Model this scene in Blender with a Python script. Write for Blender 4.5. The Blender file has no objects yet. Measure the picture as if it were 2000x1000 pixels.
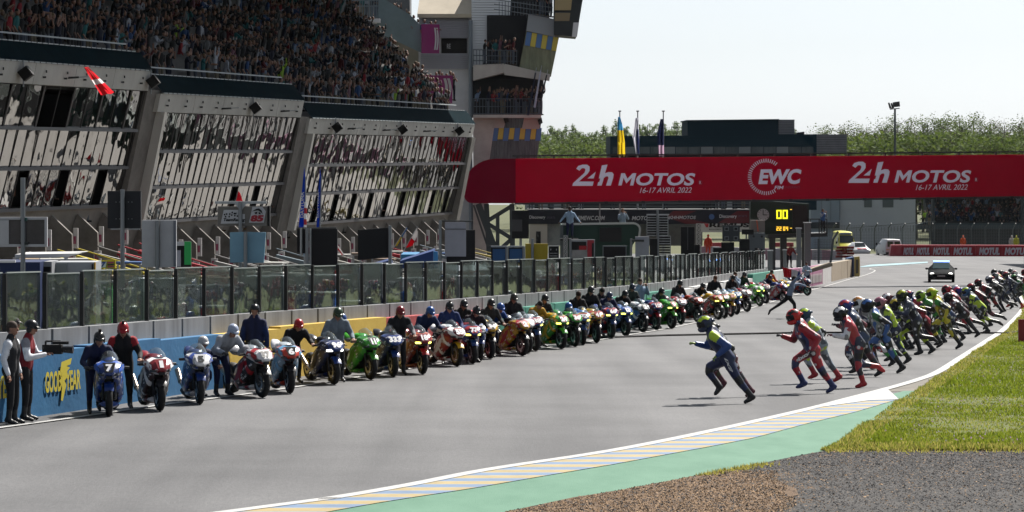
import bpy, bmesh, math, random
from mathutils import Vector, Matrix, noise
R = math.radians
rnd = random.Random(11)
sc = bpy.context.scene
col = sc.collection
V = Vector

# ------------------------------------------------------------------ camera
F = 6000.0          # focal length in photo pixels (photo is 2000 wide)
H0 = 3.12           # eye height over the track below the camera
HZ = 300.0          # horizon row
cam = bpy.data.cameras.new('camera')
cam.sensor_width = 36.0
cam.lens = 36.0 * F / 2000.0
cam.shift_y = -(500 - HZ) / 2000.0
cam.clip_start = 0.5
cam.clip_end = 6000
camo = bpy.data.objects.new('camera', cam)
camo.location = (0, 0, H0)
camo.rotation_euler = (R(90), 0, 0)
col.objects.link(camo)
sc.camera = camo

# ------------------------------------------------------------------ sky, sun, exposure
SUN = V((0.36, 0.53, 0.766)).normalized()
elev = math.asin(SUN.z)
azim = math.atan2(SUN.x, SUN.y)
w = bpy.data.worlds.new('World')
sc.world = w
w.use_nodes = True
nt = w.node_tree
nt.nodes.clear()
sky = nt.nodes.new('ShaderNodeTexSky')
sky.sky_type = 'NISHITA'
sky.sun_disc = False
sky.sun_elevation = elev
sky.sun_rotation = azim
sky.air_density = 1.0
sky.dust_density = 0.6
sky.ozone_density = 1.0
hsv = nt.nodes.new('ShaderNodeHueSaturation')      # a hazy spring sky: almost no blue left
hsv.inputs['Saturation'].default_value = 0.22
bg = nt.nodes.new('ShaderNodeBackground')
bg.inputs['Strength'].default_value = 0.05
wo = nt.nodes.new('ShaderNodeOutputWorld')
nt.links.new(sky.outputs[0], hsv.inputs['Color'])
tint = nt.nodes.new('ShaderNodeMix')
tint.data_type = 'RGBA'
tint.blend_type = 'MULTIPLY'
tint.inputs[0].default_value = 1.0
tint.inputs[7].default_value = (.93, .985, 1.06, 1)
nt.links.new(hsv.outputs[0], tint.inputs[6])
nt.links.new(tint.outputs[2], bg.inputs[0])
nt.links.new(bg.outputs[0], wo.inputs[0])
sun = bpy.data.lights.new('sun', 'SUN')
sun.energy = 5.0
sun.angle = R(0.5)
sun.color = (1.0, 0.95, 0.88)
suno = bpy.data.objects.new('sun', sun)
suno.rotation_euler = SUN.to_track_quat('Z', 'Y').to_euler()
suno.location = (40, 60, 90)
col.objects.link(suno)
sc.view_settings.view_transform = 'Standard'
sc.view_settings.look = 'None'
sc.view_settings.exposure = 1.2
sc.view_settings.gamma = 1.0
sc.cycles.max_bounces = 6
sc.cycles.use_denoising = True

# ------------------------------------------------------------------ ground model and projection
GS = 0.02833        # the straight falls away from the camera
def gz(Y):
    y0, w0, s2 = 222.0, 20.0, 0.0125
    if Y < y0 - w0: return -GS * Y
    if Y > y0 + w0: return -GS * y0 - s2 * (Y - y0)
    t = (Y - (y0 - w0)) / (2 * w0)
    return -GS * (y0 - w0) - 2 * w0 * (GS * t + (s2 - GS) * t * t / 2)
def P(px, py, Y):
    return V(((px - 1000) / F * Y, Y, H0 - (py - HZ) / F * Y))
def Gp(px, py, lift=0.0):
    lo, hi = 15.0, 1500.0
    for _ in range(60):
        m = (lo + hi) / 2
        y = HZ + F * (H0 - gz(m)) / m
        if y > py: lo = m
        else: hi = m
    return V(((px - 1000) / F * m, m, gz(m) + lift))
def pxy(p):
    return 1000 + F * p.x / p.y, HZ + F * (H0 - p.z) / p.y
def onground(x, y, lift=0.0):
    return V((x, y, gz(y) + lift))

# ------------------------------------------------------------------ materials
MATS = {}
ALB = .60           # overall reflectance level that goes with the exposure above
def nd(t, kind, **kw):
    n = t.nodes.new(kind)
    for k, v in kw.items(): setattr(n, k, v)
    return n
def mat(name, c=(.5, .5, .5), rough=.6, metal=0.0, var=0.0, scale=3.0, bump=0.0, bscale=40.0, emit=0.0, alpha=1.0, trans=0.0, spec=.3, c2=None, coat=0.0, stretch=None):
    if name in MATS: return MATS[name]
    m = bpy.data.materials.new(name)
    m.use_nodes = True
    t = m.node_tree
    b = t.nodes['Principled BSDF']
    k_ = 1.0 if (emit or metal > .8) else ALB
    c = tuple(x * k_ for x in c) + (1,)
    if c2: c2 = tuple(x * k_ for x in c2)
    b.inputs['Base Color'].default_value = c
    b.inputs['Roughness'].default_value = rough
    b.inputs['Metallic'].default_value = metal
    b.inputs['Specular IOR Level'].default_value = spec
    b.inputs['Coat Weight'].default_value = coat
    b.inputs['Alpha'].default_value = alpha
    b.inputs['Transmission Weight'].default_value = trans
    if emit:
        b.inputs['Emission Color'].default_value = c
        b.inputs['Emission Strength'].default_value = emit
    tc = None
    if var or c2 or bump:
        tc = nd(t, 'ShaderNodeTexCoord')
        vec = tc.outputs['Object']
        if stretch:
            mp = nd(t, 'ShaderNodeMapping')
            mp.inputs['Scale'].default_value = stretch
            t.links.new(vec, mp.inputs['Vector'])
            vec = mp.outputs[0]
    if var or c2:
        n = nd(t, 'ShaderNodeTexNoise')
        n.inputs['Scale'].default_value = scale
        n.inputs['Detail'].default_value = 6
        n.inputs['Roughness'].default_value = .65
        t.links.new(vec, n.inputs['Vector'])
        r = nd(t, 'ShaderNodeValToRGB')
        e = r.color_ramp.elements
        e[0].position, e[1].position = .32, .68
        if c2:
            e[0].color, e[1].color = c, tuple(c2) + (1,)
        else:
            e[0].color = tuple(x * (1 - var) for x in c[:3]) + (1,)
            e[1].color = tuple(min(1, x * (1 + var)) for x in c[:3]) + (1,)
        t.links.new(n.outputs['Fac'], r.inputs[0])
        t.links.new(r.outputs[0], b.inputs['Base Color'])
    if bump:
        n2 = nd(t, 'ShaderNodeTexNoise')
        n2.inputs['Scale'].default_value = bscale
        n2.inputs['Detail'].default_value = 4
        t.links.new(vec, n2.inputs['Vector'])
        bp = nd(t, 'ShaderNodeBump')
        bp.inputs['Strength'].default_value = bump
        bp.inputs['Distance'].default_value = .03
        t.links.new(n2.outputs['Fac'], bp.inputs['Height'])
        t.links.new(bp.outputs[0], b.inputs['Normal'])
    MATS[name] = m
    return m
def paint(c, rough=.35):
    c = tuple(round(x, 3) for x in c)
    return mat('paint_%g_%g_%g_%g' % (c + (rough,)), c, rough)
def cloth(c):
    c = tuple(round(x, 3) for x in c)
    return mat('cloth_%g_%g_%g' % c, c, .8, var=.18, scale=9, spec=.25)
def leather(c):
    c = tuple(round(x, 3) for x in c)
    return mat('leather_%g_%g_%g' % c, c, .45, var=.12, scale=12, spec=.4)
def flagmat(c):
    key = 'flag_%g_%g_%g' % c
    if key in MATS: return MATS[key]
    m = mat(key, c, .8, spec=.1)
    t = m.node_tree; b = t.nodes['Principled BSDF']
    tr = nd(t, 'ShaderNodeBsdfTranslucent'); tr.inputs[0].default_value = tuple(c) + (1,)
    mx = nd(t, 'ShaderNodeMixShader'); mx.inputs[0].default_value = .5
    t.links.new(b.outputs[0], mx.inputs[1]); t.links.new(tr.outputs[0], mx.inputs[2])
    t.links.new(mx.outputs[0], t.nodes['Material Output'].inputs[0])
    return m
BLACK, WHITE, NAVY, RED, BLUE, GREEN, YEL = (.012, .013, .016), (1.0, 1.0, 1.02), (.012, .025, .09), (.42, .012, .02), (.015, .07, .36), (.06, .42, .03), (.75, .42, .01)
LBLUE, GREY, ORANGE, LIME, DRED, SKY, PINK = (.32, .47, .68), (.22, .23, .25), (.65, .1, .02), (.5, .72, .03), (.16, .008, .015), (.12, .35, .65), (.6, .2, .35)
SKIN = (.42, .22, .15)

# ------------------------------------------------------------------ mesh builder
class MB:
    def __init__(s): s.v, s.f, s.m = [], [], []
    def add(s, vs, fs, mi=0):
        o = len(s.v)
        s.v += [tuple(p) for p in vs]
        for k, f in enumerate(fs):
            s.f.append([i + o for i in f])
            s.m.append(mi[k] if isinstance(mi, list) else mi)
        return s
    def box(s, c, size, M=None, mi=0):
        x, y, z = (d / 2 for d in size)
        vs = [V((a, b, d)) for a in (-x, x) for b in (-y, y) for d in (-z, z)]
        c = V(c)
        vs = [(M @ p if M else p) + c for p in vs]
        return s.add(vs, [(0, 1, 3, 2), (4, 6, 7, 5), (0, 4, 5, 1), (2, 3, 7, 6), (0, 2, 6, 4), (1, 5, 7, 3)], mi)
    def obox(s, a, b, wdt, hgt, up=V((0, 0, 1)), mi=0):       # a bar from a to b
        a, b = V(a), V(b)
        d = (b - a); L = d.length; d = d / L
        sd = d.cross(up)
        if sd.length < 1e-4: sd = d.cross(V((0, 1, 0)))
        sd.normalize(); u = sd.cross(d)
        M = Matrix((d, sd, u)).transposed()
        return s.box((a + b) / 2, (L, wdt, hgt), M, mi)
    def tube(s, pts, r, n=8, mi=0, caps=True):
        pts = [V(p) for p in pts]
        rs = r if isinstance(r, (list, tuple)) else [r] * len(pts)
        rings = []
        ref = None
        for i, p in enumerate(pts):
            d = (pts[min(i + 1, len(pts) - 1)] - pts[max(i - 1, 0)]).normalized()
            if ref is None:
                ref = V((0, 0, 1)) if abs(d.z) < .9 else V((1, 0, 0))
            a = d.cross(ref)
            if a.length < 1e-3: a = d.cross(V((0, 1, 0)))
            a.normalize(); b = d.cross(a); ref = -b if False else ref
            rings.append([p + (a * math.cos(k * 2 * math.pi / n) + b * math.sin(k * 2 * math.pi / n)) * rs[i] for k in range(n)])
        return s.rings(rings, mi, caps)
    def rings(s, rings, mi=0, caps=True, close=True):
        n = len(rings[0])
        vs = [p for r in rings for p in r]
        fs = []
        for i in range(len(rings) - 1):
            for k in range(n if close else n - 1):
                k2 = (k + 1) % n
                fs.append((i * n + k, i * n + k2, (i + 1) * n + k2, (i + 1) * n + k))
        if caps and close:
            fs.append(tuple(range(n - 1, -1, -1)))
            fs.append(tuple((len(rings) - 1) * n + k for k in range(n)))
        return s.add(vs, fs, mi)
    def sect(s, secs, n=12, mi=0, p=2.4):        # superellipse loft along x: (x, y, z, halfwidth, halfheight)
        rings = []
        for (x, y, z, a, b) in secs:
            ring = []
            for k in range(n):
                t = 2 * math.pi * k / n
                c, q = math.cos(t), math.sin(t)
                ring.append(V((x, y + a * math.copysign(abs(c) ** (2 / p), c), z + b * math.copysign(abs(q) ** (2 / p), q))))
            rings.append(ring)
        return s.rings(rings, mi)
    def prism(s, pts, vec, mi=0):
        pts = [V(p) for p in pts]; vec = V(vec); n = len(pts)
        vs = pts + [p + vec for p in pts]
        fs = [tuple(range(n)), tuple(range(2 * n - 1, n - 1, -1))] + [(k, k + n, (k + 1) % n + n, (k + 1) % n) for k in range(n)]
        return s.add(vs, fs, mi)
    def ell(s, c, r, n=10, m=7, mi=0, M=None, t0=0.0, t1=math.pi):
        c = V(c)
        if not isinstance(r, (tuple, list)): r = (r, r, r)
        rings = []
        for i in range(m + 1):
            t = t0 + (t1 - t0) * i / m
            t = min(max(t, .02), math.pi - .02)
            ring = [V((r[0] * math.sin(t) * math.cos(a), r[1] * math.sin(t) * math.sin(a), r[2] * math.cos(t))) for a in (2 * math.pi * k / n for k in range(n))]
            rings.append([(M @ q if M else q) + c for q in ring])
        return s.rings(rings[::-1], mi)
    def quad(s, a, b, c, d, mi=0):
        return s.add([a, b, c, d], [(0, 1, 2, 3)], mi)
    def mesh(s, name, mats, smooth=False, angle=40):
        me = bpy.data.meshes.new(name)
        me.from_pydata(s.v, [], s.f)
        for m in (mats if isinstance(mats, (list, tuple)) else [mats]): me.materials.append(m)
        me.polygons.foreach_set('material_index', s.m)
        if smooth:
            me.polygons.foreach_set('use_smooth', [True] * len(s.f))
            if angle: me.set_sharp_from_angle(angle=R(angle))
        me.update()
        return me
    def build(s, name, mats, parent=None, smooth=False, world=False, angle=40):
        return put(name, s.mesh(name, mats, smooth, angle), parent, world)
def put(name, me, parent=None, world=False, M=None):
    o = bpy.data.objects.new(name, me)
    col.objects.link(o)
    if parent:
        o.parent = parent
        if world: o.matrix_parent_inverse = Matrix.Translation(-parent.location)
    if M is not None: o.matrix_local = M
    return o
def tag(o, label, cat, group=None, kind=None):
    if label: o['label'] = label
    if cat: o['category'] = cat
    if group: o['group'] = group
    if kind: o['kind'] = kind
    return o
def thing(name, label, cat, loc=(0, 0, 0), rz=0.0, group=None):
    o = bpy.data.objects.new(name, None)
    o.empty_display_size = .2
    o.location = loc
    o.rotation_euler = (0, 0, rz)
    col.objects.link(o)
    return tag(o, label, cat, group)
def setmats(o, mats):
    for i, m in enumerate(mats):
        if i < len(o.material_slots) and m is not None:
            o.material_slots[i].link = 'OBJECT'
            o.material_slots[i].material = m
    return o

# ------------------------------------------------------------------ lettering
TXT = {}
def text_mesh(s, bold=.0, shear=0.0, spacing=1.0):
    key = (s, bold, shear, spacing)
    if key in TXT: return TXT[key]
    cu = bpy.data.curves.new('lettering', 'FONT')
    cu.body = s.replace('M', 'N')
    cu.size = 1
    cu.offset = bold
    cu.shear = shear
    cu.space_character = spacing
    cu.resolution_u = 4
    cu.fill_mode = 'FRONT'
    o = bpy.data.objects.new('lettering', cu)
    col.objects.link(o)
    bpy.context.view_layer.update()
    me = bpy.data.meshes.new_from_object(o.evaluated_get(bpy.context.evaluated_depsgraph_get()))
    bpy.data.objects.remove(o)
    vs = [v.co.copy() for v in me.vertices]
    fs = [tuple(p.vertices) for p in me.polygons]
    if 'M' in s:                                  # the font's own M folds over when thickened: draw it
        par = list(range(len(vs)))
        def root(i):
            while par[i] != i: i = par[i]
            return i
        for f in fs:
            for q in f[1:]: par[root(q)] = root(f[0])
        isl = {}
        for i in range(len(vs)): isl.setdefault(root(i), []).append(i)
        order = sorted((r for r in isl if len(isl[r]) > 2), key=lambda r: min(vs[i].x for i in isl[r]))
        chars = s.replace(' ', '')
        if len(order) == len(chars):
            for r, ch in zip(order, chars):
                if ch != 'M': continue
                xa, xb = min(vs[i].x for i in isl[r]), max(vs[i].x for i in isl[r])
                ya, yb = min(vs[i].y for i in isl[r]), max(vs[i].y for i in isl[r])
                fs = [f for f in fs if root(f[0]) != r]
                o_ = len(vs); t_ = .16 + bold * 2.2
                for a, b in ((0, 0), (0, 1), (t_ * 1.05, 1), (.5, .55), (1 - t_ * 1.05, 1), (1, 1), (1, 0), (1 - t_, 0), (1 - t_, .62), (.5, .16), (t_, .62), (t_, 0)):
                    vs.append(V((xa + (xb - xa) * a, ya + (yb - ya) * b, 0)))
                par += list(range(o_, o_ + 12))
                fs.append(tuple(range(o_, o_ + 12)))
    x0, x1 = min(v.x for v in vs), max(v.x for v in vs)
    y0, y1 = min(v.y for v in vs), max(v.y for v in vs)
    bpy.data.meshes.remove(me)
    TXT[key] = ([((v.x - x0) / (x1 - x0), (v.y - y0) / (y1 - y0)) for v in vs], fs)
    return TXT[key]
def letter(mb, s, org, right, up, bold=.02, shear=0.0, mi=0, spacing=1.0):
    """lettering filling the parallelogram org, org+right, org+up"""
    vs, fs = text_mesh(s, bold, shear, spacing)
    org, right, up = V(org), V(right), V(up)
    mb.add([org + right * a + up * b for a, b in vs], fs, mi)
    return mb
def spline(pts, n=8):
    out = []
    for i in range(len(pts) - 1):
        p0, p1, p2, p3 = pts[max(i - 1, 0)], pts[i], pts[i + 1], pts[min(i + 2, len(pts) - 1)]
        for k in range(n):
            t = k / n
            out.append(0.5 * ((2 * p1) + (p2 - p0) * t + (2 * p0 - 5 * p1 + 4 * p2 - p3) * t * t + (3 * p1 - p0 - 3 * p2 + p3) * t ** 3))
    out.append(pts[-1])
    return out
# ================================================================== GROUND
def interp(poly):
    """X as a function of Y through ground points sorted by Y, linear beyond the ends"""
    pts = sorted([(p.y, p.x) for p in poly])
    def f(y):
        for i in range(len(pts) - 1):
            if y <= pts[i + 1][0] or i == len(pts) - 2:
                (y0, x0), (y1, x1) = pts[i], pts[i + 1]
                return x0 + (x1 - x0) * (y - y0) / (y1 - y0)
    return f
WALL_PX = [(44, 817), (161, 802), (317, 776), (437, 757), (577, 736), (754, 714), (899, 695), (1033, 673), (1126, 659), (1230, 644), (1318, 628), (1412, 602), (1485, 580), (1586, 557.6), (1641, 545), (1680, 537.5)]
wall_pts = [Gp(*q) for q in WALL_PX]
d0 = (wall_pts[3] - wall_pts[0]).normalized()
wall_pts = [wall_pts[0] - d0 * 14] + wall_pts
wall_sm = [wall_pts[0]] + [(wall_pts[i - 1] + wall_pts[i] * 2 + wall_pts[i + 1]) / 4 for i in range(1, len(wall_pts) - 1)] + [wall_pts[-1]]
wall_c = spline(wall_sm, 10)
for p in wall_c: p.z = gz(p.y)
wl = [0.0]
for i in range(1, len(wall_c)): wl.append(wl[-1] + (wall_c[i] - wall_c[i - 1]).length)
def wallpt(s):
    """point on the wall's track-side foot at arc length s, unit tangent (away), unit normal (to the track)"""
    i = 0
    while i < len(wl) - 2 and wl[i + 1] < s: i += 1
    t = (s - wl[i]) / (wl[i + 1] - wl[i])
    d = wall_c[i + 1] - wall_c[i]
    p = wall_c[i] + d * t
    p.z = gz(p.y)
    d = V((d.x, d.y, 0)).normalized()
    return p, d, V((d.y, -d.x, 0))
def wall_s(px, off=0.0, up=0.0):
    lo, hi = 0.0, wl[-1]
    for _ in range(50):
        m = (lo + hi) / 2
        p, d, n = wallpt(m)
        if pxy(p + n * off)[0] < px: lo = m
        else: hi = m
    return lo
wallX = interp(wall_c)
white_px = [(460, 1000), (640, 976), (800, 949), (960, 918), (1200, 881), (1400, 841), (1580, 800), (1661, 779), (1741, 758), (1795, 742), (1833, 727), (1876, 700), (1930, 665), (1965, 640), (1997, 605)]
green_px = [(992, 1000), (1120, 972), (1200, 960), (1400, 922), (1490, 905), (1580, 886), (1616, 880), (1655, 859), (1685, 835), (1715, 817), (1754, 787), (1796, 764), (1830, 739), (1859, 722), (1903, 689), (1965, 651), (1999, 611)]
curb_px = [(648, 1000), (760, 980), (920, 956), (1040, 935), (1200, 908), (1400, 871), (1475, 856), (1580, 827.5), (1670, 806), (1754, 781)]
whiteL = [Gp(*q) for q in white_px]
edgeL = [Gp(*q) for q in green_px]
curbL = [Gp(*q) for q in curb_px]
yl = whiteL[-1].y
for L in (whiteL, edgeL):
    d = L[-1] - L[-3]
    base = L[-1].x - wallX(L[-1].y)
    for yy in (160, 185, 205, 222):
        L.append(onground(wallX(yy) + base + .3, yy))
    L.append(onground(L[-1].x + 40, 262)); L.append(onground(L[-1].x + 60, 300)); L.append(onground(L[-1].x + 8, 420))
whiteX, edgeX, curbX = interp(whiteL), interp(edgeL), interp(curbL)
def sheet(name, fl, fr, ys, lift, m, nx=1, **kw):
    mb = MB()
    rows = []
    for y in ys:
        a, b = fl(y), fr(y)
        rows.append([onground(a + (b - a) * k / nx, y, lift) for k in range(nx + 1)])
    mb.rings(rows, 0, caps=False, close=False)
    o = mb.build(name, m)
    for k, v in kw.items(): o[k] = v
    return o
def frange(a, b, st):
    out = []
    while a < b: out.append(a); a += st
    return out + [b]

def ground_mat():
    m = mat('dry_field', (.055, .075, .022), .95, c2=(.12, .12, .045), scale=.08)
    return m
sheet('ground', lambda y: -900, lambda y: 900, frange(-60, 400, 10) + frange(420, 1600, 60), -.03, ground_mat(), nx=24, kind='structure')

def asphalt(name, c, c2, sc_=.25, rough=.62, streak=(1, .05, 1), spec=.5, rotz=0.0):
    if name in MATS: return MATS[name]
    c, c2 = tuple(x * ALB for x in c), tuple(x * ALB for x in c2)
    m = bpy.data.materials.new(name); m.use_nodes = True
    t = m.node_tree; b = t.nodes['Principled BSDF']
    tc = nd(t, 'ShaderNodeTexCoord')
    mp = nd(t, 'ShaderNodeMapping')
    mp.inputs['Scale'].default_value = streak
    mp.inputs['Rotation'].default_value = (0, 0, rotz)
    t.links.new(tc.outputs['Object'], mp.inputs['Vector'])
    n1 = nd(t, 'ShaderNodeTexNoise'); n1.inputs['Scale'].default_value = .9; n1.inputs['Detail'].default_value = 5
    n2 = nd(t, 'ShaderNodeTexNoise'); n2.inputs['Scale'].default_value = sc_; n2.inputs['Detail'].default_value = 5
    n3 = nd(t, 'ShaderNodeTexNoise'); n3.inputs['Scale'].default_value = 22; n3.inputs['Detail'].default_value = 4; n3.inputs['Roughness'].default_value = .8
    t.links.new(mp.outputs[0], n1.inputs['Vector'])
    t.links.new(tc.outputs['Object'], n2.inputs['Vector'])
    mp3 = nd(t, 'ShaderNodeMapping'); mp3.inputs['Scale'].default_value = (1, .22, 1)
    t.links.new(tc.outputs['Object'], mp3.inputs['Vector'])
    t.links.new(mp3.outputs[0], n3.inputs['Vector'])
    r = nd(t, 'ShaderNodeValToRGB'); e = r.color_ramp.elements
    e[0].position, e[1].position = .36, .64
    e[0].color, e[1].color = tuple(c) + (1,), tuple(c2) + (1,)
    a = nd(t, 'ShaderNodeMath', operation='ADD'); a.inputs[1].default_value = 0
    h = nd(t, 'ShaderNodeMath', operation='MULTIPLY'); h.inputs[1].default_value = .5
    t.links.new(n1.outputs['Fac'], a.inputs[0]); t.links.new(n2.outputs['Fac'], a.inputs[1])
    t.links.new(a.outputs[0], h.inputs[0])
    t.links.new(h.outputs[0], r.inputs[0])
    mx = nd(t, 'ShaderNodeMix', data_type='RGBA', blend_type='MULTIPLY'); mx.inputs[0].default_value = .55
    r2 = nd(t, 'ShaderNodeValToRGB'); e = r2.color_ramp.elements
    e[0].position, e[1].position = .3, .7
    e[0].color, e[1].color = (.55, .55, .56, 1), (1.3, 1.3, 1.3, 1)
    t.links.new(n3.outputs['Fac'], r2.inputs[0])
    t.links.new(r.outputs[0], mx.inputs[6]); t.links.new(r2.outputs[0], mx.inputs[7])
    t.links.new(mx.outputs[2], b.inputs['Base Color'])
    b.inputs['Roughness'].default_value = rough
    b.inputs['Specular IOR Level'].default_value = spec
    bp = nd(t, 'ShaderNodeBump'); bp.inputs['Strength'].default_value = .35; bp.inputs['Distance'].default_value = .02
    t.links.new(n3.outputs['Fac'], bp.inputs['Height']); t.links.new(bp.outputs[0], b.inputs['Normal'])
    MATS[name] = m
    return m
ASPH = asphalt('track_asphalt', (.072, .072, .076), (.148, .148, .152), rotz=R(14), streak=(.9, .035, 1), spec=.3, rough=.7)
PITC = asphalt('pit_concrete', (.14, .128, .11), (.20, .184, .16), streak=(1, .3, 1))
ys = frange(18, 215, 3) + frange(217, 330, 3)
sheet('race_track', lambda y: wallX(y) - (.1 if y < 228 else 6 + (y - 228) * .6), lambda y: whiteX(y) + .5 if y < 222 else edgeX(y), ys, .0, ASPH, nx=10, kind='structure')
sheet('pit_lane', lambda y: wallX(y) - 46, lambda y: wallX(y) - .25, frange(20, 214, 4), .0, PITC, nx=8, kind='structure')
# run-off paint and kerb on the right
GREENP = mat('green_runoff_paint', (.065, .195, .12), .75, c2=(.105, .25, .165), scale=1.6, bump=.2, bscale=60, stretch=(1, .35, 1))
yc = [p.y for p in curbL]
ycmax = Gp(1756, 781).y
sheet('green_runoff', lambda y: whiteX(y) + .5, lambda y: edgeX(y), frange(18, Gp(1796, 764).y, 1.2), .006, GREENP, nx=3, kind='structure')
sheet('track_shoulder', lambda y: whiteX(y) + .1, lambda y: edgeX(y) + .12, frange(Gp(1796, 764).y - .3, 215, 2), .005, mat('shoulder_concrete', (.2, .185, .16), .9, var=.3, scale=2), nx=1, kind='structure')
def stripe_mat():
    m = bpy.data.materials.new('kerb_stripes'); m.use_nodes = True
    t = m.node_tree; b = t.nodes['Principled BSDF']
    tc = nd(t, 'ShaderNodeTexCoord'); sp = nd(t, 'ShaderNodeSeparateXYZ')
    t.links.new(tc.outputs['Object'], sp.inputs[0])
    mu = nd(t, 'ShaderNodeMath', operation='MULTIPLY_ADD'); mu.inputs[1].default_value = -.02
    t.links.new(sp.outputs[0], mu.inputs[0]); t.links.new(sp.outputs[1], mu.inputs[2])
    dv = nd(t, 'ShaderNodeMath', operation='DIVIDE'); dv.inputs[1].default_value = .98
    t.links.new(mu.outputs[0], dv.inputs[0])
    fr = nd(t, 'ShaderNodeMath', operation='FRACT'); t.links.new(dv.outputs[0], fr.inputs[0])
    r = nd(t, 'ShaderNodeValToRGB'); r.color_ramp.interpolation = 'LINEAR'
    cols = [(0, (.33, .33, .31)), (.03, (.33, .245, .085)), (.47, (.33, .245, .085)), (.5, (.32, .33, .33)), (.53, (.095, .165, .28)), (.97, (.095, .165, .28)), (1, (.33, .33, .31))]
    el = r.color_ramp.elements
    while len(el) < len(cols): el.new(.5)
    for e, (p, c) in zip(el, cols): e.position = p; e.color = tuple(x * ALB * 1.25 for x in c) + (1,)
    t.links.new(fr.outputs[0], r.inputs[0])
    n = nd(t, 'ShaderNodeTexNoise'); n.inputs['Scale'].default_value = 2.5; n.inputs['Detail'].default_value = 8; n.inputs['Roughness'].default_value = .7
    t.links.new(tc.outputs['Object'], n.inputs['Vector'])
    r2 = nd(t, 'ShaderNodeValToRGB'); r2.color_ramp.elements[0].position = .3; r2.color_ramp.elements[0].color = (.68, .68, .68, 1); r2.color_ramp.elements[1].position = .6
    t.links.new(n.outputs['Fac'], r2.inputs[0])
    mx = nd(t, 'ShaderNodeMix', data_type='RGBA', blend_type='MULTIPLY'); mx.inputs[0].default_value = 1
    t.links.new(r.outputs[0], mx.inputs[6]); t.links.new(r2.outputs[0], mx.inputs[7])
    t.links.new(mx.outputs[2], b.inputs['Base Color']); b.inputs['Roughness'].default_value = .6
    return m
sheet('kerb_stripes', lambda y: whiteX(y) + .05, lambda y: max(curbX(y), whiteX(y) + .06), frange(18, ycmax, .8), .014, stripe_mat(), nx=3, kind='structure')
LINEW = mat('line_paint', (.52, .52, .51), .6, var=.12, scale=4)
# white wedge closing the kerb
a_, b_, c_ = Gp(1580, 800, .022), Gp(1733, 761, .022), Gp(1756, 782, .022)
mb = MB(); mb.add([a_, Gp(1661, 779, .022), b_, c_, Gp(1700, 783.5, .022)], [(0, 1, 2, 3, 4)])
o = mb.build('kerb_end_paint', LINEW); o['kind'] = 'structure'
def ribbon(name, pts, wdt, lift, m, dash=None):
    L = []
    for i, p in enumerate(pts):
        d = pts[min(i + 1, len(pts) - 1)] - pts[max(i - 1, 0)]
        n = V((d.y, -d.x, 0)).normalized() * (wdt / 2)
        L.append([onground(p.x - n.x, p.y - n.y, lift), onground(p.x + n.x, p.y + n.y, lift)])
    mb = MB(); mb.rings(L, 0, caps=False, close=False)
    o = mb.build(name, m); o['kind'] = 'structure'
    return o
ribbon('edge_line', spline([onground(whiteX(18), 18)] + whiteL[:-4], 6), .22, .02, LINEW)
left_px = [(-60, 846), (0, 837), (161, 815), (325, 791), (481, 771), (639, 747.5), (800, 721), (972, 694), (1183, 662.5), (1400, 621), (1585, 567), (1645, 550), (1692, 537), (1709, 529), (1700, 525), (1745, 520), (1800, 517)]
ribbon('pit_side_line', spline([Gp(*q) for q in left_px], 6), .13, .02, LINEW)
bluep = mat('pale_blue_paint', (.28, .45, .5), .7, var=.2, scale=.4)
mb = MB(); mb.add([Gp(x, y, .03) for x, y in ((1672, 523), (1700, 517.5), (1812, 511.5), (1812, 514), (1745, 518.5))], [(0, 1, 2, 3, 4)])
o = mb.build('blue_paint_patch', bluep); o['kind'] = 'structure'
# thin dark strip across track and grass
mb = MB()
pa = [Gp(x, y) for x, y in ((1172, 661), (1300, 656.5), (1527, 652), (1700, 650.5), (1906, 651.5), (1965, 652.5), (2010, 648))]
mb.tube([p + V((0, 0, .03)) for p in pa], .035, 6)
tag(mb.build('cross_strip', mat('strip_black', (.012, .012, .013), .7)), 'thin black strip lying straight across the whole width of the track', 'cable')

# grass on the right
GRASSG = mat('grass_ground', (.095, .125, .025), .95, c2=(.14, .15, .045), scale=.55, bump=.6, bscale=30)
gy0 = Gp(1640, 881).y
def grass_fl(y): return edgeX(y) + .02
sheet('grass_ground', grass_fl, lambda y: edgeX(y) + 90, frange(gy0, 236, 2.5), .012, GRASSG, nx=20, kind='structure')
gr = random.Random(5)
mb = MB()
def leafmat(name, c, k=.5):
    if name in MATS: return MATS[name]
    m = mat(name, c, .8, spec=.08)
    t = m.node_tree; b = t.nodes['Principled BSDF']
    tr = nd(t, 'ShaderNodeBsdfTranslucent'); tr.inputs[0].default_value = (c[0] * 1.5 * ALB, c[1] * 1.5 * ALB, c[2] * .8 * ALB, 1)
    mx = nd(t, 'ShaderNodeMixShader'); mx.inputs[0].default_value = k
    t.links.new(b.outputs[0], mx.inputs[1]); t.links.new(tr.outputs[0], mx.inputs[2])
    t.links.new(mx.outputs[0], t.nodes['Material Output'].inputs[0])
    return m
BL = [leafmat('grass_blade_%d' % i, c) for i, c in enumerate(((.135, .185, .026), (.205, .25, .045), (.27, .265, .08), (.36, .32, .15)))]
vs, fs, ms = [], [], []
def blade(p, h, wd, mi):
    a = gr.uniform(0, math.pi)
    dx, dy = math.cos(a) * wd / 2, math.sin(a) * wd / 2
    lx, ly = gr.gauss(0, .35) * h, gr.gauss(0, .35) * h
    k = len(vs)
    vs.extend([(p.x - dx, p.y - dy, p.z), (p.x + dx, p.y + dy, p.z), (p.x + lx, p.y + ly, p.z + h)])
    fs.append((k, k + 1, k + 2)); ms.append(mi)
n = 0
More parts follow.
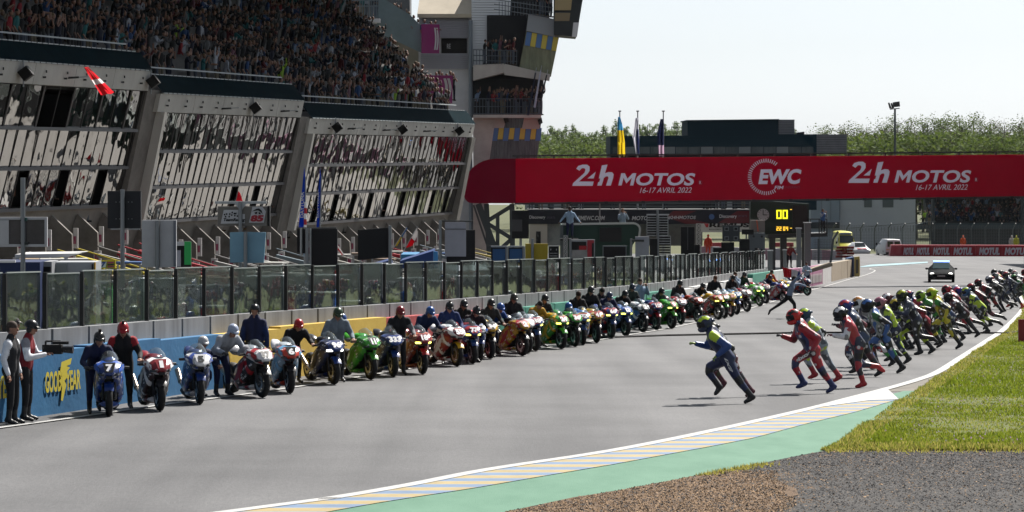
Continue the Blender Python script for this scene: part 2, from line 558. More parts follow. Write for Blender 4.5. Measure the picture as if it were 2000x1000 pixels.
while n < 150000:
    y = gy0 + (gr.random() ** 1.7) * (150 - gy0)
    x = edgeX(y) + gr.random() ** 1.15 * 26 - .06
    if x > y * .20 + 1.5: continue
    d = noise.noise(V((x * .47 + y * .21, y * .29 - x * .19, .47))) + .6 * noise.noise(V((x * 1.3 + y * .7, y * .9 - x * .6, 3.43)))
    h = (.030 + .034 * max(0, d + .3)) * gr.uniform(.6, 1.4)
    if d < -.42 and gr.random() < .6: continue
    edge = x - edgeX(y)
    if y - gy0 < 1.1: h *= .6 + .9 * gr.random()
    q = gr.random() + d * .35
    mi = 0 if q > .62 else 1 if q > .18 else 2 if q > -.12 else 3
    if (y - gy0 < 1.3 or edge < .35) and gr.random() < .55: mi = 3
    blade(onground(x, y, .01), h, gr.uniform(.010, .022) * (1 + y / 120), mi)
    n += 1
me = bpy.data.meshes.new('grass'); me.from_pydata(vs, [], fs)
for m in BL: me.materials.append(m)
me.polygons.foreach_set('material_index', ms)
tag(put('grass', me), 'short spring grass growing beside the track', 'grass', kind='stuff')
mb = MB()
for _ in range(1700):
    y = gy0 + 1 + gr.random() ** 1.4 * 36
    x = edgeX(y) + .5 + gr.random() * 14
    if noise.noise(V((x * .31 + y * .17, y * .2 - x * .13, 9.4))) < -.02 + gr.uniform(-.3, .2): continue
    p = onground(x, y, .05 + gr.random() * .05); s = gr.uniform(.008, .016)
    mb.add([p + V((-s, 0, 0)), p + V((s, 0, -.004)), p + V((0, s, s * 1.2)), p + V((0, -s, -s))], [(0, 1, 2), (0, 3, 1), (0, 2, 3)], 0 if gr.random() < .6 else 1)
tag(mb.build('flowers', [paint((.60, .34, .48)), paint((.62, .52, .56))]), 'tiny pale pink flowers scattered through the grass', 'flowers', kind='stuff')
# gravel in front
GRAVG = mat('gravel_ground', (.036, .035, .035), .95, c2=(.085, .080, .076), scale=1.6, bump=.9, bscale=18)
sheet('gravel_ground', lambda y: edgeX(y) - .02, lambda y: edgeX(y) + 40, frange(16, gy0 + .5, 1.2), .004, GRAVG, nx=14, kind='structure')
mb = MB()
GC = [mat('stone_chip_%d' % i, c, .9, var=.25, scale=25) for i, c in enumerate(((.055, .054, .056), (.105, .103, .104), (.22, .14, .08), (.44, .29, .17), (.02, .02, .021)))]
for _ in range(42000):
    y = 33 + gr.random() ** .85 * (gy0 + .1 - 33)
    x = edgeX(y) + gr.random() ** 1.0 * (y * .185 - edgeX(y))
    if x < edgeX(y) + .03: continue
    px, py = pxy(onground(x, y))
    brown = max(0.0, min(1.0, (1600 - px + 90 * noise.noise(V((x * 2, y * 2, 0)))) / 130)) * max(0, min(1, (py - 918) / 10)) + .10 + (.10 if gr.random() < .1 else 0)
    big = gr.random() < .05
    s = gr.uniform(.006, .013) * (1.8 if big else 1)
    if gr.random() < brown: mi = 2 if gr.random() < .5 else 3
    else: mi = 4 if gr.random() < .22 else 0 if gr.random() < .6 else 1
    p = onground(x, y, s * .4); a = gr.random() * 6
    c, q = math.cos(a) * s * gr.uniform(.8, 1.9), math.sin(a) * s * gr.uniform(.8, 1.9)
    mb.add([p + V((c, q, 0)), p + V((-q * .7, c * .7, .1 * s)), p + V((-c, -q, 0)), p + V((q * .8, -c * .8, 0)), p + V((c * .2, q * .2, s * gr.uniform(.4, .9)))], [(0, 1, 4), (1, 2, 4), (2, 3, 4), (3, 0, 4)], mi)
tag(mb.build('gravel', GC), 'dark grey and brown stone chips in the run-off', 'gravel', kind='stuff')
# brown stone patch near the paint
pts = [(985, 1002), (1120, 973), (1200, 961), (1400, 923), (1440, 921), (1470, 934), (1500, 940), (1530, 945), (1555, 957), (1560, 968), (1535, 975), (1545, 985), (1520, 990), (1500, 1004)]
mb = MB(); mb.add([Gp(x, y, .012) for x, y in pts], [tuple(range(len(pts)))])
o = mb.build('brown_gravel', mat('brown_gravel', (.07, .042, .024), .95, c2=(.22, .14, .08), scale=9, bump=.9, bscale=30)); o['kind'] = 'structure'
mb = MB()
for _ in range(16000):
    px, py = gr.uniform(985, 1570), gr.uniform(921, 1004)
    bx_ = 1545 + 40 * noise.noise(V((py * .05, px * .01, 2)))
    if px > bx_ - abs(py - 965) * .5 or py < 1001 - (px - 985) * .19: continue
    p = Gp(px, py, .012)
    if p.x < edgeX(p.y) + .03: continue
    s = gr.uniform(.007, .017); a = gr.random() * 6
    c, q = math.cos(a) * s * gr.uniform(.8, 2.0), math.sin(a) * s * gr.uniform(.8, 2.0)
    mi = gr.choice((2, 2, 3, 3, 3, 4, 1))
    mb.add([p + V((c, q, 0)), p + V((-q * .6, c * .6, .1 * s)), p + V((-c, -q, 0)), p + V((q * .7, -c * .7, 0)), p + V((c * .2, q * .2, s * gr.uniform(.5, 1.2)))], [(0, 1, 4), (1, 2, 4), (2, 3, 4), (3, 0, 4)], mi)
tag(mb.build('wood_chips', GC), 'loose tan and brown chips beside the green paint', 'chips', kind='stuff')
# dry grass tufts where gravel, paint and lawn meet
mb = MB()
for _ in range(2600):
    if gr.random() < .8:
        x0 = gr.random() ** 1.2 * 9; y = gy0 + gr.gauss(0, .25); x = edgeX(gy0) + x0
    else:
        y = 40.6 + gr.random() * 2.2; x = edgeX(y) + abs(gr.gauss(0, .16)) + .02
    p = onground(x, y, .0); h = gr.uniform(.02, .07); a = gr.random() * 3.1; s = .012
    mb.add([p + V((-math.cos(a) * s, -math.sin(a) * s, 0)), p + V((math.cos(a) * s, math.sin(a) * s, 0)), p + V((gr.gauss(0, .02), gr.gauss(0, .02), h))], [(0, 1, 2)], gr.choice((0, 0, 1)))
tag(mb.build('dry_grass', [BL[3], BL[2]]), 'dry straw coloured grass along the gravel edge', 'grass', kind='stuff')
# ================================================================== PIT BUILDING (three stepped bays)
FX0, FK = -47.3, .24                 # facade foot line X = FX0 + FK * Y
fd = V((FK, 1, 0)).normalized()      # along, away from the camera
fn = V((fd.y, -fd.x, 0))             # out over the pit lane
def fy(px):                          # Y on the facade line seen at column px
    return -FX0 / (FK + (1000 - px) / F)
def fpt(Y, v, z):                    # v metres out from the sill line, z relative to the eye
    return V((FX0 + FK * Y, Y, 0)) + fn * v + V((0, 0, H0 + z))
LEAN = .262
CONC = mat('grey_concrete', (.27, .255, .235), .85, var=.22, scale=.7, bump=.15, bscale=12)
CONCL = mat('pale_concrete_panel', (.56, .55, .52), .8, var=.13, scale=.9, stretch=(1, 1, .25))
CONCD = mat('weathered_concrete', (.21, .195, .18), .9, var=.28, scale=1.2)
STEEL = mat('galvanised_steel', (.40, .42, .44), .45, metal=.6, var=.15, scale=6)
DSTEEL = mat('dark_steel', (.03, .033, .036), .5)
FRAME = mat('facade_frame', (.12, .12, .125), .45, metal=.3)
MULL = mat('mullion_dark', (.035, .033, .034), .5)
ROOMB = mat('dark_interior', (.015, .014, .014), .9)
def mirror_mat(name, tint, amp, sc_):
    m = bpy.data.materials.new(name); m.use_nodes = True
    t = m.node_tree; b = t.nodes['Principled BSDF']
    b.inputs['Base Color'].default_value = tint + (1,)
    b.inputs['Metallic'].default_value = 1.0
    b.inputs['Roughness'].default_value = .03
    tc = nd(t, 'ShaderNodeTexCoord')
    n = nd(t, 'ShaderNodeTexNoise'); n.inputs['Scale'].default_value = sc_; n.inputs['Detail'].default_value = 1.5
    t.links.new(tc.outputs['Object'], n.inputs['Vector'])
    bp = nd(t, 'ShaderNodeBump'); bp.inputs['Strength'].default_value = amp; bp.inputs['Distance'].default_value = .1
    t.links.new(n.outputs['Fac'], bp.inputs['Height']); t.links.new(bp.outputs[0], b.inputs['Normal'])
    return m
MIRROR = mirror_mat('mirrored_glazing', (.23, .225, .22), .5, .8)
br = random.Random(21)
bays = [dict(y0=104.0, y1=128.3, sill=-2.19, t2=-.58, t1=.96, fb=2.62, ft=3.42, nt=4.22, npane=24, nbig=16),
        dict(y0=129.9, y1=149.0, sill=-2.98, t2=-1.45, t1=.09, fb=1.75, ft=2.52, nt=3.34, npane=24, nbig=24),
        dict(y0=150.6, y1=182.0, sill=-3.56, t2=-2.02, t1=-.59, fb=.98, ft=1.71, nt=2.52, npane=40, nbig=40)]
bay_lab = ['pit building bay at the near end, with open windows and large panes', 'middle bay of the pit building between two leaning piers', 'far bay of the pit building ending at the grey tower']
NETM = mat('dark_teal_netting', (.003, .015, .021), .95, var=.25, scale=2.0, stretch=(1, 1, .3), spec=.03)
RAILW = mat('pale_rail', (.50, .54, .56), .5)
def vz(bay, z): return (z - bay['sill']) * LEAN
for bi, b in enumerate(bays):
    base = fpt((b['y0'] + b['y1']) / 2, 0, 0); base.z = gz(base.y)
    T = thing('pit_building', bay_lab[bi], 'building', base, 0, 'bays of the pit building')
    y0, y1 = b['y0'], b['y1']
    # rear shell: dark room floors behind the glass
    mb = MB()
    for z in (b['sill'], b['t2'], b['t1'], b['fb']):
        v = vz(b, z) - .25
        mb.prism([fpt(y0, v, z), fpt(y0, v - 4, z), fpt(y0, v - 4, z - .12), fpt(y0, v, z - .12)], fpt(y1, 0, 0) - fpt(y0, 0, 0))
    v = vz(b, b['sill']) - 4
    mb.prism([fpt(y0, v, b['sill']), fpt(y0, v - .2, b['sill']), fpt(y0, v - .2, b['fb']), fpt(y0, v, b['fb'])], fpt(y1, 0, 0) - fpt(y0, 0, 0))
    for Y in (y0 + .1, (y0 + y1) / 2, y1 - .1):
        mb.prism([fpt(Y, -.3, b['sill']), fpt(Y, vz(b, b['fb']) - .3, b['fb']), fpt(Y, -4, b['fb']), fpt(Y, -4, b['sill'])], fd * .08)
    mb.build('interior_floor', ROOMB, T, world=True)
    # transoms
    for z in (b['sill'] + .03, b['t2'], b['t1']):
        mb = MB(); v = vz(b, z) + .05
        mb.obox(fpt(y0, v, z), fpt(y1, v, z), .16, .13)
        mb.build('transom', FRAME, T, world=True)
    # panes
    rows = [(b['sill'] + .06, b['t2'] - .06, b['npane'], 0), (b['t2'] + .06, b['t1'] - .06, b['npane'], 1), (b['t1'] + .06, b['fb'] - .03, b['nbig'], 2)]
    for za, zb, n, row in rows:
        for k in range(n):
            ya, yb = y0 + (y1 - y0) * k / n, y0 + (y1 - y0) * (k + 1) / n
            if row == 0:
                per = {0: 4, 1: 4, 2: 4}[bi]
                openw = (k % per == 1) if bi != 1 else (k in (1, 15, 19, 23))
                if openw: continue
                gap = (bi == 1 and k % 2 == 0)
            if row == 2 and bi == 0 and k in (9, 10): continue
            g = .014
            tz, tv = br.gauss(0, .005), br.gauss(0, .012) - (0, .02, .03)[row]
            def q(Y, z, e): return fpt(Y, vz(b, z) + e, z)
            A, B_ = q(ya + g, za, tz), q(yb - g, za, -tz)
            C, D = q(yb - g, zb, -tz + tv), q(ya + g, zb, tz + tv)
            t = -fn * .03
            mb = MB(); mb.prism([A, B_, C, D], t)
            mb.build('pane', MIRROR, T, world=True)
        for k in range(n + 1):
            Y = y0 + (y1 - y0) * k / n
            mb = MB()
            wd = .15 if (bi == 0 and row == 2 and k % 2) else .032
            mb.obox(fpt(Y, vz(b, za) + .01, za), fpt(Y, vz(b, zb) + .01, zb), wd, .03, up=fn)
            mb.build('mullion', MULL, T, world=True)
    # fascia panels with joints
    npan = {0: 6, 1: 5, 2: 8}[bi]
    fo = vz(b, b['fb']) + .12
    for k in range(npan):
        ya, yb = y0 + (y1 - y0) * k / npan + .03, y0 + (y1 - y0) * (k + 1) / npan
        if k == 0: ya -= .5
        mb = MB()
        mb.prism([fpt(ya, fo, b['fb']), fpt(ya, fo + .16, b['ft']), fpt(ya, fo - .5, b['ft']), fpt(ya, fo - .5, b['fb'])], fpt(yb, 0, 0) - fpt(ya, 0, 0))
        mb.build('fascia_panel', CONCL, T, world=True)
        mb = MB()
        for f_ in (.2, .72):
            Y = ya + (yb - ya) * f_
            mb.box(fpt(Y, fo + .14, b['fb'] + .28), (.12, .08, .07)); mb.box(fpt(Y + .15, fo + .16, b['fb'] + .5), (.05, .06, .1))
        o = mb.build('fixing_bracket', DSTEEL, T, world=True); o['kind'] = 'stuff'
    # netting leaning back over the front row
    mb = MB()
    n0, n1 = y0 - .2, y1 + .2
    mb.prism([fpt(n0, fo + .18, b['ft'] + .03), fpt(n0, fo - .42, b['nt']), fpt(n0, fo - .45, b['nt']), fpt(n0, fo + .15, b['ft'] + .03)], fpt(n1, 0, 0) - fpt(n0, 0, 0))
    mb.build('safety_netting', NETM, T, world=True)
    mb = MB()
    for k in range(int((n1 - n0) / .55)):
        Y = n0 + k * .55
        mb.obox(fpt(Y, fo + .2, b['ft'] + .03), fpt(Y + .42, fo + .2, b['ft'] + .03), .05, .04)
        mb.obox(fpt(Y, fo - .4, b['nt'] + .02), fpt(Y + .42, fo - .4, b['nt'] + .02), .05, .04)
    o = mb.build('netting_rail', RAILW, T, world=True); o['kind'] = 'stuff'
    mb = MB()
    mb.obox(fpt(y0, fo - 1.0, b['nt'] + .35), fpt(y1, fo - 1.0, b['nt'] + .35), .06, .06)
    mb.build('guard_rail', RAILW, T, world=True)
    # wall under the sill down to the garages
    zb = gz(y1) - H0 - .5
    mb = MB()
    mb.prism([fpt(y0, .02, b['sill']), fpt(y0, -.12, b['sill'] - .12), fpt(y0, -.75, b['sill'] - 2.0), fpt(y0, -1.6, b['sill'] - 2.0), fpt(y0, -1.6, b['sill'])], fpt(y1, 0, 0) - fpt(y0, 0, 0))
    mb.build('apron', CONC, T, world=True)
    # fins between the garages
    nf = {0: 9, 1: 8, 2: 13}[bi]
    for k in range(nf):
        Y = y0 + (y1 - y0) * (k + .5) / nf
        mb = MB()
        mb.prism([fpt(Y, -.1, b['sill'] - .25), fpt(Y, .75, b['sill'] - 1.0), fpt(Y, .78, b['sill'] - 1.9), fpt(Y, .35, b['sill'] - 2.6), fpt(Y, -1.0, b['sill'] - 2.6)], fd * .14)
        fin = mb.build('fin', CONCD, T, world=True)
        mb = MB(); mb.box(fpt(Y - .06, .95, b['sill'] - 1.15), (.18, .12, .8))
        mb.box(fpt(Y - .1, .8, b['sill'] - 2.0), (.3, .1, .55))
        sgn = mb.build('garage_sign', [paint((.72, .70, .70), .5)], T, world=True)
        mb = MB(); mb.box(fpt(Y - .18, .95, b['sill'] - 1.22), (.1, .05, .3)); mb.box(fpt(Y - .2, .8, b['sill'] - 2.0), (.16, .05, .34))
        mb.build('sign_print', [paint((.35, .05, .12), .5)], sgn)
    # garage fronts
    mb = MB()
    zt, zg = b['sill'] - 1.9, gz(y1) - H0 - .3
    mb.prism([fpt(y0, -1.4, zt), fpt(y0, -1.4, zg), fpt(y0, -2.0, zg), fpt(y0, -2.0, zt)], fpt(y1, 0, 0) - fpt(y0, 0, 0))
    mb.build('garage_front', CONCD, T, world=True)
    for k in range(nf):
        ya, yb = y0 + (y1 - y0) * (k + .62) / nf, y0 + (y1 - y0) * (k + 1.4) / nf
        mb = MB(); mb.prism([fpt(ya, -1.37, zt - .3), fpt(ya, -1.37, zg), fpt(ya, -1.39, zg), fpt(ya, -1.39, zt - .3)], fpt(yb, 0, 0) - fpt(ya, 0, 0))
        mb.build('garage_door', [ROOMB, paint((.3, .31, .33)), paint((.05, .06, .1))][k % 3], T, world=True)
    # leaning pier at the far end of the bay
    if bi < 2:
        c = bays[bi + 1]
        mb = MB(); lo = c['sill'] - .6
        ya, yb = y1 + .05, c['y0'] - .05
        mb.prism([fpt(ya, (lo - b['sill']) * LEAN + .35, lo), fpt(ya, vz(b, b['fb']) + .1, b['fb'] + .05), fpt(ya, vz(b, b['fb']) - 1.2, b['fb'] + .05), fpt(ya, -1.4, lo)], fpt(yb, 0, 0) - fpt(ya, 0, 0))
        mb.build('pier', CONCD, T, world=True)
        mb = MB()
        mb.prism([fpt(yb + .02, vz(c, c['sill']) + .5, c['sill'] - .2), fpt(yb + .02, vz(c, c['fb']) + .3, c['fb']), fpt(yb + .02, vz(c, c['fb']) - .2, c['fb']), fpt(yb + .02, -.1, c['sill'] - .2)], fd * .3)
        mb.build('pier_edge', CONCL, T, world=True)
    else:
        mb = MB()
        mb.prism([fpt(y1 + .1, .1, b['sill'] - 1.5), fpt(y1 + .1, vz(b, b['fb']) + .1, b['fb'] - .02), fpt(y1 + .1, vz(b, b['fb']) - 3, b['fb'] - .02), fpt(y1 + .1, -3, b['sill'] - 1.5)], fd * .8)
        mb.build('end_pier', CONC, T, world=True)

# terrace of the stand, stepped rows
ROWD, ROWR = .82, .74
TERR = mat('terrace_concrete', (.20, .195, .19), .9, var=.2, scale=1.5)
stand = thing('grandstand', 'long raked spectator stand packed with people above the pit building', 'grandstand', fpt(140, -10, -6))
def row_z(b, r): return b['nt'] - .42 + ROWR * r
def row_v(b, r): return vz(b, b['fb']) - 1.15 - ROWD * r
for b in bays:
    for r in range(16):
        mb = MB()
        ya, yb = b['y0'] - .8, b['y1'] + (.8 if b is not bays[2] else 1.2)
        v, z = row_v(b, r), row_z(b, r)
        mb.prism([fpt(ya, v + .1, z), fpt(ya, v - ROWD + .1, z), fpt(ya, v - ROWD + .1, z - 1.0), fpt(ya, v + .1, z - 1.0)], fpt(yb, 0, 0) - fpt(ya, 0, 0))
        mb.build('terrace_step', TERR, stand, world=True)
# roof over the stand, out of view; overhang lengthened to shade the crowd
mb = MB()
mb.prism([fpt(80, 4.0, 10.4), fpt(80, -22, 13.5), fpt(80, -22, 14.0), fpt(80, 4.0, 10.8)], fpt(184, 0, 0) - fpt(80, 0, 0))
mb.build('stand_roof', mat('roof_sheet', (.10, .105, .11), .7), stand, world=True)
mb = MB()
for Y in range(100, 184, 10):
    mb.tube([fpt(Y, -15, 2), fpt(Y, -15, 14.4)], .2, 8)
mb.build('roof_post', STEEL, stand, world=True)

# diamond speakers and strip lamps on the fascia
def facade_box(px, py, bi):
    b = bays[bi]
    Y = fy(px - 44)
    for _ in range(6):
        z = -(py - HZ) / F * Y
        p = fpt(Y, vz(b, z) + .25, z)
        Y += (px - pxy(p)[0]) * .055
    z = -(py - HZ) / F * Y
    return fpt(Y, vz(b, b['fb']) + .34, z)
for k, (px, py, bi, lab) in enumerate([(46, 144, 0, 'on the fascia above the open windows of the near bay'), (295, 160, 0, 'on the fascia corner beside the first leaning pier'), (495, 211, 1, 'on the fascia of the middle bay'), (655, 249, 2, 'on the far bay fascia beside the second leaning pier'), (783, 253, 2, 'in the middle of the far bay fascia'), (894, 256, 2, 'on the far end of the far bay fascia near the tower')]):
    p = facade_box(px, py, bi)
    T = thing('speaker', 'black diamond shaped loudspeaker ' + lab, 'loudspeaker', p, 0, 'loudspeakers on the pit building fascia')
    mb = MB(); M = Matrix.Rotation(R(45 + 8), 3, 'Y')
    mb.box((.1, -.02, 0), (.42, .5, .42), M)
    mb.build('cabinet', mat('speaker_black', (.008, .008, .009), .6), T)
    mb = MB(); mb.box((.1, -.285, 0), (.36, .02, .36), M); mb.build('grille', mat('speaker_grille', (.004, .004, .004), .9), T)
    mb = MB(); mb.tube([(0, 0, .5), (0, 0, -.5)], .03, 6); mb.build('bracket', STEEL, T)
for k, (px, py, bi, lab) in enumerate([(142, 153, 0, 'on the near bay fascia left of the red flag'), (440, 213, 1, 'on the middle bay fascia left of the speaker'), (555, 218, 1, 'at the far end of the middle bay fascia'), (685, 252, 2, 'just right of the first far bay speaker'), (753, 255, 2, 'left of the central far bay speaker'), (832, 257, 2, 'between the last two far bay speakers')]):
    p = facade_box(px, py, bi)
    T = thing('strip_lamp', 'thin dark lamp arm jutting out ' + lab, 'lamp', p, 0, 'lamp arms on the pit building fascia')
    mb = MB(); mb.tube([(-.35, 0, 0), (.25, -.1, .03)], [.05, .04], 6); mb.build('arm', DSTEEL, T)
    mb = MB(); mb.tube([(.24, -.1, .03), (.62, -.16, .05)], .025, 6); mb.build('lamp_tube', RAILW, T)

# ================================================================== TOWER AND STAIRS AT THE FAR END
def slab(name, pts, Y, depth, m, parent, bevel=None):
    """a block with the given outline standing at distance Y, depth metres deep"""
    mb = MB(); mb.prism([P(x, y, Y) for x, y in pts], V((0, depth, 0)))
    return mb.build(name, m, parent, world=True)
CORR = mat('corrugated_grey', (.55, .54, .58), .5, metal=.2)
CORRW = mat('corrugated_pale', (.95, .97, 1.0), .5, metal=.15)
def corrugated(name, x0, x1, y0, y1, Y, m, parent, n, depth=.1, slopes=None):
    mb = MB()
    for k in range(n):
        ya, yb = y0 + (y1 - y0) * k / n, y0 + (y1 - y0) * (k + .82) / n
        pts = [P(x0, ya, Y), P(x1, ya, Y), P(x1, yb, Y - .06), P(x0, yb, Y - .06)]
        mb.prism(pts, V((0, depth, 0)))
    o = mb.build(name, m, parent, world=True); o['kind'] = 'stuff'
    return o
TY = 203.0
TCON = mat('tower_concrete', (.58, .56, .53), .85, var=.2, scale=.7)
tb = P(930, 300, TY); tb.z = gz(TY)
TW = thing('stair_tower', 'grey stair and balcony tower at the end of the stand', 'tower', tb)
LIMEW = mat('warm_render', (.66, .58, .46), .85, var=.12, scale=.6)
GREYW = mat('grey_panel', (.78, .78, .82), .75, var=.12, scale=.5)
TEALW = mat('teal_grey_panel', (.20, .27, .29), .7, var=.12, scale=.8)
slab('shaft_wall', [(818, 27), (920, 27), (920, 560), (815, 560)], TY + .3, 9, GREYW, TW)
mb = MB(); q = [P(815, 27, TY - .3), P(922, 27, TY - .3), P(940, -60, TY + 4.2), P(828, -60, TY + 4.2)]; mb.prism(q, V((0, .05, -.25))); mb.build('sloped_roof', LIMEW, TW, world=True)
corrugated('cladding', 822, 914, 30, 74, TY + .18, CORR, TW, 12)
corrugated('cladding', 822, 914, 105, 135, TY + .18, CORR, TW, 8)
slab('window_opening', [(862, 75), (912, 75), (912, 104), (862, 104)], TY + .2, .08, ROOMB, TW)
mb = MB(); letter(mb, 'RE', P(873, 95, TY + .14), P(880, 95, TY) - P(873, 95, TY), V((0, 0, .32)), mi=0)
mb.build('window_lettering', paint((.6, .6, .62)), TW, world=True)
mb = MB(); mb.tube([P(919, 40, TY - .5), P(919, 300, TY - .5), P(921, 520, TY - .5)], .14, 10); mb.build('downpipe', mat('pipe_grey', (.24, .28, .33), .4), TW, world=True)
# parapet of the upper walkway
slab('walkway_parapet', [(740, -8), (800, 28), (822, 50), (823, 103), (735, 62)], TY - 1.2, .35, TEALW, TW)
slab('walkway_wall', [(735, 62), (823, 103), (823, 215), (690, 215), (690, 50)], TY + 2.4, 4, mat('stair_wall', (.40, .36, .29), .85, var=.15, scale=.7), TW)
slab('walkway_landing', [(702, 36), (742, 36), (742, 44), (702, 44)], TY - 2.2, 2.0, GREYW, TW)
mb = MB()
for k in range(9): mb.tube([P(703 + k * 4.6, 0, TY - 2.2), P(703 + k * 4.6, 36, TY - 2.2)], .03, 5)
for y in (1, 12, 34): mb.tube([P(680, y, TY - 2.2), P(741, y, TY - 2.2)], .035, 5)
mb.build('walkway_railing', mat('railing_blue_grey', (.16, .21, .24), .5), TW, world=True)
slab('stand_back', [(630, -30), (800, -30), (800, 60), (745, 90), (640, 40)], TY + 2, 4, mat('back_grey', (.16, .17, .18), .8), TW)
slab('tower_core', [(921, -40), (1080, -40), (1062, 150), (1050, 228), (921, 228)], TY + 1.2, 6, mat('core_dark', (.03, .033, .038), .8), TW)
# right wing: balconies over glazed fronts
corrugated('cladding', 921, 985, -20, 130, TY - .3, CORRW, TW, 30)
slab('gable_cladding', [(921, -40), (1000, -40), (990, 130), (921, 130)], TY - .1, 6, CORRW, TW)
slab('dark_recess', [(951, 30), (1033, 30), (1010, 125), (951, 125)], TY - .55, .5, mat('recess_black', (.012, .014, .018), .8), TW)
slab('upper_beam', [(1032, 28), (1090, 38), (1084, 72), (1028, 60)], TY - 1.8, 3, mat('blue_grey_beam', (.36, .40, .44), .7), TW)
slab('overhang_cabin', [(1083, -30), (1143, -30), (1126, 72), (1082, 68)], TY - 2.6, 4, mat('cabin_dark', (.025, .03, .035), .5), TW)
slab('cabin_side', [(1120, 44), (1131, 44), (1127, 72), (1117, 72)], TY - 2.75, .12, GREYW, TW)
slab('cabin_window', [(1085, -28), (1120, -28), (1115, 20), (1083, 20)], TY - 2.72, .1, mat('amber_glass', (.42, .31, .14), .15), TW)
slab('cabin_window', [(1084, 25), (1114, 25), (1112, 41), (1083, 41)], TY - 2.72, .1, mat('amber_glass_dim', (.25, .18, .09), .15), TW)
UGL = mat('upper_glass_green', (.10, .115, .05), .08, c2=(.28, .29, .16), scale=2.0, stretch=(3, 1, .35))
slab('upper_glazing', [(1028, 60), (1092, 72), (1076, 150), (1013, 138)], TY - 1.5, .15, UGL, TW)
BANB, BANY = paint((.10, .24, .55)), paint((.75, .62, .08))
mb = MB()
for k in range(6):
    x0, x1 = 1029 + k * 10.4, 1029 + (k + .92) * 10.4
    y0 = 62 + k * 2
    mb.prism([P(x0, y0, TY - 1.62), P(x1, y0 + 1.6, TY - 1.62), P(x1 - 4, y0 + 28, TY - 1.62), P(x0 - 4, y0 + 26, TY - 1.62)], V((0, .08, 0)), k % 2)
mb.build('sponsor_banner', [BANB, BANY], TW, world=True)
slab('upper_balcony_slab', [(924, 127), (983, 124), (1011, 130), (1011, 148), (985, 142), (924, 157)], TY - 1.9, 2.6, TCON, TW)
slab('upper_balcony_edge', [(983, 124), (1075, 145), (1073, 158), (985, 146)], TY - 2.0, .5, CONCL, TW)
RAILB = mat('railing_slate', (.10, .13, .16), .5)
mb = MB()
for k in range(15): mb.tube([P(925 + k * 6, 97 + k * .1, TY - 2), P(925 + k * 6, 126, TY - 2)], .022, 5)
for y in (97, 108, 118): mb.tube([P(924, y, TY - 2), P(1010, y + 2, TY - 2)], .03, 5)
mb.build('balcony_railing', RAILB, TW, world=True)
mb = MB()
for k in range(18): mb.tube([P(975 + k * 6, 3, TY - 2.1), P(975 + k * 6, 30, TY - 2.1)], .02, 5)
for y in (3, 12, 22): mb.tube([P(965, y - 4, TY - 2.1), P(1080, y + 12, TY - 2.1)], .028, 5)
mb.build('balcony_railing', RAILB, TW, world=True)
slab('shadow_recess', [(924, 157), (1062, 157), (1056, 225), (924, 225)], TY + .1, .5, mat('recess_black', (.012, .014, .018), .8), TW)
slab('lower_balcony_slab', [(924, 224), (1058, 224), (1056, 230), (924, 230)], TY - 2.2, 3, TCON, TW)
mb = MB()
for k in range(23): mb.tube([P(925 + k * 6, 193, TY - 2.2), P(925 + k * 6, 224, TY - 2.2)], .022, 5)
for y in (193, 208, 222): mb.tube([P(924, y, TY - 2.2), P(1058, y, TY - 2.2)], .03, 5)
mb.build('balcony_railing', RAILB, TW, world=True)
slab('lower_wall', [(924, 229), (968, 229), (955, 320), (948, 560), (924, 560)], TY - .8, 4, TCON, TW)
LGL = mat('lower_glass_dark', (.05, .055, .07), .12, c2=(.16, .17, .19), scale=3.0, stretch=(3, 1, .3))
slab('lower_glazing', [(962, 229), (1058, 229), (1047, 330), (950, 330)], TY - .6, .15, LGL, TW)
mb = MB()
for k in range(9):
    x0 = 962 + k * 10.6
    mb.prism([P(x0 + 2, 250, TY - .72), P(x0 + 11.5, 250, TY - .72), P(x0 + 9, 275 - (k % 2) * 3, TY - .72), P(x0 - 1, 275 - (k % 2) * 3, TY - .72)], V((0, .08, 0)), k % 2)
mb.build('sponsor_banner', [BANB, BANY], TW, world=True)
for pts in ([(966, 229), (990, 229), (984, 250), (961, 250)], [(1024, 229), (1058, 229), (1053, 252), (1019, 252)]):
    slab('facing_panel', pts, TY - .9, .15, CONCL, TW)
for pts in ([(983, 231), (992, 228), (994, 238), (986, 241)], [(1050, 234), (1058, 230), (1060, 240), (1053, 244)]):
    slab('speaker_box', pts, TY - 1.4, .4, mat('speaker_black', (.008, .008, .009), .6), TW)
# round light posts and small poles on the lower balcony
for x0, y0, x1, y1, lab, c in ((1031, 225, 1046, 142, 'dark furled flag pole leaning on the lower tower balcony', (.02, .03, .06)), (1044, 210, 1056, 138, 'white and blue furled flag leaning out from the lower tower balcony', (.5, .55, .7)), (1057, 190, 1068, 146, 'short dark flag pole at the tip of the lower tower balcony', (.02, .02, .03))):
    T = thing('furled_flag', lab, 'flag', P(x0, y0, TY - 2.6))
    mb = MB(); mb.tube([P(x0, y0, TY - 2.6), P(x1, y1, TY - 2.6)], [.09, .05], 6); mb.build('flag_cloth', cloth(c), T, world=True)
    mb = MB(); mb.tube([P(x1, y1, TY - 2.6), P(x1 + 2, y1 - 10, TY - 2.6)], .025, 5); mb.build('pole', STEEL, T, world=True)
